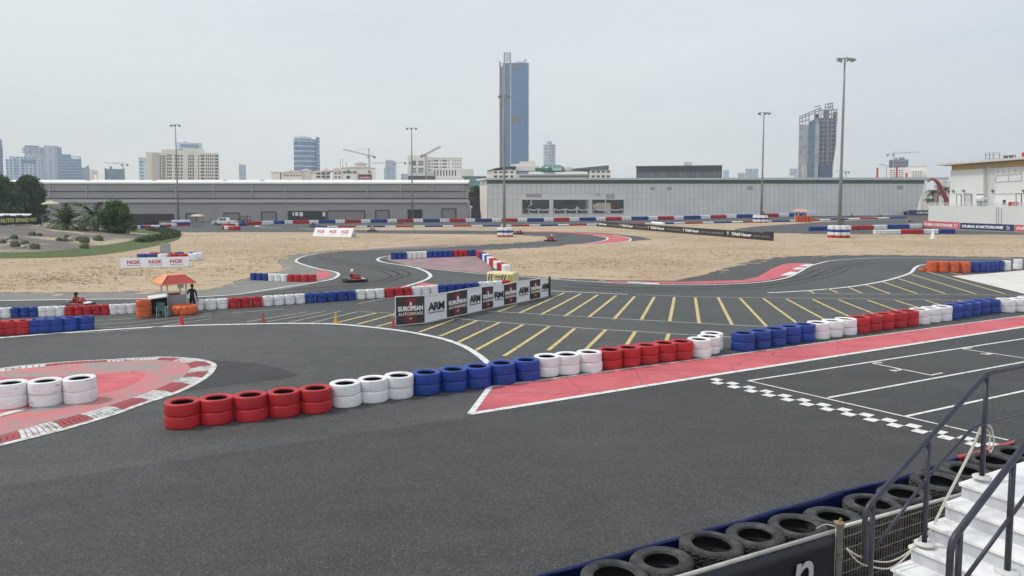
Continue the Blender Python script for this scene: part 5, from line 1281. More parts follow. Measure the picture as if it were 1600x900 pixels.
def windows(root, rects, Y, m=winm, name='window', recess=.12, limit=100):
    """each window its own part: a glazed box standing a little proud; past the limit the smallest join one stuff part"""
    me = {}
    for (x0, x1, yt, yb) in rects[:limit]:
        a, b = PD(x0, yt, Y), PD(x1, yb, Y); w_, h_ = b.x - a.x, a.z - b.z
        key = (round(w_, 2), round(h_, 2), m.name)
        if key not in me: me[key] = MB().box((0, 0, 0), (w_, recess * 2, h_)).mesh(name, m)
        o = link(name, me[key]); o.location = ((a.x + b.x) / 2, Y, (a.z + b.z) / 2); attach(o, root)
    if len(rects) > limit:
        mb = MB()
        for (x0, x1, yt, yb) in rects[limit:]:
            a, b = PD(x0, yt, Y), PD(x1, yb, Y); mb.box(((a.x + b.x) / 2, Y, (a.z + b.z) / 2), (b.x - a.x, recess * 2, a.z - b.z))
        tag(mb.build(name, m, root), kind='stuff')
def grid(x0, x1, y0, y1, nx, ny, fx=.6, fy=.55):
    dx, dy = (x1 - x0) / nx, (y1 - y0) / ny
    return [(x0 + dx * (i + .5 - fx / 2), x0 + dx * (i + .5 + fx / 2), y0 + dy * (j + .5 - fy / 2), y0 + dy * (j + .5 + fy / 2)) for j in range(ny) for i in range(nx)]

# ---- grey warehouse
wh_wall = mat('warehouse_cladding', (.335, .32, .315), .7, .06, .08, dirt=(.12, .5, (.27, .26, .255), .3, .7)); wh_dark = mat('warehouse_shadow_gap', (.07, .07, .075), .8); wh_roof = mat('warehouse_roof', (.78, .77, .74), .5, .04, .05)
door_g = mat('roller_door', (.23, .22, .22), .6, .05); ch_m = mat('downpipe', (.42, .41, .40), .6)
Yw = 262.0
wr = bld('long low grey warehouse with white roof edge and roller doors', 'warehouse', 'warehouse', (-40, Yw))
def wx(px): return PD(px, 314, Yw).x
def wz(py): return PD(800, py, Yw).z
xl, xr = wx(-160), wx(729)
W1 = MB(); W1.box(((xl + xr) / 2, Yw + 12, wz(316) / 2 * 1), (xr - xl, 24, wz(313))); W1.build('lower_wall', wh_wall, wr)
part(wr, 'upper_wall', (xl, xr - .6, Yw + .8, Yw + 24, wz(313), wz(286.5)), wh_wall)
part(wr, 'shadow_gap', (xl, xr + 1.2, Yw - .7, Yw + .8, wz(311.5), wz(309.3)), wh_dark)
part(wr, 'canopy', (xl, xr + .8, Yw - .9, Yw + .7, wz(316.5), wz(311.6)), mat('warehouse_band', (.46, .45, .44), .6, .05))
part(wr, 'girt', (xl, xr - .4, Yw + .55, Yw + .79, wz(299.5), wz(298.2)), wh_dark)
rf = MB(); x0, x1 = xl, xr + .6; ye = Yw + .2
rf.add([(x0, ye, wz(286.6)), (x1, ye, wz(287)), (x1, ye + .1, wz(284.8)), (x0, ye + .1, wz(284.4)), (x1, Yw + 12, wz(279.5)), (x0, Yw + 12, wz(279.5)), (x1, Yw + 24, wz(288)), (x0, Yw + 24, wz(288))], [(0, 1, 2, 3), (3, 2, 4, 5), (5, 4, 6, 7), (1, 0, 7, 6)])
rf.add([(x1 - .6, Yw + .9, wz(287)), (x1 - .6, Yw + 12, wz(280)), (x1 - .6, Yw + 23.5, wz(288))], [(0, 2, 1)]); rf.build('roof', wh_roof, wr)
for px in (-80, -30, 18, 77, 134.5, 273.5, 333, 393, 445, 573, 625.5, 675, 723):
    part(wr, 'downpipe', (wx(px - .7), wx(px + .7), Yw + .45, Yw + .8, wz(309), wz(288)), ch_m)
    part(wr, 'downpipe', (wx(px - .45), wx(px + .45), Yw - .25, Yw + .01, wz(345), wz(318)), ch_m)
for px in (118, 224, 338, 398, 443, 551): part(wr, 'roof_vent', (wx(px - 2.5), wx(px + 2.5), Yw + 8, Yw + 10, wz(284), wz(280.3 if px < 400 else 281)), wh_dark)
def wdoor(a, b, t, m=door_g, nm='roller_door'):
    o = part(wr, nm, (wx(a), wx(b), Yw - .12, Yw + .05, wz(346), wz(t)), m)
    f = MB(); 
    for q0, q1 in (((wx(a) - .15, Yw - .15, wz(346)), (wx(a) - .15, Yw - .15, wz(t - .4))), ((wx(b) + .15, Yw - .15, wz(346)), (wx(b) + .15, Yw - .15, wz(t - .4))), ((wx(a), Yw - .15, wz(t - .4)), (wx(b), Yw - .15, wz(t - .4)))): f.bar(q0, q1, .3)
    f.build('frame', wh_dark, o)
for a, b, t in ((291, 306, 334), (350, 373, 333), (409, 430.5, 331.5), (512, 569, 329.5), (587.5, 607, 329), (691, 711.5, 326.5)): wdoor(a, b, t)
bk = mat('black_shutter', (.018, .022, .026), .4, .2)
for a, b, t in ((206, 270, 335), (451, 508, 330.5), (638, 644, 328), (647, 658.5, 328)): wdoor(a, b, t, bk, 'glazed_opening')
for a, b, t, c in ((457, 459, 331.5, 337), (461, 466, 331.5, 337), (468, 473, 331.5, 338), (504, 508, 331.5, 338)): part(wr, 'poster', (wx(a), wx(b), Yw - .3, Yw - .13, wz(c), wz(t)), vinyl_w)
part(wr, 'wall_lamp', (wx(259.5), wx(261.5), Yw + .3, Yw + .8, wz(293.5), wz(291.3)), ch_m)

# ---- white panelled hall, running away to the right
hl = mat('hall_panel', (.68, .67, .665), .55, .035, .05); green = mat('green_fascia', (.075, .135, .085), .5, .12, .08)
def hall_panel_mat():
    m, nt, b = _nodes('hall_panels'); tc = N(nt, 'ShaderNodeTexCoord'); s = N(nt, 'ShaderNodeSeparateXYZ'); L(nt, tc.outputs['Object'], s.inputs[0])
    n = N(nt, 'ShaderNodeTexNoise', Scale=.12, Detail=6.0); L(nt, tc.outputs['Object'], n.inputs['Vector'])
    wn = nt.nodes.new('ShaderNodeTexWhiteNoise'); sn = nt.nodes.new('ShaderNodeVectorMath'); sn.operation = 'SNAP'; sn.inputs[1].default_value = (2.45, 999, 3.7)
    L(nt, tc.outputs['Object'], sn.inputs[0]); L(nt, sn.outputs[0], wn.inputs['Vector'])
    c = ramp(nt, n.outputs[0], [(.3, (.64, .63, .62)), (.7, (.71, .70, .69))])
    c = mixc(nt, mathn(nt, 'MULTIPLY', wn.outputs['Value'], .0), c, (.52, .515, .53))
    L(nt, c, b.inputs['Base Color']); b.inputs['Roughness'].default_value = .5; MATS['hall_panels'] = m; return m
hpm = hall_panel_mat(); seam = mat('panel_seam', (.40, .40, .42), .7)
hA, hB = PD(761, 340, 290), PD(1444, 335, 372); hu = (hB - hA); hu.z = 0; hW = hu.length; hu.normalize(); hn = Vector((hu.y, -hu.x, 0)); hA.z = 0
def HQ(px, py): return PP(px, py, hA, hu)
hroot = bld('long white panelled hall with green fascia and three glazed bays', 'exhibition_hall', 'hall', tuple(lerp(hA, hB, .3)))
hr = math.atan2(hu.y, hu.x)
def hquad(nm, m, x0, x1, yt0, yb0, off=0.0, thick=.2, yt1=None, yb1=None, local=False, zabs=None):
    q = [HQ(x0, yb0), HQ(x1, yb1 if yb1 is not None else yb0), HQ(x1, yt1 if yt1 is not None else yt0), HQ(x0, yt0)]
    if zabs is not None: q[0].z = q[1].z = zabs
    a = [p + hn * off for p in q] + [p + hn * (off - thick) for p in q]
    return MB().add(a, [(0, 1, 2, 3), (7, 6, 5, 4), (1, 0, 4, 5), (2, 1, 5, 6), (3, 2, 6, 7), (0, 3, 7, 4)])
def local_build(mb, nm, m, root, o, rz):
    M = (Matrix.Translation(o) @ Matrix.Rotation(rz, 4, 'Z')).inverted(); mb.xform(M)
    ob = link(nm, mb.mesh(nm, m)); ob.location = o; ob.rotation_euler = (0, 0, rz); attach(ob, root); return ob
local_build(hquad('w', hpm, 761, 1444, 287, 0, 0, 9, zabs=0), 'wall', hpm, hroot, tuple(hA), hr)
hquad('f', green, 761, 1444, 281.3, 287, .15, .4).build('green_fascia', green, hroot)
mb = hquad('r', wh_roof, 756, 1478, 278.6, 281.3, 1.6, 11, 277.2, 281.3)
mb.build('roof', mat('hall_roof', (.58, .59, .58), .5), hroot)
mb = MB(); e0 = HQ(761, 287); 
side_ = MB(); q = [PD(751, 342, 300), HQ(761, 340), HQ(761, 283), PD(751, 283.2, 300)]
q[0].z = 0; q[1].z = 0
side_.add(q + [p + Vector((3, 20, 0)) for p in q], [(0, 1, 2, 3), (3, 2, 6, 7), (4, 0, 3, 7)]); side_.build('side_wall', mat('white_wall', (.70, .71, .69), .6, .04), hroot)
sm = MB()
def sbar(x0, y0, x1, y1, w_): sm.bar(HQ(x0, y0) + hn * .02, HQ(x1, y1) + hn * .02, w_, .05)
for y in (302.5, 311.5, 321.5): sbar(762, y, 1443, y, .14)
x = 770.0
while x < 1442:
    sbar(x, 287.2, x, 302.3, .13)
    if x < 814 or x > 976: sbar(x, 302.7, x, 336, .12)
    x += 7.6 if x < 900 else 7.4
sm.build('panel_seam', seam, hroot)
part_q = hquad('b', hl, 762, 1443, 336, 338.2, .1, .3); part_q.build('plinth', mat('hall_plinth', (.68, .67, .70), .6), hroot)
int_dark = mat('bay_interior', (.045, .048, .052), .35, .3, .12, dirt=(.2, .55, (.13, .13, .13), .12, .8))
swag_m = mat('swag_white', (.62, .62, .64), .6)
fol_m = mat('planting_seen_in_glass', (.10, .11, .075), .6, .5, .5); cream = mat('cream_display', (.46, .43, .33), .6, .25, .5)
for i, (x0, x1) in enumerate(((815, 858.7), (863.4, 919.8), (924.2, 974.8))):
    gl_ = hquad('g', int_dark, x0, x1, 311.5, 334.6, .10, .25); bay = gl_.build('glazed_bay', int_dark, hroot)
    f = MB()
    for a, b in (((x0, 311.5), (x1, 311.5)), ((x0, 334.6), (x1, 334.6)), ((x0, 311.5), (x0, 334.6)), ((x1, 311.5), (x1, 334.6))): f.bar(HQ(*a) + hn * .2, HQ(*b) + hn * .2, .35, .3)
    f.build('frame', hl, bay)
    s = MB(); n_sw = 3 if i == 1 else 2; x = x0 + (10 if i == 0 else 1.5); wd = (x1 - x - 1.5) / n_sw
    for k in range(n_sw):
        a, b = x + k * wd + .6, x + (k + 1) * wd - .6
        for p0, p1 in (((a, 333.2), (b, 333.2)), ((a, 326.8), (a, 333.2)), ((b, 326.8), (b, 333.2))): s.bar(HQ(*p0) + hn * .3, HQ(*p1) + hn * .3, .26, .12)
        pts = []
        for j in range(9):
            t = j / 8; pts.append(HQ(lerp(a, b, t), 326.4 + 2.0 * math.sin(math.pi * t)) + hn * .3)
        for p0, p1 in zip(pts, pts[1:]): s.bar(p0, p1, .12, .42)
    if i == 1: s.bar(HQ(900, 327) + hn * .3, HQ(901.5, 323) + hn * .3, .5); s.bar(HQ(903, 327) + hn * .3, HQ(901.5, 323) + hn * .3, .5)
    s.build('swag_railing', swag_m, bay)
    if i == 0:
        d = MB(); rr = random.Random(3)
        for k in range(26):
            a = rr.uniform(x0 + 1, x0 + 15); y = rr.uniform(313, 333); p = HQ(a, y) + hn * .16; s_ = rr.uniform(.3, .9)
            d.add([p + hu * s_ * rr.uniform(-1, 1) + UP * s_ * rr.uniform(-1, 1) for _ in range(5)], [(0, 1, 2, 3, 4), (4, 3, 2, 1, 0)], 0 if rr.random() < .55 else 1)
        d.build('planter', [fol_m, swag_m], bay); hquad('p', swag_m, 829, 830.4, 312.5, 321, .2, .1).build('mullion', swag_m, bay)
    if i == 1: hquad('s', vinyl_k, 880, 901, 312.3, 318.6, .3, .15).build('sign_panel', kvinyl, bay); hquad('s', hl, 915, 919, 313, 330, .16, .05).build('curtain', mat('curtain_grey', (.26, .25, .24), .8), bay)
    if i == 2:
        hquad('c', cream, 931, 954, 317, 327, .18, .1, 317, 334).build('display', cream, bay); hquad('c', cream, 926, 931, 319, 325, .18, .1).build('display', cream, bay)
        hquad('m', swag_m, 945, 946.6, 312.5, 334, .26, .1).build('mullion', swag_m, bay)
        c_ = HQ(957.3, 323.5) + hn * .3; k = MB(); k.lathe([(0, .1), (.62, .1), (.62, 0), (0, 0)], 16, M=Matrix.Translation(c_) @ hn.to_track_quat('Z', 'Y').to_matrix().to_4x4()); k.build('red_roundel', ink_r, bay)
for x0, x1, y0, y1 in ((931, 937.5, 303, 305.8), (946.5, 960, 303, 310.6), (1016, 1023, 292, 297), (1042, 1049, 292, 297), (1168, 1176, 291, 297), (1402, 1411, 290, 296)):
    hquad('v', seam, x0, x1, y0, y1, .12, .12).build('wall_vent', seam if y0 > 300 else mat('vent_grey', (.36, .355, .36), .6), hroot)
for x0, x1, y0, y1 in ((822, 846, 303, 308.5),): hquad('v', seam, x0, x1, y0, y1, .06, .06).build('wall_hatch', mat('vent_grey', (.36, .355, .36), .6), hroot)

# ---- white terrace building at the right
tw = mat('terrace_plaster', (.67, .675, .66), .8, .04, .12, dirt=(.25, .55, (.58, .57, .55), .25, .6)); gold = mat('ochre_fascia', (.42, .27, .09), .6, .08, .2); rail_m = mat('white_rail', (.66, .67, .67), .5)
tA_ = PD(1451, 350, 214); tB_ = PD(1600, 352, 190); tu = (tB_ - tA_); tu.z = 0; tu.normalize(); tn = Vector((tu.y, -tu.x, 0)); tA_.z = 0
def TQ(px, py, back=0.0): return PP(px, py, tA_ - tn * back, tu)
troot = bld('white flat roofed building with ochre fascia above a terrace wall', 'pit_building', 'building', tuple(tA_ + tu * 12))
def tprism(x0, x1, yt0, yt1, z0, back, depth, slope=None):
    q = [TQ(x0, yt0, back), TQ(x1, yt1, back)]
    q0 = Vector((q[0].x, q[0].y, z0)); q1 = Vector((q[1].x, q[1].y, z0)); b = -tn * depth
    return MB().add([q0, q1, q[1], q[0], q0 + b, q1 + b, q[1] + b, q[0] + b], [(0, 1, 2, 3), (7, 6, 5, 4), (1, 0, 4, 5), (2, 1, 5, 6), (3, 2, 6, 7), (0, 3, 7, 4)])
tprism(1451, 1720, 321.2, 324, 0, 0, 5).build('terrace_wall', tw, troot)
ztr = TQ(1460, 322.3).z
tprism(1485.5, 1720, 266, 253, ztr, 5.05, 22).build('wall', tw, troot)
f = MB(); a = [TQ(1487, 266, 4.9), TQ(1720, 253, 4.9), TQ(1720, 242, 4.9), TQ(1487, 258, 4.9)]; f.add(a + [p - tn * .3 for p in a], [(0, 1, 2, 3), (7, 6, 5, 4), (0, 3, 7, 4)]); f.build('ochre_fascia', gold, troot)
f = MB(); a = [TQ(1463, 258.8, 3), TQ(1720, 239.5, 3), TQ(1720, 235.5, 3), TQ(1465, 255.6, 3)]; f.add(a + [p - tn * 26 for p in a], [(0, 1, 2, 3), (7, 6, 5, 4), (1, 0, 4, 5), (2, 1, 5, 6), (3, 2, 6, 7), (0, 3, 7, 4)]); rfo = f.build('roof', mat('terrace_roof', (.58, .57, .54), .6), troot)
st = MB()
for px in range(1468, 1720, 9): p = TQ(px, interp([(1465, 255.6), (1720, 235.5)], px), 4); st.bar(p, p + UP * .5, .12)
st.build('roof_stud', tw, troot)
rl = MB(); x = 1453.0
y_t = lambda x: interp([(1451, 316.2), (1720, 318)], x); y_b = lambda x: interp([(1451, 321.2), (1720, 324)], x)
for dy in (0, 1.7, 3.3): rl.bar(TQ(1451.5, y_t(1451) + dy, .2), TQ(1720, y_t(1720) + dy, .2), .10)
while x < 1720: rl.bar(TQ(x, y_t(x), .2), TQ(x, y_b(x), .2), .09); x += 4.3
rl.build('railing', rail_m, troot)
for x0, x1, y0, mt in ((1495, 1502, 303.5, tw), (1507.5, 1518.5, 303, mat('door_grey', (.45, .45, .44), .5)), (1588, 1596, 302.5, tw)):
    q = [TQ(x0, 322.5, 5.0), TQ(x1, 322.5, 5.0), TQ(x1, y0, 5.0), TQ(x0, y0, 5.0)]
    d = MB().add([p + tn * .06 for p in q] + [p - tn * .04 for p in q], [(0, 1, 2, 3), (1, 0, 4, 5), (2, 1, 5, 6), (3, 2, 6, 7), (0, 3, 7, 4)]).build('door', mt, troot)
    f = MB()
    for i in ((0, 3), (1, 2), (3, 2)): f.bar(q[i[0]] + tn * .05, q[i[1]] + tn * .05, .14)
    f.build('door_frame', mat('dark_frame', (.08, .08, .08), .6), d)
q = [TQ(1526, 322, 5.0), TQ(1539, 322, 5.0), TQ(1539, 303.5, 5.0), TQ(1526, 303.5, 5.0)]
MB().add([p + tn * .05 for p in q], [(0, 1, 2, 3)]).build('recess', mat('dark_frame', (.08, .08, .08), .6), troot)
c_ = TQ(1532.5, 310, 4.2); tk = MB(); tk.tube([c_ - tu * 1.1, c_ - tu * .95, c_ + tu * .95, c_ + tu * 1.1], [.4, .85, .85, .4], 14); tk.tube([c_ + tu * 1.2 - UP * .0, c_ + tu * 2.3 - UP * .1], [.2, .2], 8)
for s_ in (-.7, .7): tk.bar(c_ + tu * s_, c_ + tu * s_ - UP * 2.2, .12)
tag(tk.build('water_tank', tw, None, True, origin=tuple(c_)), 'white horizontal water tank on the terrace beside the caged ladder', 'water tank')
ld = MB()
for x in (1537.5, 1540.5): ld.bar(TQ(x, 321, 4.7), TQ(x, 256, 4.7), .16)
for x in (1543, 1546.5): ld.bar(TQ(x, 318, 3.9), TQ(x, 256, 3.9), .09)
y = 320.0
while y > 257: ld.bar(TQ(1537.5, y, 4.7), TQ(1540.5, y, 4.7), .08); y -= 2.4
y = 312.0
while y > 257:
    ld.bar(TQ(1540.5, y, 4.7), TQ(1546.5, y, 3.9), .08); ld.bar(TQ(1540.5, y, 3.9), TQ(1546.5, y, 3.9), .08); y -= 7
tag(ld.build('caged_ladder', mat('ladder_grey', (.44, .45, .45), .5)), 'grey caged ladder fixed to the white building wall', 'ladder')
cg = MB()
for x in (1540, 1546, 1552, 1562): cg.bar(TQ(x, 249.5, 4), TQ(x, 239, 4), .14)
for y in (239.2, 242.5, 248): cg.bar(TQ(1540, y, 4), TQ(1562, y - .4, 4), .10)
cg.build('roof_guard_rail', galv, rfo)
eq = MB()
for x, y in ((1571, 245.5), (1577, 245), (1583, 244.8)): eq.box(TQ(x, y, 6), (1.0, .8, .8), hr)
eq.build('roof_unit', mat('roof_unit_dark', (.12, .12, .12), .6), rfo)
c_ = TQ(1601, 241.5, 6); k = MB(); k.box(c_, (.9, .9, 1.1)); k.build('roof_beacon', ink_r, rfo)
for x, y in ((1489, 298.2), (1505.3, 298), (1551, 298), (1599, 298)): k = MB(); p = TQ(x, y, 4.8); k.box(p, (.5, .6, .35)); k.bar(p, p - UP * .5, .08); k.build('wall_camera', mat('dark_frame', (.08, .08, .08), .6), troot)
gr_ = MB()
for a, b in (((1555.5, 284.5), (1596.5, 282)), ((1555.5, 274.5), (1596.5, 271)), ((1555.5, 284.5), (1555.5, 274.5)), ((1576, 283.2), (1576, 272.5)), ((1596.5, 282), (1596.5, 271)), ((1551, 303), (1600, 302))): gr_.bar(TQ(*a, 5.0) + tn * .04, TQ(*b, 5.0) + tn * .04, .10)
for x in (1560, 1568, 1577, 1586, 1595): gr_.bar(TQ(x, 262.5, 5.0) + tn * .03, TQ(x, 272, 5.0) + tn * .03, .06)
gr_.build('panel_joint', mat('joint_grey', (.48, .48, .47), .7), troot)
pv_ = MB()
for x in (1557, 1560.5, 1565): pv_.bar(TQ(x, 324, 0) + tn * .06, TQ(x, 350, 0) + tn * .06, .12)
pv_.build('drain_pipe', mat('pipe_grey', (.46, .46, .45), .6), troot)
k = MB(); k.box(TQ(1584, 318.5, 1.5), (3.2, .6, 1.0), hr); k.box(TQ(1569, 316.5, 1.5), (.5, .5, 1.4), hr, 1); tag(k.build('terrace_bench', [ink_r, kvinyl]), 'low red seat behind the terrace railing', 'bench')
# red arched steel ride column behind
ra = MB(); Yr = 330
pts = [PD(x, y, Yr) for x, y in ((1449.5, 284), (1452, 281.5), (1456, 280), (1461, 281), (1466, 286), (1470.5, 293.5), (1475, 302), (1478.5, 311), (1480.5, 322))]
k = Yr / FPX; ra.tube(pts + [Vector((pts[-1].x + 2, Yr, 0))], [1.2 * k, 1.8 * k, 2 * k, 2.2 * k, 2.7 * k, 3 * k, 3.3 * k, 3.6 * k, 3.8 * k, 3.9 * k], 12)
ra.bar(PD(1466, 290, Yr), Vector((PD(1465, 320, Yr).x, Yr, 0)), 2.2 * k); tag(ra.build('steel_arch', mat('maroon_steel', (.34, .045, .05), .5, .15, .05), None, True), 'dark red curved steel arch in the gap beside the white building', 'arch')
for lab, x, yt in (('tall red post rising above the hall roof, left one', 1371, 262), ('red post in front of the unfinished pale block', 1401.5, 259.5), ('short red post above the right end of hall roof', 1416.5, 270)):
    k = MB(); a = PD(x, yt, 420); k.bar((a.x, 420, 0), (a.x, 420, a.z), .75, .75); tag(k.build('post', mat('red_post', (.50, .04, .035), .5), origin=(a.x, 420, 0)), lab, 'post', 'red posts behind the hall')
k = MB(); a = PD(1385.5, 259, 430); k.tube([(a.x, 430, 0), (a.x, 430, a.z)], .16, 6); k.tube([(a.x, 430, a.z), PD(1375.5, 257, 430)], .13, 6); k.box(PD(1376, 257.1, 430), (1.8, .5, .25)); tag(k.build('street_lamp', galv), 'thin street lamp with one arm behind the hall roof', 'street lamp')

# ------------------------------------------------------------------ skyline
SK = 'city buildings on the skyline'
def tower(label, x0, x1, ytop, Y, dep, m, extra=None, cat='tower', name='tower_block', rz=0.0):
    """one block; the facade's origin is its own ground centre so bands start at the ground"""
    a, b = PD(x0, ytop, Y), PD(x1, ytop, Y); cx = (a.x + b.x) / 2
    root = bld(label, name, cat, (cx, Y), SK)
    o = MB().box((0, dep / 2, a.z / 2), (b.x - a.x, dep, a.z)).build('facade', m, None); o.location = (cx, Y, 0); attach(o, root)
    if extra: extra(root, Y)
    return root
def blk(root, nm, m, x0, x1, yt, Y, dep, yb=None):
    f = fbox(x0, x1, yt, Y, dep, 0, yb); o = MB().box((0, (f[3] - f[2]) / 2, (f[5] - f[4]) / 2), (f[1] - f[0], f[3] - f[2], f[5] - f[4])).build(nm, m, None)
    o.location = ((f[0] + f[1]) / 2, Y, f[4]); attach(o, root); return o
g_blue = lambda n, **k: facade_mat(n, **k)
f1 = facade_mat('tower_slabs', (0.275, 0.338, 0.465), (0.125, 0.176, 0.270), 3.6, .42, 0)
f2 = facade_mat('tower_pale', (.47, .535, .63), (.32, .395, .51), 3.6, .35, 9, .55)
f3 = facade_mat('tower_glass_grid', (0.575, 0.689, 0.810), (0.213, 0.338, 0.465), 3.8, .30, 5.5, .35)
f4 = facade_mat('tower_blue_bands', (.36, .46, .58), (.14, .235, .36), 4.4, .28, 0)
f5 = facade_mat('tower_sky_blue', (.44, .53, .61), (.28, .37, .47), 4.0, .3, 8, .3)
f6 = facade_mat('tower_white_bands', (.62, .67, .70), (.12, .24, .39), 6.3, .17, 0, rough=.15)
f7 = facade_mat('tower_deep_blue', (.115, .225, .385), (.095, .20, .355), 5.0, .10, 0, rough=.12, var=.05)
con = mat('raw_concrete', (.26, .265, .27), .85, .1, .05); con_d = mat('raw_concrete_dark', (.11, .115, .125), .85, .15, .05)
beige = mat('beige_render', (.72, .69, .63), .8, .04, .03); beige2 = mat('warm_white_render', (.81, .795, .765), .8, .04, .05); tile_r = mat('terracotta_roof', (.42, .30, .27), .8, .1, .2); palegrey = mat('pale_penthouse', (.58, .61, .67), .6)
def balc(xa, xb, y0, y1, n, dep=14):
    def f(root, Y):
        mb = MB()
        for i in range(n):
            y = lerp(y0, y1, (i + .5) / n); a, b = PD(xa, y, Y), PD(xb, y, Y); mb.box(((a.x + b.x) / 2, Y + dep / 2, a.z), (b.x - a.x, dep, 1.6))
        mb.build('balcony_slab', f2, root)
    return f
tower('dark slab tower cut off at the left edge of the picture', -40, 3, 217, 900, 30, f1, balc(-40, 5, 229, 280, 14))
def big(root, Y):
    blk(root, 'core', f2, 66, 89, 227, Y - 4, 20); balc(34.5, 97, 231, 240, 3)(root, Y); balc(93, 97.5, 240, 290, 14)(root, Y)
    blk(root, 'crown', f1, 42, 64, 228, Y + 5, 10, 232); blk(root, 'service_strip', f4, 86, 93, 229, Y - 5, 10)
tower('broad pale blue tower, tallest of the left skyline group', 38, 94, 230, 1250, 40, f2, big)
def low(root, Y):
    blk(root, 'crown', f3, 17, 58, 245, Y + 3, 14, 249); blk(root, 'stair_shaft', f3, 24, 31, 247, Y - 3, 10); blk(root, 'stair_shaft', f3, 53, 58, 246, Y - 3, 10); blk(root, 'dark_band', f1, 31, 53, 249, Y - 1.5, 5, 255)
tower('pale glass block in front of the broad blue tower', 9, 66, 249.5, 1050, 35, f3, low)
def notch(root, Y): blk(root, 'upper_storeys', f4, 96, 112, 241.5, Y + 2, 20, 250); blk(root, 'frame', f5, 113, 127, 244, Y + 4, 3, 245.5); blk(root, 'frame', f5, 124.5, 127, 244, Y + 1, 3, 248)
tower('deep blue banded tower beside the broad blue tower', 95, 127, 247.5, 1150, 30, f4, notch)
def fin(root, Y):
    a, b, c = PD(133, 262, Y), PD(139, 257, Y), PD(139, 270, Y); mb = MB(); vs = [PD(132, 262, Y), PD(139, 257, Y), PD(139, 266, Y), PD(132, 266, Y)]
    mb.add(vs + [v + Vector((0, 12, 0)) for v in vs], [(3, 2, 1, 0), (4, 5, 6, 7), (0, 1, 5, 4), (1, 2, 6, 5), (3, 0, 4, 7)]); mb.build('fin', f5, root)
tower('low blue glass block with a pointed roof fin', 127, 139.5, 262, 1200, 25, f5, fin)
def orn(root, Y):
    for x in (145.5, 152): blk(root, 'pier', beige, x - .9, x + .9, 266, Y, 6)
    mb = MB(); c = PD(148.7, 274, Y); k = Y / FPX
    for i in range(8): a0, a1 = math.pi * i / 8, math.pi * (i + 1) / 8; mb.bar((c.x + 3 * k * math.cos(a0), Y + 3, c.z + 3 * k * math.sin(a0)), (c.x + 3 * k * math.cos(a1), Y + 3, c.z + 3 * k * math.sin(a1)), 1.8 * k)
    mb.bar(PD(144.5, 268, Y), PD(153, 268, Y), 1.6 * k, 3); mb.build('arch', beige, root)
tower('small beige block with an ornamental rooftop arch', 139.5, 145, 264.5, 900, 20, beige2, orn, 'building')
def uc(root, Y): blk(root, 'roof_core', con, 174, 178, 260, Y + 5, 6, 264); blk(root, 'side_frame', con_d, 163, 165.5, 263, Y - 1, 5); blk(root, 'side_frame', con_d, 191.5, 194, 263, Y - 1, 5)
tower('blue netted block under construction below a small crane', 163.5, 193.5, 264, 1000, 25, facade_mat('netted', (.18, .25, .34), (.15, .225, .325), 3.5, .2, 6, .1), uc, 'building')
tower('pale blue apartment tower half hidden by the beige hotel', 216.5, 231, 246, 1000, 20, facade_mat('pale_apartments', (0.600, 0.700, 0.780), (0.204, 0.288, 0.377), 4.6, .52, 9, .35), lambda r_, Y: blk(r_, 'crown', palegrey, 218, 230, 246, Y - .5, 10, 252))
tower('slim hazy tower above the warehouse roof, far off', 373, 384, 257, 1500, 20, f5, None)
# beige hotel, stepped, windows in bays
Yh = 640.0
ht = bld('wide beige hotel with rows of grouped windows', 'hotel_building', 'hotel', (PD(285, 300, Yh).x, Yh), SK)
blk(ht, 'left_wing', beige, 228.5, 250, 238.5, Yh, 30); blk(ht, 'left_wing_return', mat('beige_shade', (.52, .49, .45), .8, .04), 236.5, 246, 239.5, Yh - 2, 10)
blk(ht, 'wall', beige2, 246, 342.5, 239, Yh + 1, 40); blk(ht, 'centre_block', beige, 253, 300, 234, Yh + .3, 30); blk(ht, 'right_wing', beige, 300, 342, 237.5, Yh - 1, 30); blk(ht, 'parapet', beige, 290, 324, 232.5, Yh + 6, 20)
blk(ht, 'penthouse', palegrey, 283, 322.5, 222.5, Yh + 8, 18, 233); blk(ht, 'roof_plant', palegrey, 296, 302, 220.5, Yh + 12, 6, 223)
windows(ht, grid(287, 318, 224.5, 231, 1, 1, .95, .8), Yh + 8, mat('penthouse_glass', (.24, .28, .36), .3, .2, .05), 'penthouse_window')
windows(ht, grid(245.5, 253, 243, 281, 2, 10, .5, .55) + grid(254, 259, 243, 281, 2, 10, .75, .6), Yh + .3 - .3, winm)
rects = []
for (x0, x1, n) in ((261, 269, 3), (273, 281, 3), (282, 286, 1), (293.5, 303, 3)): rects += grid(x0, x1, 241, 281, n, 8, .75, .62)
windows(ht, [r_ for r_ in rects if r_[1] < 300.2], Yh + .3, winm)
windows(ht, [r_ for r_ in rects if r_[0] > 300] + grid(308.5, 311, 241, 281, 1, 8, .6, .7) + grid(313, 319, 240, 281, 1, 8, .95, .6) + grid(320.5, 334, 240, 281, 4, 8, .6, .6) + grid(335.5, 341.5, 240, 281, 1, 8, .95, .6), Yh - 1, winm, limit=60)
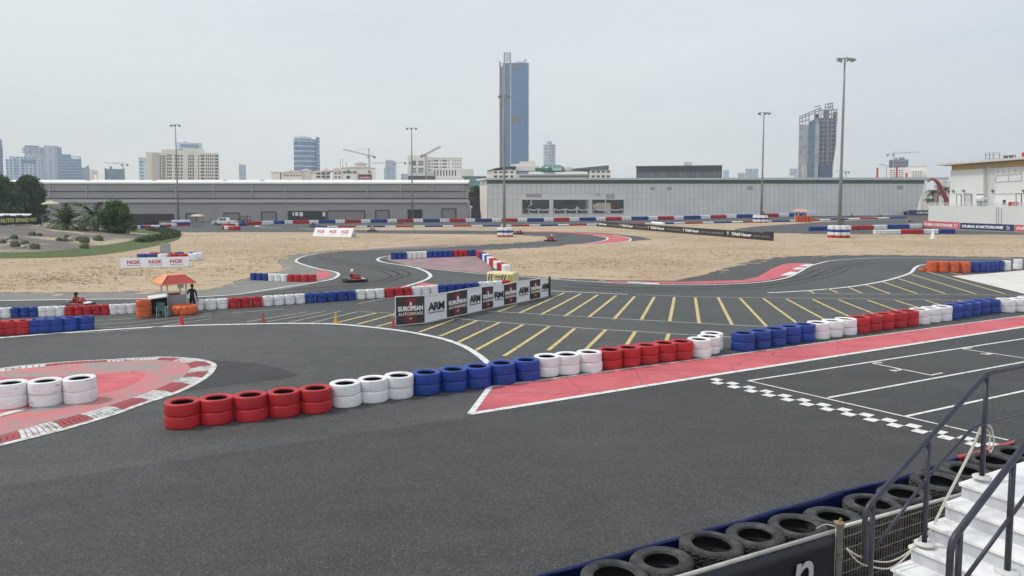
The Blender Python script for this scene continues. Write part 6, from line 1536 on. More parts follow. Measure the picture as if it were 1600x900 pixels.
# curved glass tower
def curved(label, x0, x1, yt, Y, m, bulge, extra=None):
    a, b = PD(x0, yt, Y), PD(x1, yt, Y); W = b.x - a.x; root = bld(label, 'glass_tower', 'tower', ((a.x + b.x) / 2, Y), SK)
    n = 10; poly = [(-W / 2 + W * i / n, -bulge * math.sin(math.pi * i / n)) for i in range(n + 1)] + [(W / 2, W * .7), (-W / 2, W * .7)]
    o = MB().prism(poly, 0, a.z).build('facade', m, None); o.location = ((a.x + b.x) / 2, Y, 0); attach(o, root)
    if extra: extra(root, Y)
def ex(root, Y):
    blk(root, 'crown', palegrey, 459, 486, 214, Y - 1, 8, 219); blk(root, 'side_column', f4, 493, 498.5, 214, Y - 2, 18); blk(root, 'roof_core', palegrey, 470, 480, 213, Y + 4, 6, 216); blk(root, 'cap', palegrey, 494.5, 495.8, 213, Y, 3, 218)
curved('blue glass tower with curved front and white floor bands', 458.5, 494, 217.5, 950, f6, 4, ex)
tower('pale slab tower behind the lattice cranes', 602, 617, 251, 1300, 25, f5, lambda r_, Y: blk(r_, 'rounded_crown', palegrey, 603, 614, 250, Y + 2, 15, 253))
tower('tiny hazy block right of the pale slab tower', 626.5, 637, 271.5, 1400, 25, f5, None, 'building')
# tiled villa complex
Yv = 470.0
vr = bld('low white apartment complex with terracotta hip roofs and arches', 'apartment_complex', 'apartments', (PD(520, 300, Yv).x, Yv), SK)
def hip(root, x0, x1, ye, yr, Y, dep, nm='roof', m=tile_r, over=.8):
    a, b = PD(x0, ye, Y), PD(x1, ye, Y); zr_ = PD(x0, yr, Y).z; x0_, x1_ = a.x - over, b.x + over; y0, y1 = Y - over, Y + dep + over; ins = min((x1_ - x0_) / 2 * .9, dep / 2)
    v = [(x0_, y0, a.z), (x1_, y0, a.z), (x1_, y1, a.z), (x0_, y1, a.z), (x0_ + ins, Y + dep / 2, zr_), (x1_ - ins, Y + dep / 2, zr_)]
    MB().add(v, [(0, 1, 5, 4), (1, 2, 5), (2, 3, 4, 5), (3, 0, 4), (3, 2, 1, 0)]).build(nm, m, root, origin=((x0_ + x1_) / 2, Y, a.z))
for x0, x1, yw, yr, Y in ((433, 446, 270, 268, Yv + 12), (445, 476, 270.5, 265.5, Yv + 6), (477, 496, 268, 263, Yv + 14), (488, 507, 270, 266, Yv + 2), (507, 518, 268, 262.5, Yv + 5), (519, 535, 267, 261, Yv + 1), (535, 586, 262, 259, Yv)):
    blk(vr, 'wall', beige2, x0, x1, yw, Y, 16); hip(vr, x0, x1, yw, yr, Y, 16)
blk(vr, 'rooftop_lantern', beige2, 559, 575, 255.5, Yv + 4, 8, 262); hip(vr, 558.5, 575.5, 255.5, 252, Yv + 4, 8)
blk(vr, 'end_tower', beige2, 581, 587, 263, Yv - 1, 8); blk(vr, 'bay_strip', mat('cream_pilaster', (.68, .66, .63), .8), 556.5, 559, 262.5, Yv - .6, 1)
windows(vr, grid(447, 476, 272.5, 277, 6, 1, .5), Yv + 6 - .1, winm, 'arched_opening'); windows(vr, grid(495, 518, 268.5, 279, 3, 2, .75, .6), Yv + 1.9, winm, 'balcony_opening')
windows(vr, grid(522, 534, 267.5, 280, 2, 2, .55, .4), Yv + .9); windows(vr, [(536, 541, 267.5, 270.8), (542, 546, 265.5, 270.8), (546.5, 549.5, 267.5, 270.8), (551.5, 557, 267.5, 270.5), (541.5, 547, 274.5, 279), (576, 577.4, 265.5, 270.5), (578.2, 579.6, 265.5, 270.5)], Yv - .05)
sg = blk(vr, 'sign_panel', mat('maroon_sign', (.17, .035, .055), .5), 560, 581, 272, Yv - .5, .4, 280)
a = PD(570.5, 276.8, Yv - .55); t = MB(); add_text(t, 'Ausid Bank', a, Vector((1, 0, 0)), UP, (PD(579, 276, Yv).x - PD(562, 276, Yv).x), 1.2, Vector((0, -1, 0))); t.build('lettering', ink_w, sg)
an = MB()
for x in (536.2, 540.3, 546): a = PD(x, 248 if x < 545 else 253, Yv + 8); an.bar((a.x, Yv + 8, PD(x, 262, Yv + 8).z), a, .25)
an.build('antenna', con_d, vr)
# white office block
Yo = 520.0
of = bld('white office block with punched windows behind the warehouse', 'office_block', 'office block', (PD(690, 300, Yo).x, Yo), SK)
blk(of, 'wall', beige2, 637.5, 722.5, 246.5, Yo, 40); blk(of, 'corner_block', beige2, 637, 668, 243, Yo - 1, 20); blk(of, 'roof_house', beige2, 665, 692, 239, Yo + 8, 16, 247); blk(of, 'podium', mat('podium_cream', (.74, .72, .68), .8, .03), 676, 739.5, 264, Yo - 4, 20)
blk(of, 'cornice', beige, 636.5, 723, 246, Yo - .6, 2, 247.2)
windows(of, grid(639, 642, 251, 259, 1, 1, .6) + grid(643.5, 650, 251, 259, 2, 1, .8, .95) + grid(653.5, 661.5, 251, 259, 3, 2, .72, .8) + grid(643, 650, 262, 270, 3, 2, .72, .7) + grid(653.5, 661.5, 262, 270, 3, 2, .72, .75), Yo - 1)
windows(of, grid(667, 673, 249.5, 268, 3, 4, .8, .4) + [q for x0, x1 in ((678, 685), (691, 698)) for q in grid(x0, x1, 248.5, 264, 2, 3, .9, .42)] + grid(674, 677, 249, 264, 1, 3, .5, .35) + grid(686.5, 690, 249, 264, 1, 3, .5, .35) + grid(700, 703, 249, 264, 1, 3, .5, .35) + grid(706, 721, 248.5, 263.5, 4, 3, .38, .42), Yo)
windows(of, grid(676.5, 713, 265.5, 275, 8, 1, .42, .95), Yo - 4)
blk(of, 'dark_base', con_d, 636, 678, 275, Yo - 8, 6); blk(of, 'roof_slab', beige2, 678, 720, 277.5, Yo - 12, 8)
tower('teal glass low building in the gap between warehouse and hall', 725, 760, 276, 480, 20, facade_mat('teal_glass', (.20, .33, .36), (.10, .24, .28), 3.4, .12, 4, .12), lambda r_, Y: blk(r_, 'roof_edge', con, 722, 760, 275, Y - 1, 20, 276.8), 'building')
# tall blue tower with open corner frames
Yt = 900.0
tt = bld('tallest blue glass tower with lattice mast corners', 'glass_tower', 'tower', (PD(803, 300, Yt).x, Yt), SK)
def tq(x, y, dy=0.0): q = PD(x, y, Yt); return Vector((q.x, Yt + dy, q.z))
zt_ = tq(800, 98).z
o = MB().prism([(tq(797.5, 0).x, Yt), (tq(826, 0).x, Yt), (tq(826, 0).x, Yt + 30), (tq(786, 0).x, Yt + 30), (tq(789.5, 0).x, Yt + .5)], 0, zt_); ob = o.build('facade', f7, None, origin=(tq(803, 0).x, Yt, 0)); attach(ob, tt)
blk(tt, 'crown_recess', mat('crown_grey', (.17, .20, .25), .6), 799, 814, 98, Yt - .6, 3, 107.5)
blk(tt, 'edge_fin', palegrey, 797.2, 798.6, 98, Yt - 1.2, 1.5); blk(tt, 'edge_fin', f4, 824.6, 826.4, 98, Yt - .8, 2)
blk(tt, 'corner_pier', mat('pier_grey', (.30, .30, .33), .6), 785, 789.2, 98, Yt - 1, 4); blk(tt, 'left_pier', mat('pier_dark', (.20, .17, .20), .6), 780.3, 782.2, 96, Yt + 14, 3); blk(tt, 'left_face', mat('pier_grey', (.30, .30, .33), .6), 782, 786, 104, Yt + 8, 10)
lm = MB()
for x in (788, 797.5): lm.bar(tq(x, 98, -1), tq(x, 82 if x < 790 else 82.5, -1), 1.6)
for i in range(5): lm.bar(tq(788, 96 - i * 3, -1), tq(797.5, 96 - i * 3, -1), .7); lm.bar(tq(788, 96 - i * 3, -1), tq(797.5, 93 - i * 3, -1), .5)
lm.build('lattice_mast', mat('mast_steel', (.34, .35, .36), .6), tt)
f = MB(); v = [tq(813, 98, 1), tq(822.5, 98, 1), tq(822.5, 90.5, 1)]; f.add(v + [p + Vector((0, 3, 0)) for p in v], [(0, 1, 2), (5, 4, 3), (0, 2, 5, 3), (1, 4, 5, 2)]); f.build('roof_fin', palegrey, tt)
f = MB(); v = [tq(780.3, 94, 14), tq(783, 99, 14), tq(783, 104, 14), tq(780.3, 104, 14)]; f.add(v + [p + Vector((0, 3, 0)) for p in v], [(3, 2, 1, 0), (4, 5, 6, 7), (0, 1, 5, 4)]); f.build('roof_fin', palegrey, tt)
f = MB()
for x, y in ((809, 94), (811, 95), (813.5, 94.5), (806, 96)): f.bar(tq(x, 98, 3), tq(x, y, 3), .6)
f.build('antenna', con_d, tt); blk(tt, 'plant_floor', mat('louvre_brown', (.20, .19, .17), .7), 799, 815, 182.5, Yt - .3, 1, 190)
# twisting balcony tower
def twist():
    Y = 1500; root = bld('pale round tower with scalloped balconies, hazy in the distance', 'round_tower', 'tower', (PD(858.5, 300, Y).x, Y), SK); k = Y / FPX; c = PD(858.5, 225, Y); mb = MB()
    mb.lathe([(9 * k, 0), (9 * k, c.z)], 24, (c.x, Y + 14, 0)); mb.build('core', f5, root); s = MB(); n = 17
    for i in range(n):
        z = c.z * (.15 + .85 * (i + 1) / n); ph = i * .9
        ring = [(c.x + (10.3 + .55 * math.sin(a * 5 + ph)) * k * math.cos(a), Y + 14 + (10.3 + .55 * math.sin(a * 5 + ph)) * k * math.sin(a)) for a in (2 * math.pi * j / 40 for j in range(40))]
        s.prism(ring, z - 1.9, z - .4)
    s.build('balcony_ring', mat('balcony_white', (.55, .60, .66), .6), root); m = MB(); m.lathe([(4 * k, c.z), (4 * k, PD(858, 220, Y).z), (0, PD(858, 219.5, Y).z)], 16, (c.x, Y + 14, 0)); m.build('cap', f5, root)
twist()
# long low mall with domes behind the hall
Ym = 400.0
ml = bld('low cream mall with green glass dome behind the hall', 'shopping_mall', 'mall', (PD(855, 300, Ym).x, Ym), SK)
blk(ml, 'wall', mat('mall_cream', (.62, .58, .55), .8, .05), 761, 954.5, 271.5, Ym, 30); blk(ml, 'left_pavilion', beige2, 761, 806, 266, Ym - 1, 20); blk(ml, 'right_pavilion', beige2, 921, 954.5, 265.5, Ym - 1, 20); blk(ml, 'window_band', mat('mall_glass', (.12, .14, .16), .3), 812, 920, 274, Ym - .4, 1, 277)
blk(ml, 'fascia', mat('mall_dark_band', (.09, .085, .085), .6), 800, 922, 266.8, Ym - .6, 1, 268)
windows(ml, grid(770, 804, 266.8, 271, 4, 1, .6, .7) + grid(770, 804, 273.5, 278, 4, 1, .6, .75) + grid(923, 954, 266.3, 270.5, 4, 1, .6, .7) + grid(923, 954, 273.5, 278, 4, 1, .6, .75), Ym - 1)
def wedge(nm, m, pts, Y, dep):
    v = [PD(x, y, Y) for x, y in pts]; n = len(v); mb = MB(); mb.add(v + [p + Vector((0, dep, 0)) for p in v], [tuple(range(n))[::-1], tuple(range(n, 2 * n))] + [(i, (i + 1) % n, n + (i + 1) % n, n + i) for i in range(n)]); mb.build(nm, m, ml)
teal_r = mat('teal_roof', (.09, .15, .15), .4, .1)
wedge('curved_roof', teal_r, [(761, 266.5), (774, 262.3), (792, 260.2), (806, 259.5), (806, 260.9), (792, 261.6), (775, 263.8), (762, 268)], Ym - 2, 20)
wedge('sloping_roof', teal_r, [(893, 263.8), (951, 258.3), (951, 265.5), (916, 265.5)], Ym - 2, 20)
blk(ml, 'roof_block', beige, 811, 835, 252, Ym + 6, 10, 264); blk(ml, 'roof_block', beige, 797, 815, 256, Ym + 9, 10, 264); blk(ml, 'roof_block', beige, 804, 842, 259.5, Ym + 4, 8, 267); blk(ml, 'roof_block', beige, 884, 893, 261, Ym + 4, 8, 267)
c = PD(862, 267, Ym + 10); k = (Ym + 10) / FPX; dm = MB(); dm.lathe([(21 * k, 0), (20.5 * k, 3.5 * k), (18 * k, 7 * k), (13 * k, 10 * k), (6 * k, 11 * k), (0, 11.2 * k)], 24, (c.x, c.y + 12, c.z)); dm.build('glass_dome', mat('green_glass', (.10, .21, .17), .25, .25, .3), ml, True)
rb = MB()
for i in range(9): a = math.pi * (1 + i / 8); rb.tube([(c.x + r_ * k * math.cos(a), c.y + 12 + r_ * k * math.sin(a), c.z + z * k) for r_, z in ((21.3, 0), (20.8, 3.5), (18.3, 7.2), (13, 10.3), (6, 11.4))], .16, 5)
rb.build('dome_rib', mat('pale_green', (.30, .42, .38), .5), ml); blk(ml, 'sign_board', palegrey, 863, 877, 262, Ym + 1, 1, 266.8); blk(ml, 'green_wall', mat('green_board', (.05, .19, .12), .6), 836, 864, 262.5, Ym + 2, 2, 266.8)
# black glazed roof box
Yb = 430.0
bb = bld('long black glazed box rising above the hall roof', 'rooftop_block', 'building', (PD(1060, 300, Yb).x, Yb), SK)
blk(bb, 'wall', mat('black_cladding', (.03, .034, .038), .35, .1), 993.5, 1127.5, 259.2, Yb, 20); blk(bb, 'roof_edge', mat('roof_edge_grey', (.12, .125, .13), .5), 992.5, 1128.5, 258.6, Yb - .8, 21, 260); windows(bb, grid(995, 1126, 268.5, 278, 20, 1, .86, .9), Yb, mat('smoked_glass', (.10, .125, .155), .15, .3, .05), 'glazing_panel'); blk(bb, 'roof_unit', palegrey, 1065.5, 1078, 253.5, Yb + 6, 4, 259)
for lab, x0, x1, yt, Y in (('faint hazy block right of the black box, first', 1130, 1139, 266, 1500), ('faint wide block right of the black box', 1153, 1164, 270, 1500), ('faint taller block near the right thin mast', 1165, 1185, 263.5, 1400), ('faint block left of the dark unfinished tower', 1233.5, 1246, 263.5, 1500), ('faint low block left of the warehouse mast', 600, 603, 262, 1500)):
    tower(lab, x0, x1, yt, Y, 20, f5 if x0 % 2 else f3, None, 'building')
# unfinished dark tower with a leaning right face
Yd = 620.0
dt = bld('dark unfinished glass and concrete tower with ragged top', 'unfinished_tower', 'tower', (PD(1277, 300, Yd).x, Yd), SK)
def dq(x, y, dy=0): q = PD(x, y, Yd); return Vector((q.x, Yd + dy, q.z))
def dpoly(nm, m, pts, dy, dep):
    v = [dq(x, y, dy) for x, y in pts]; n = len(v); mb = MB(); mb.add(v + [p + Vector((0, dep, 0)) for p in v], [tuple(range(n))[::-1], tuple(range(n, 2 * n))] + [(i, (i + 1) % n, n + (i + 1) % n, n + i) for i in range(n)])
    c = v[0].copy(); c.z = 0; mb.build(nm, m, dt, origin=tuple(c))
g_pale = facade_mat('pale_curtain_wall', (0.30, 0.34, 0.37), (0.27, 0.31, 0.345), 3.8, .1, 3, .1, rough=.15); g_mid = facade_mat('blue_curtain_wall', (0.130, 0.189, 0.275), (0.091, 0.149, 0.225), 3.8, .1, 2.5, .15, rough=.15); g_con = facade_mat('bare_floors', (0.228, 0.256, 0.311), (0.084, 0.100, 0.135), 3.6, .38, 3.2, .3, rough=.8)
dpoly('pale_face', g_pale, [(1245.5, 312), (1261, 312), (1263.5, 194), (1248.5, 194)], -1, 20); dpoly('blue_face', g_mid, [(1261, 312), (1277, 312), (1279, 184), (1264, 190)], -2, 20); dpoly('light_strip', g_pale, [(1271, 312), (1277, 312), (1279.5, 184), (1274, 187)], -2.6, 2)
dpoly('bare_frame', g_con, [(1277, 312), (1299, 312), (1301, 258), (1305.5, 228), (1307, 186), (1280, 184)], 0, 22); dpoly('lift_core', mat('core_grey', (.17, .185, .215), .8, .1, .05), [(1290.5, 312), (1295, 312), (1296, 172), (1291, 172)], -1.2, 3); dpoly('lower_wrap', mat('blue_wrap', (.07, .10, .19), .6), [(1278, 312), (1299.5, 312), (1300.5, 258), (1290, 257), (1279, 262)], -1.6, 3)
fr_ = MB()
for (a, b) in (((1249, 195), (1249.5, 180)), ((1249.5, 180.5), (1283, 168)), ((1249, 184), (1282, 172)), ((1249, 189), (1264, 186)), ((1264, 194), (1264, 176)), ((1274, 188), (1274, 171)), ((1279, 185), (1280, 168)), ((1272.5, 166.5), (1282, 164.5)), ((1283, 186), (1283, 168)), ((1289.5, 172), (1289.5, 163)), ((1294.5, 172), (1294.5, 162)), ((1297.5, 172), (1297.5, 161.5)), ((1301, 172), (1301, 161)), ((1289.5, 163.5), (1301, 161)), ((1289.5, 168), (1301, 167)), ((1284, 172), (1308.5, 172)), ((1303, 186), (1303, 173)), ((1307, 188), (1307, 172)), ((1299, 186), (1299, 172)), ((1284, 178), (1307, 180)), ((1287, 186), (1287, 172)), ((1254, 193), (1254, 181)), ((1259, 192), (1259, 178))): fr_.bar(dq(*a, 2), dq(*b, 2), .8)
blk(dt, 'upper_core', con, 1284, 1291, 173, Yd + 5, 9, 188); blk(dt, 'upper_core', con_d, 1296, 1303, 176, Yd + 7, 8, 188); blk(dt, 'upper_core', con_d, 1267, 1275, 178, Yd + 7, 8, 192); fr_.build('open_frame', con, dt); sl = MB(); y = 190.0
while y < 310:
    xr_ = interp([(186, 1307), (228, 1305.5), (258, 1301), (312, 1299)], y); sl.bar(dq(xr_ - 3, y, -.6), dq(xr_ + 1.3, y, -.6), .7, .6); y += 4.2
sl.build('edge_scaffold', con_d, dt); ln = MB()
for x in (1253.5, 1256, 1259.5): ln.bar(dq(x, 312, -1.3), dq(x, 257, -1.3), .5)
ln.build('vertical_fin', beige2, dt); blk(dt, 'site_shed', beige2, 1228, 1246, 274, Yd - 6, 10)
# unfinished block and white flats at the right
def ub(root, Y): blk(root, 'upper_core', con, 1396, 1400, 246.5, Y + 3, 8, 251); blk(root, 'upper_core', con, 1402, 1411, 246, Y + 3, 8, 250)
tower('grey concrete block under construction at the right skyline', 1389, 1419.5, 249.5, 760, 20, g_con, ub, 'building')
fl_ = bld('white flats with grey bays behind the hall roof', 'apartment_building', 'apartments', (PD(1420, 300, 560).x, 560), SK)
blk(fl_, 'wall', beige2, 1388, 1449, 261.5, 560, 25); blk(fl_, 'grey_bay', mat('grey_bay', (.40, .39, .38), .7), 1414, 1446, 260, 562, 20); blk(fl_, 'pale_bay', beige2, 1424.5, 1443.5, 266, 559, 4); windows(fl_, grid(1390, 1412, 264, 278, 5, 4, .5, .5) , 560); windows(fl_, grid(1426, 1442, 267, 278, 4, 4, .45, .5), 559)
tower('pale blue building seen in the gap behind the red arch', 1459, 1500, 283, 520, 20, facade_mat('gap_flats', (.56, .58, .58), (.25, .32, .38), 3.6, .45, 5, .4), None, 'building')
# ---- tower cranes
def crane(label, xb, yb, ymast, jib, cj, Y, m, apex=None, cab=None, th=1.0):
    root = bld(label, 'tower_crane', 'crane', (PD(xb, 300, Y).x, Y), 'tower cranes'); k = Y / FPX
    def q(x, y, dy=0): p = PD(x, y, Y); return Vector((p.x, Y + dy, p.z))
    def lattice(a, b, w_, n, nm):
        mb = MB(); d = (b - a); up = d.cross(Vector((0, 1, 0))).normalized() * w_ / 2; y = Vector((0, w_ / 2, 0))
        for s in (up + y, up - y, -up + y, -up - y): mb.bar(a + s, b + s, w_ * .16)
        for i in range(n):
            p0, p1 = lerp(a, b, i / n), lerp(a, b, (i + 1) / n)
            for yy in (y, -y): mb.bar(p0 + up + yy, p1 - up + yy, w_ * .11); mb.bar(p0 - up + yy, p1 + up + yy, w_ * .11)
        mb.build(nm, m, root)
    ax = q(xb, ymast); base = ax.copy(); base.z = 0
    lattice(base, ax, 1.9 * k * th, 26, 'mast'); lattice(ax, q(*jib), 1.9 * k * th, 16, 'jib'); lattice(ax, q(*cj), 1.6 * k * th, 5, 'counter_jib')
    cw = MB(); e = q(*cj); cw.box(e - Vector((0, 0, 1.2 * k)), (3.5 * k * th, 2 * k, 2.8 * k)); cw.build('counterweight', con_d, root)
    if apex:
        t = MB(); t.bar(ax, q(*apex), 1.2 * k * th); t.build('apex', m, root); w_ = MB(); w_.bar(q(*apex), lerp(ax, q(*jib), .62), .2 * k); w_.bar(q(*apex), e, .2 * k); w_.build('stay', con_d, root)
    c_ = MB(); c_.box(ax + Vector((-1.5 * k, -1.2 * k, -2.6 * k)), (2.2 * k, 2 * k, 2.6 * k)); c_.build('cab', con, root)
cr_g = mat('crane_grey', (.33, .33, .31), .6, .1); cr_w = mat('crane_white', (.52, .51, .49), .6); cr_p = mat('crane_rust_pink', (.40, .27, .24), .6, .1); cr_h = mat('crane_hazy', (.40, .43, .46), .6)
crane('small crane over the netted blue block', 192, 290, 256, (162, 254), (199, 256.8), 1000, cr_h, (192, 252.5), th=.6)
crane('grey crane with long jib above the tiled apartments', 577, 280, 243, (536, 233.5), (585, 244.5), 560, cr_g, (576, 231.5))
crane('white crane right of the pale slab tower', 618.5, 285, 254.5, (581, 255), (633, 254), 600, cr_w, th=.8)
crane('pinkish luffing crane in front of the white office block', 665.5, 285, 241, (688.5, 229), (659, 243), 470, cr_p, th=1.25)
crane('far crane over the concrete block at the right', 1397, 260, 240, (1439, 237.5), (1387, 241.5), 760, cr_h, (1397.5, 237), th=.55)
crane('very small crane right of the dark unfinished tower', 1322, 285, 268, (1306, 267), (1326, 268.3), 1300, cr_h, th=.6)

# the skyline blocks face the grandstand: turn each about its own foot
for o in list(COL.objects):
    if o.parent is None and o.get('group') == SK:
        th = math.atan2(o.location.x, o.location.y); o.rotation_euler = (0, 0, -th); o.scale = (math.cos(th), 1, 1)
# ------------------------------------------------------------------ trees and plants
bark = mat('bark', (.10, .075, .05), .9, .3, 4)
lf_dark = leaf_mat('dark_leaf', (.016, .040, .015), (.066, .125, .038)); lf_mid = leaf_mat('mid_leaf', (.022, .054, .018), (.085, .155, .045)); lf_pale = leaf_mat('pale_leaf', (.06, .07, .03), (.17, .18, .08)); lf_palm = leaf_mat('palm_leaf', (.030, .048, .025), (.10, .135, .065)); lf_bank = leaf_mat('bank_leaf', (.028, .048, .016), (.085, .12, .035))
def leaves(mb, c, rad, n, size, rn, squash=1.0):
    """leaf-sized quads through the volume of one clump, denser at its skin"""
    for _ in range(n):
        d = Vector((rn.gauss(0, 1), rn.gauss(0, 1), rn.gauss(0, 1))).normalized(); r = rn.random() ** .35
        p = c + Vector((d.x * rad[0], d.y * rad[1], d.z * rad[2])) * r
        a = Vector((rn.gauss(0, 1), rn.gauss(0, 1), rn.gauss(0, .7))).normalized(); b = a.cross(d + Vector((rn.gauss(0, .5), rn.gauss(0, .5), rn.gauss(0, .5)))).normalized(); s = size * rn.uniform(.6, 1.4)
        mb.add([p - a * s * .5, p + b * s * .28, p + a * s * .5, p - b * s * .28], [(0, 1, 2, 3)])
def tree(name, label, c, Hh, W, m, clumps, n, size, seed, group=None, trunk=True, low=.12, cat='tree', gap=0.0):
    rn = random.Random(seed); root = empty(name, c, label, cat, group); mb = MB(); br = MB(); r0 = W * .035
    if trunk: br.tube([c - UP * .3, c + UP * Hh * .2 + Vector((rn.uniform(-.1, .1), 0, 0)) * W * .1, c + UP * Hh * .55], [r0 * 1.3, r0, r0 * .45], 8)
    for i in range(clumps):
        t = rn.random(); z = low + (1 - low) * t; prof = math.sin(math.pi * min(1, (z * .82 + .14))) ** .7
        a = rn.uniform(0, 6.283); q = rn.random() ** .5 * .5 * W * prof * rn.uniform(.72, 1.0)
        p = c + Vector((q * math.cos(a), q * math.sin(a) * .8, Hh * (z * .86 + .02))); s = W * rn.uniform(.07, .17)
        leaves(mb, p, (s, s, s * .8), n, size, rn)
        if trunk and i % 3 == 0: br.tube([c + UP * Hh * rn.uniform(.15, .4), lerp(c + UP * Hh * .4, p, .5), p], [r0 * .5, r0 * .3, r0 * .1], 5)
    mb.build('crown', m, root, origin=tuple(c))
    if br.v: br.build('trunk', bark, root, True, origin=tuple(c))
    return root
def palm(label, c, trunk_h, fl, n, seed, m=lf_palm, group=None, name='palm_tree', up=.5):
    rn = random.Random(seed); root = empty(name, c, label, 'palm tree', group); mb = MB(); top = c + UP * trunk_h
    for i in range(n):
        a = 6.283 * i / n + rn.uniform(-.2, .2); el = rn.uniform(-.15, 1.25) * up * 2; l_ = fl * rn.uniform(.8, 1.1); d = Vector((math.cos(a), math.sin(a), 0)); side = Vector((-d.y, d.x, 0)); pts = []; p = top.copy(); v = (d * math.cos(el) + UP * math.sin(el)); st = l_ / 9
        for k in range(10): pts.append(p.copy()); p = p + v * st; v = (v - UP * .19).normalized()
        for k in range(1, 10):
            for s in (-1, 1):
                q = pts[k]; w_ = l_ * .26 * math.sin(math.pi * (k + 1.2) / 11.5); tip = q + side * s * w_ + (pts[k] - pts[k - 1]) * 1.3 - UP * w_ * .35; e = (pts[k] - pts[k - 1]) * .42
                mb.add([q - e, q + e, tip], [(0, 1, 2)])
        mb.tube([pts[j] for j in (0, 3, 6, 9)], [l_ * .012, l_ * .009, l_ * .006, l_ * .003], 4)
    mb.build('fronds', m, root, origin=tuple(c)); t = MB(); t.tube([c - UP * .2, c + UP * trunk_h], [fl * .10, fl * .085], 9); t.build('trunk', bark, root, True, origin=tuple(c)); return root
def PB(px, py, Y): p = PD(px, py, Y); p.z = 0; return p
Y0 = 205
def crown(label, x0, x1, yt, yb, Y, m, clumps, n, size, seed, **kw):
    a, b = PD(x0, yt, Y), PD(x1, yb, Y); c = Vector(((a.x + b.x) / 2, Y, 0 if kw.pop('ground', True) else b.z)); return tree('tree', label, c, a.z - c.z, (b.x - a.x), m, clumps, n, size, seed, **kw)
crown('large dark green tree above the hoarding, left one cut by the edge', -58, 44, 268, 335, 205, lf_dark, 90, 200, .60, 1, low=.2)
crown('large dark green tree above the hoarding, right one', 14, 76, 268, 336, 215, lf_dark, 95, 200, .60, 2, low=.2)
c = PM(183, 364.5); k = c.y / FPX; tree('tree', 'rounded dense tree on the mound in front of the warehouse', c, 53 * k, 58 * k, lf_mid, 90, 210, .34, 3, low=.05)
c = PM(150, 360); palm('young palm behind the rounded dense tree', c, 2.4, 5.0, 44, 4, m=lf_mid, up=.5)
c = PM(104, 358.5); palm('low spreading palm on the mound left of the tree', c, 1.1, 4.6, 38, 5, m=leaf_mat('palm_pale', (.035, .060, .026), (.11, .15, .065)), up=.55)
c = PM(128, 360); palm('small palm shrub between the spreading palm and the tree', c, .3, 2.0, 20, 6, up=.5)
c = PM(204, 361); tree('shrub', 'pale spiky shrub at the foot of the mound tree', c, 1.9, 3.0, lf_pale, 14, 90, .35, 8, trunk=False, cat='shrub')
c = PM(72, 351); tree('shrub', 'pale yellow green shrub at the end of the hoarding', c, 2.2, 4.2, lf_pale, 16, 90, .35, 9, trunk=False, cat='shrub')
# low hedge along the mound's right tip, grass bank's shade put into dark leaves
hd = MB(); rn = random.Random(11); pts = smooth_poly([P(*q) for q in ((226, 381.5), (252, 376.5), (272, 371.5), (276, 367.5), (262, 364), (240, 361.5))], 20)
for i, p in enumerate(pts): leaves(hd, p + UP * .45 + Vector((-.9, .3, 0)), (1.5 + rn.uniform(-.5, .5), 1.5, .75), 90, .34, rn)
tag(hd.build('bank', lf_bank), 'low shaded green hedge round the right tip of the mound', 'bank')
# clipped bushes and rocks on the mound
bm = leaf_mat('clipped_bush_leaf', (.060, .068, .030), (.19, .19, .095)); bush_lab = ['round bush, highest on the mound near the hoarding', 'small round bush beside the tall pale rock', 'round bush at the left edge of the picture', 'round bush behind the left rock group', 'biggest bush of the left rock group', 'dark bush right of the biggest left bush', 'flat bush at the lower right of the left group', 'left bush of the middle rock group', 'second bush of the middle rock group', 'small bush behind the middle rocks', 'broad bush right of the middle rocks', 'tall bush beside the broad one', 'flat bush on the dark slope, right', 'lone bush low on the slope above grass']
bush_px = [(50.5, 367.5, 9), (62, 368.5, 7), (4, 380, 9), (22, 373, 10), (24, 385, 13), (39, 382, 10), (55, 388.5, 13), (92, 376, 8), (101, 376.5, 8), (104, 370.5, 6.5), (132, 378.5, 14), (123, 376, 10), (154, 376, 13), (132, 388, 12)]
for i, ((px, py, wpx), lab) in enumerate(zip(bush_px, bush_lab)):
    c = PM(px, py); k = c.y / FPX; W = wpx * k * 1.25; mb = MB(); leaves(mb, c + UP * W * .26, (W * .5, W * .45, W * .34), 420, W * .10, random.Random(20 + i)); mb.lathe([(W * .42, .0), (W * .40, W * .3), (W * .25, W * .48), (0, W * .53)], 10, tuple(c)); tag(mb.build('bush', bm, origin=tuple(c)), lab, 'bush', 'clipped bushes on the mound')
rock = mat('rock', (.30, .285, .26), .9, .35, 1.5)
for i, (px, py, wpx, lab) in enumerate([(59, 365.5, 7, 'pale upright rock beside the highest bush'), (9, 374.5, 8, 'grey rock at the far left of the mound'), (14, 377.5, 6, 'small rock right of the far left one'), (27, 388.5, 6, 'low rock below the biggest left bush'), (36, 387, 8, 'large broken rock in the left group'), (43, 384.5, 7, 'dark rock at the right of the left group'), (110, 376.5, 11, 'large rock in the middle of the mound'), (114, 370.5, 5, 'small rock behind the middle rock')]):
    c = PM(px, py); k = c.y / FPX; rn = random.Random(60 + i); bmh = bmesh.new(); bmesh.ops.create_icosphere(bmh, subdivisions=2, radius=wpx * k * .5)
    for v in bmh.verts: v.co *= 1 + .45 * noise.noise(v.co * (2.2 / (wpx * k)) + Vector((i * 3.1, 0, 0))); v.co.z *= .75
    me = bpy.data.meshes.new('rock'); bmh.to_mesh(me); bmh.free(); me.materials.append(rock); o = link('rock', me); o.location = c + UP * wpx * k * .22; o.rotation_euler = (0, 0, rn.uniform(0, 6)); tag(o, lab, 'rock', 'rocks on the mound')
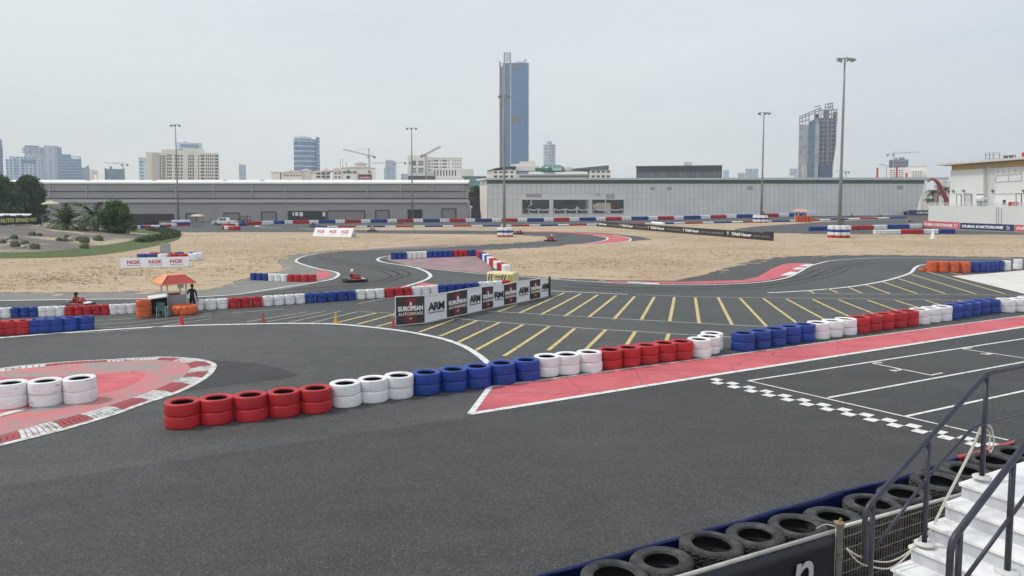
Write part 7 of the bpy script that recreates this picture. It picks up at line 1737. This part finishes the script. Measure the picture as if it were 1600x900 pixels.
# greenery in the gap between the halls, palms by the arch
crown('shady tree in the gap between the warehouse and the hall', 726, 762, 287, 344, 330, leaf_mat('gap_leaf', (.03, .042, .016), (.10, .11, .045)), 46, 130, .9, 31, low=.05)
gt = MB(); c = PB(741, 343, 300); gt.box((c.x, c.y, 4), (8, .6, 8)); gt.box((c.x, c.y - 1.5, 1.6), (4.5, 1.8, 3.2))
tag(gt.build('site_gate', mat('dark_gate', (.03, .035, .04), .7, .3, .3), origin=tuple(c)), 'dark gate and machinery in the gap between the halls', 'gate')
k = MB(); q = PD(735.5, 324.5, 296); k.tube([(q.x, 296, 0), (q.x, 296, q.z)], .12, 6); k.lathe([(0, -.6), (.6, -.3), (.75, .2), (.4, .7), (0, .8)], 12, tuple(q)); tag(k.build('globe_lamp', swag_m, None, True), 'white globe lamp on a post in the dark gap', 'globe lamp')
pg = 'palms in the gap by the white building'
palm('dark palm just left of the red arch', PB(1457, 330, 345), PD(1457, 300, 345).z, 4.2, 30, 41, lf_dark, pg, up=.35); palm('lower dark palm beside the hall corner', PB(1453, 330, 335), PD(1453, 311, 335).z, 3.2, 26, 42, lf_dark, pg, up=.3); palm('dark palm right of the red arch', PB(1476, 330, 345), PD(1476, 296, 345).z, 4.2, 26, 43, lf_dark, pg, up=.4)
# ------------------------------------------------------------------ pit side: padded wall, fence, stairs, handrails
rail_n = mat('navy_steel', (0.022, 0.025, 0.042), 0.42, 0.2, 6, dirt=(9, .62, (.09, .09, .10), .1, .6)); marble = None
def marble_mat():
    m, nt, b = _nodes('white_marble'); tc = N(nt, 'ShaderNodeTexCoord'); n = N(nt, 'ShaderNodeTexNoise', Scale=1.1, Detail=9.0, Roughness=.62); n.inputs['Distortion'].default_value = 1.4; L(nt, tc.outputs['Object'], n.inputs['Vector'])
    v = mathn(nt, 'ABSOLUTE', mathn(nt, 'SUBTRACT', n.outputs[0], .5)); c = ramp(nt, v, [(0.0, (.66, .665, .67)), (.03, (.72, .725, .73)), (.10, (.77, .77, .77))])
    d = N(nt, 'ShaderNodeTexNoise', Scale=2.2, Detail=8.0, Roughness=.72); L(nt, tc.outputs['Object'], d.inputs['Vector']); c = mixc(nt, ramp(nt, d.outputs[0], [(.56, 0.0), (.74, .5)]), c, (.45, .42, .38))
    L(nt, c, b.inputs['Base Color']); b.inputs['Roughness'].default_value = .5; return m
marble = marble_mat()
d = row_d; e = row_n                                  # along the wall, towards the stand
r_t, r_b = ray(1542, 585), ray(1538, 745)
Ys = 1.0 / (r_t.z / r_t.y - r_b.z / r_b.y)
foot1 = PD(1538, 745, Ys)                             # foot of the first long post, on the top landing
def SQ(px, py, off=0.0): return PP(px, py, foot1 + e * off, d)
edge_off = -0.07
C = [SQ(x, y, edge_off) for x, y in ((1503, 754), (1477, 787), (1453, 820), (1424, 852), (1396, 887))]
tread = sum((C[i] - C[i + 1]).dot(d) for i in range(4)) / 4; riser = sum(C[i].z - C[i + 1].z for i in range(4)) / 4
print('tread', tread, 'riser', riser, 'Ys', Ys, 'foot', foot1)
sr = empty('staircase', (C[0].x, C[0].y, 0), 'white marble staircase up to the grandstand at the lower right', 'staircase')
Wst = 2.6; nst = 8; prevz = None
for i in range(nst):
    o = C[0] - d * tread * i; z1 = C[0].z - riser * i
    back = (tread + .35 if i else 2.6); mb = MB()
    a = [Vector((o.x, o.y, 0)) + q for q in (Vector(), e * Wst, e * Wst + d * back, d * back)]
    z0 = max(0, z1 - riser * 1.0 - .001) if i else z1 - riser
    vs = [p + UP * (z1 - .035) for p in a] + [p + UP * (z0 - .15) for p in a]
    mb.add(vs, [(4, 5, 1, 0), (5, 6, 2, 1), (6, 7, 3, 2), (7, 4, 0, 3), (7, 6, 5, 4), (0, 1, 2, 3)]); s_ = mb.build('riser', mat('shaded_marble', (.50, .515, .545), .5, .06, 1.5), sr, origin=tuple(a[0]))  # risers greyer than the treads: their shade put into the marble colour
    t = MB(); nose = -d * .02 - e * .02; q = [p + UP * z1 for p in (a[0] + nose, a[1] - d * .02, a[2], a[3] - e * .02)]; t.add(q + [p - UP * .034 for p in q], [(0, 1, 2, 3), (7, 6, 5, 4), (4, 5, 1, 0), (5, 6, 2, 1), (6, 7, 3, 2), (7, 4, 0, 3)]); ob = t.build('tread', marble, sr, origin=tuple(a[0]))
    bv = ob.modifiers.new('bevel', 'BEVEL'); bv.width = .006; bv.segments = 2
b0 = C[0] - d * tread * (nst - 1); sk = MB(); a = [Vector((b0.x, b0.y, 0)) + e * .03, Vector((b0.x, b0.y, 0)) + e * (Wst - .03), Vector((C[0].x, C[0].y, 0)) + d * 2.5 + e * (Wst - .03), Vector((C[0].x, C[0].y, 0)) + d * 2.5 + e * .03]
zb = C[0].z - riser * nst - .1
sk.add(a + [a[0] + UP * zb, a[1] + UP * zb, a[2] + UP * (C[0].z - riser), a[3] + UP * (C[0].z - riser)], [(3, 2, 1, 0), (0, 1, 5, 4), (1, 2, 6, 5), (2, 3, 7, 6), (3, 0, 4, 7)]); sk.build('stringer', mat('stair_side', (.40, .40, .41), .8), sr)
def step_z(p):
    k = math.ceil(((C[0] - p).dot(d)) / tread - 1e-6); return C[0].z - riser * max(0, k)
def rail(label, off, top_pts, mid_pts, posts, r=.024):
    root = empty('handrail', (SQ(*posts[0][0], off).x, SQ(*posts[0][0], off).y, 0), label, 'handrail', 'navy steel handrails of the staircase')
    tp = [SQ(x, y, off) for x, y in top_pts]; mb = MB()
    def round_bend(p): 
        out = [p[0]]
        for i in range(1, len(p) - 1):
            a, b, c = p[i - 1], p[i], p[i + 1]; w_ = .07; out += [b + (a - b).normalized() * w_, b + ((a - b).normalized() + (c - b).normalized()) * w_ * .28, b + (c - b).normalized() * w_]
        return out + [p[-1]]
    mb.tube(round_bend(tp), r, 12); mb.build('top_rail', rail_n, root, True)
    for seq in mid_pts: m2 = MB(); m2.tube(round_bend([SQ(x, y, off) for x, y in seq]), r * .62, 10); m2.build('mid_rail', rail_n, root, True)
    for (tx, ty), (bx, by) in posts:
        T = SQ(tx, ty, off); B = SQ(bx, by, off); B = Vector((T.x, T.y, B.z)); m3 = MB(); m3.tube([B, T], r * .92, 10); po = m3.build('post', rail_n, root, True)
        f = MB(); f.lathe([(.085, 0), (.085, .012), (.07, .022), (.03, .024)], 16, tuple(B)); f.build('flange', mat('flange_white', (.55, .54, .53), .5, .1, 8), po, True)
rail('left navy handrail climbing beside the tyres, rope tied to it', 0.0, [(1353, 880), (1351.5, 797), (1542, 583.5), (1700, 550)], [[(1369, 853), (1450, 745), (1449, 746), (1520, 668), (1536, 663), (1700, 622)]], [((1542, 584), (1538, 745)), ((1451, 688), (1449, 848)), ((1364, 785), (1361, 968))])
wr_ = 1.02
rail('right navy handrail in front, partly cut by the frame', wr_, [(1478, 1010), (1486, 846), (1700, 566)], [[(1507, 905), (1580, 806), (1660, 698)]], [((1583, 716), (1577, 893)), ((1500, 826), (1494, 1000)), ((1680, 592), (1672, 790))])
# rope looped round the left rail
rope_m = mat('rope', (.50, .47, .41), .8, .15, 40)
rp = MB()
for o_, sag in ((0, 0), (.022, 8)):
    pts = smooth_poly([SQ(x + o_ * 60, y + (2 if o_ else 0), -.035 - o_) for x, y in ((1541, 664), (1535, 662), (1518, 700), (1480, 775), (1462, 812), (1456, 828), (1440, 838), (1420, 862), (1392, 877 + sag), (1362, 876 + sag), (1340, 868 + sag), (1323, 857))], 5); rp.tube(pts, .0068, 6)
for o_ in (0, .018): rp.tube(smooth_poly([SQ(x, y, -.03 - o_) for x, y in ((1541, 662), (1549, 668 + o_ * 200), (1553, 690), (1548, 706), (1545, 700), (1547, 680), (1540, 668))], 5), .0068, 6)
tag(rp.build('rope', rope_m, None, True), 'pale rope looped from the upper handrail post down to the fence', 'rope')
# fence in front of the tyres: post, galvanised rail, mesh, black banner
fo = .62; fA = black_c[6] + row_n * fo; fA.z = 0
def FQ(px, py, off=0.0): return PP(px, py, fA + row_n * off, row_d)
fl0, fl1, fl2 = FQ(870, 959), FQ(1311, 828), FQ(1316, 823); fl3 = FQ(1560, 757)
fr_root = empty('mesh_fence', (fl2.x, fl2.y, 0), 'galvanised mesh fence panel between the tyres and the stairs', 'fence')
mm = mat('fence_wire', (.24, .225, .20), .5, .15, 6, metal=.4); m = MB(); m.tube([fl2, fl3], .032, 10); m.build('top_rail', mat('fence_rail', (.50, .49, .46), .45, .15, 5, metal=.3), fr_root, True)
dv = (fl3 - fl2); nx_ = int(dv.length / .07); wv = MB()
for i in range(nx_ + 1): p = lerp(fl2, fl3, i / nx_); wv.bar((p.x, p.y, .1), p - UP * .01, .0065)
z = .2
while z < min(fl2.z, fl3.z): wv.bar((fl2.x, fl2.y, z), (fl3.x, fl3.y, z), .009); z += .2
wv.build('wire_mesh', mm, fr_root)
pst = MB(); q = FQ(1311, 824, .03); pst.bar((q.x, q.y, 0), (q.x, q.y, q.z + .06), .10, .10); po = pst.build('post', mat('fence_post', (.20, .19, .17), .6, .25, 5, metal=.2), fr_root)
cl_m = MB(); cl_m.box((q.x, q.y, q.z + .07), (.13, .13, .035)); cl_m.bar((q.x, q.y, q.z + .08), (q.x + .03, q.y, q.z + .15), .03); bo_ = MB(); bo_.lathe([(0, .03), (.035, .03), (.035, 0)], 12, M=Matrix.Translation((q.x, q.y - .08, q.z - .42)) @ Matrix.Rotation(R(90), 4, 'X')); bo_.build('bolt', mm, po); cl_m.build('clamp', mat('brass_clamp', (.34, .27, .14), .5, .2, 9, metal=.5), po)
bn = empty('fence_banner', (fl1.x, fl1.y, 0), 'black fence banner with a large pale letter, cut by the frame', 'banner')
m = MB(); m.tube([fl0, fl1], .034, 10); m.build('top_rail', mat('fence_rail', (.50, .49, .46), .45), bn, True)
p0 = Vector((fl0.x, fl0.y, 0)); p1 = Vector((fl1.x, fl1.y, 0)) - row_d * .06
bp = cloth_panel(p0 + row_n * .04, p1 + row_n * .04, fl0.z - .05, fl1.z - .05, row_n, .018, 5, .1, 40, 10); ob = bp.build('cloth', mat('banner_black', (.012, .014, .024), .5, .2), bn, True)
t = MB(); uu = (fl1 - fl0).normalized(); oo = FQ(1254, 908, .08); add_text(t, 'n', oo, uu, UP, .46, .60, row_n, bold=.0, shear=.2); t.build('lettering', mat('silver_ink', (.56, .56, .57), .5, .1, 3), ob)
ti = MB(); q = FQ(1306, 826, .06); ti.tube([q, q - UP * .2 + row_d * .01, q - UP * .55, q - UP * .9], .006, 5); ti.tube(smooth_poly([FQ(1307, 823, .0), FQ(1302, 821.5, -.15), FQ(1289, 819.5, -.3), FQ(1275, 826, -.3)], 5), .008, 5); tag(ti.build('tie_cord', rope_m, None, True), 'thin pale cord tied at the fence post corner', 'cord')
# padded wall on the track side of the tyres: blue, then red
wo = -.80
def WQ(px, py): return PP(px, py, black_c[6] + row_n * wo, row_d)
blue_p = mat('blue_tarpaulin', (.005, .011, .065), .4, .25, 1.2, spec=.25); red_p = mat('red_tarpaulin', (.50, .03, .04), .4, .15, 1.2)
def padded(label, pxs, m):
    pts = []
    q_ = [WQ(*q) for q in pxs]
    for a, b in zip(q_, q_[1:]):
        n = max(2, int((b - a).length / .22))
        pts += [lerp(a, b, i / n) for i in range(n)]
    pts.append(q_[-1]); mb = MB(); vs = []; nr_ = 0
    for i, p in enumerate(pts):
        s = i * .22; w1 = .030 * noise.noise(Vector((s * .7, 0, 1))) + .018 * noise.noise(Vector((s * 2.4, 3, 1))); w2 = .05 * noise.noise(Vector((s * .9, 7, 2))); t_ = p.z + w1
        ring = [(-.12, 0), (-.12, t_ * .5), (-.11 + w2 * .2, t_ - .09), (-.07 + w2 * .3, t_ - .015), (-.02 + w2 * .3, t_), (.02 + w2 * .4, t_ - .02), (.025 + w2 * .7, t_ - .10), (-.01 + w2 * 1.5, t_ - .26), (.05 - w2, t_ - .52), (.04, t_ * .4), (.04, 0)]
        nr_ = len(ring)
        for a, z_ in ring: b = p + row_n * a; vs.append((b.x, b.y, max(0.02, z_)))
    fs = [(i * nr_ + j, i * nr_ + j + 1, (i + 1) * nr_ + j + 1, (i + 1) * nr_ + j) for i in range(len(pts) - 1) for j in range(nr_ - 1)]
    fs += [tuple(range(nr_)), tuple((len(pts) - 1) * nr_ + j for j in range(nr_))[::-1]]
    mb.add(vs, [f[::-1] for f in fs]); o = mb.build('padded_wall', m, None, True, origin=(pts[0].x, pts[0].y, 0)); smooth_by_angle(o.data, 60); tag(o, label, 'padded wall', 'tarpaulin covered pads along the pit wall')
padded('blue tarpaulin covered pad wall behind the black tyres', [(700, 942), (840, 900.5), (1000, 855.5), (1150, 815), (1300, 772.5), (1440, 735), (1497, 713.5)], blue_p)
padded('red tarpaulin covered pad wall, continuing the blue one to the right', [(1498, 713), (1550, 699), (1600, 685), (1720, 655)], red_p)
# ------------------------------------------------------------------ sky, sun, camera
SUN_EL, SUN_AZ = R(54), R(-84)               # azimuth from straight ahead, negative = left
w = bpy.data.worlds.new('World'); SC.world = w; w.use_nodes = True
nt = w.node_tree; bg = nt.nodes['Background']
sky = N(nt, 'ShaderNodeTexSky'); sky.sky_type = 'NISHITA'; sky.sun_disc = False
sky.sun_elevation = SUN_EL; sky.sun_rotation = SUN_AZ; sky.air_density = 1.0; sky.dust_density = 4.0; sky.ozone_density = 1.5
tc = N(nt, 'ShaderNodeTexCoord')
mp = N(nt, 'ShaderNodeMapping'); mp.inputs['Scale'].default_value = (0.8, 0.8, 4.2); mp.inputs['Rotation'].default_value = (R(9), R(14), 0); L(nt, tc.outputs['Generated'], mp.inputs[0])
n1 = N(nt, 'ShaderNodeTexNoise', Scale=1.6, Detail=7.0, Roughness=0.55); L(nt, mp.outputs[0], n1.inputs['Vector'])
sp = N(nt, 'ShaderNodeSeparateXYZ'); L(nt, tc.outputs['Generated'], sp.inputs[0])
hz = ramp(nt, sp.outputs[2], [(0.0, (8.5, 8.7, 8.4)), (0.10, (8.1, 8.4, 8.35)), (0.30, (7.2, 7.65, 7.95)), (0.8, (6.6, 7.0, 7.4))])
side = ramp(nt, mathn(nt, 'MULTIPLY_ADD', sp.outputs[0], 0.9, 0.5), [(0.0, (1.03, 1.03, 1.0)), (1.0, (0.93, 0.96, 0.995))])
cl = mixc(nt, 1.0, hz, side, 'MULTIPLY')
cl = mixc(nt, 1.0, cl, ramp(nt, n1.outputs[0], [(0.30, (0.86, 0.885, 0.92)), (0.52, (1.0, 1.0, 1.0)), (0.70, (1.09, 1.08, 1.06))]), 'MULTIPLY')
# sky behind the stand brightened: added fill for faces turned to the camera
cl = mixc(nt, 1.0, cl, ramp(nt, mathn(nt, 'MULTIPLY_ADD', sp.outputs[1], -0.5, 0.5), [(0.45, 1.0), (0.9, 1.38)]), 'MULTIPLY')
L(nt, mixc(nt, 0.86, sky.outputs[0], cl), bg.inputs[0]); bg.inputs[1].default_value = 0.10
sd = bpy.data.lights.new('sun', 'SUN'); sd.energy = 1.9; sd.angle = R(8); sd.color = (1.0, 0.955, 0.89)
so = link('sun', sd)
dirv = Vector((math.sin(SUN_AZ) * math.cos(SUN_EL), math.cos(SUN_AZ) * math.cos(SUN_EL), math.sin(SUN_EL)))
so.rotation_euler = dirv.to_track_quat('Z', 'Y').to_euler(); so.location = dirv * 200 + Vector((0, 100, 0))

HAZE = 0.00026
hb = MB(); hb.box((0, 1290, 129), (5600, 3000, 260))
hm_, nth, bh = _nodes('haze_air'); nth.nodes.remove(bh)
pv = N(nth, 'ShaderNodeVolumePrincipled'); pv.inputs['Color'].default_value = (0.86, 0.92, 1.0, 1); pv.inputs['Density'].default_value = HAZE
pv.inputs['Anisotropy'].default_value = 0.2
L(nth, pv.outputs[0], nth.nodes['Material Output'].inputs['Volume'])
if HAZE > 0: tag(hb.build('haze', hm_), kind='stuff')

cam = bpy.data.cameras.new('camera'); co = link('camera', cam); SC.camera = co
cam.sensor_width = 36.0; cam.lens = 36.0 * FPX / 1600.0; cam.clip_start = 0.1; cam.clip_end = 8000
co.location = (0, 0, H); co.rotation_euler = (R(90) - PITCH, 0, 0)
cam.shift_x = 0.0; cam.shift_y = (PY - 450.0) / 1600.0
SC.render.resolution_x = 1024; SC.render.resolution_y = 576
vs_ = SC.view_settings; vs_.view_transform = 'Standard'; vs_.look = 'None'; vs_.exposure = 0.22; vs_.gamma = 1.0
SC.cycles.volume_bounces = 0; SC.cycles.max_bounces = 6; SC.cycles.transparent_max_bounces = 8
bpy.context.view_layer.update()
from bpy_extras.object_utils import world_to_camera_view as w2c
for q in ((287, 672), (1560, 700), (100, 360)):
    c_ = w2c(SC, co, P(*q)); print('check', q, round(c_.x * 1600, 2), round((1 - c_.y) * 900, 2))
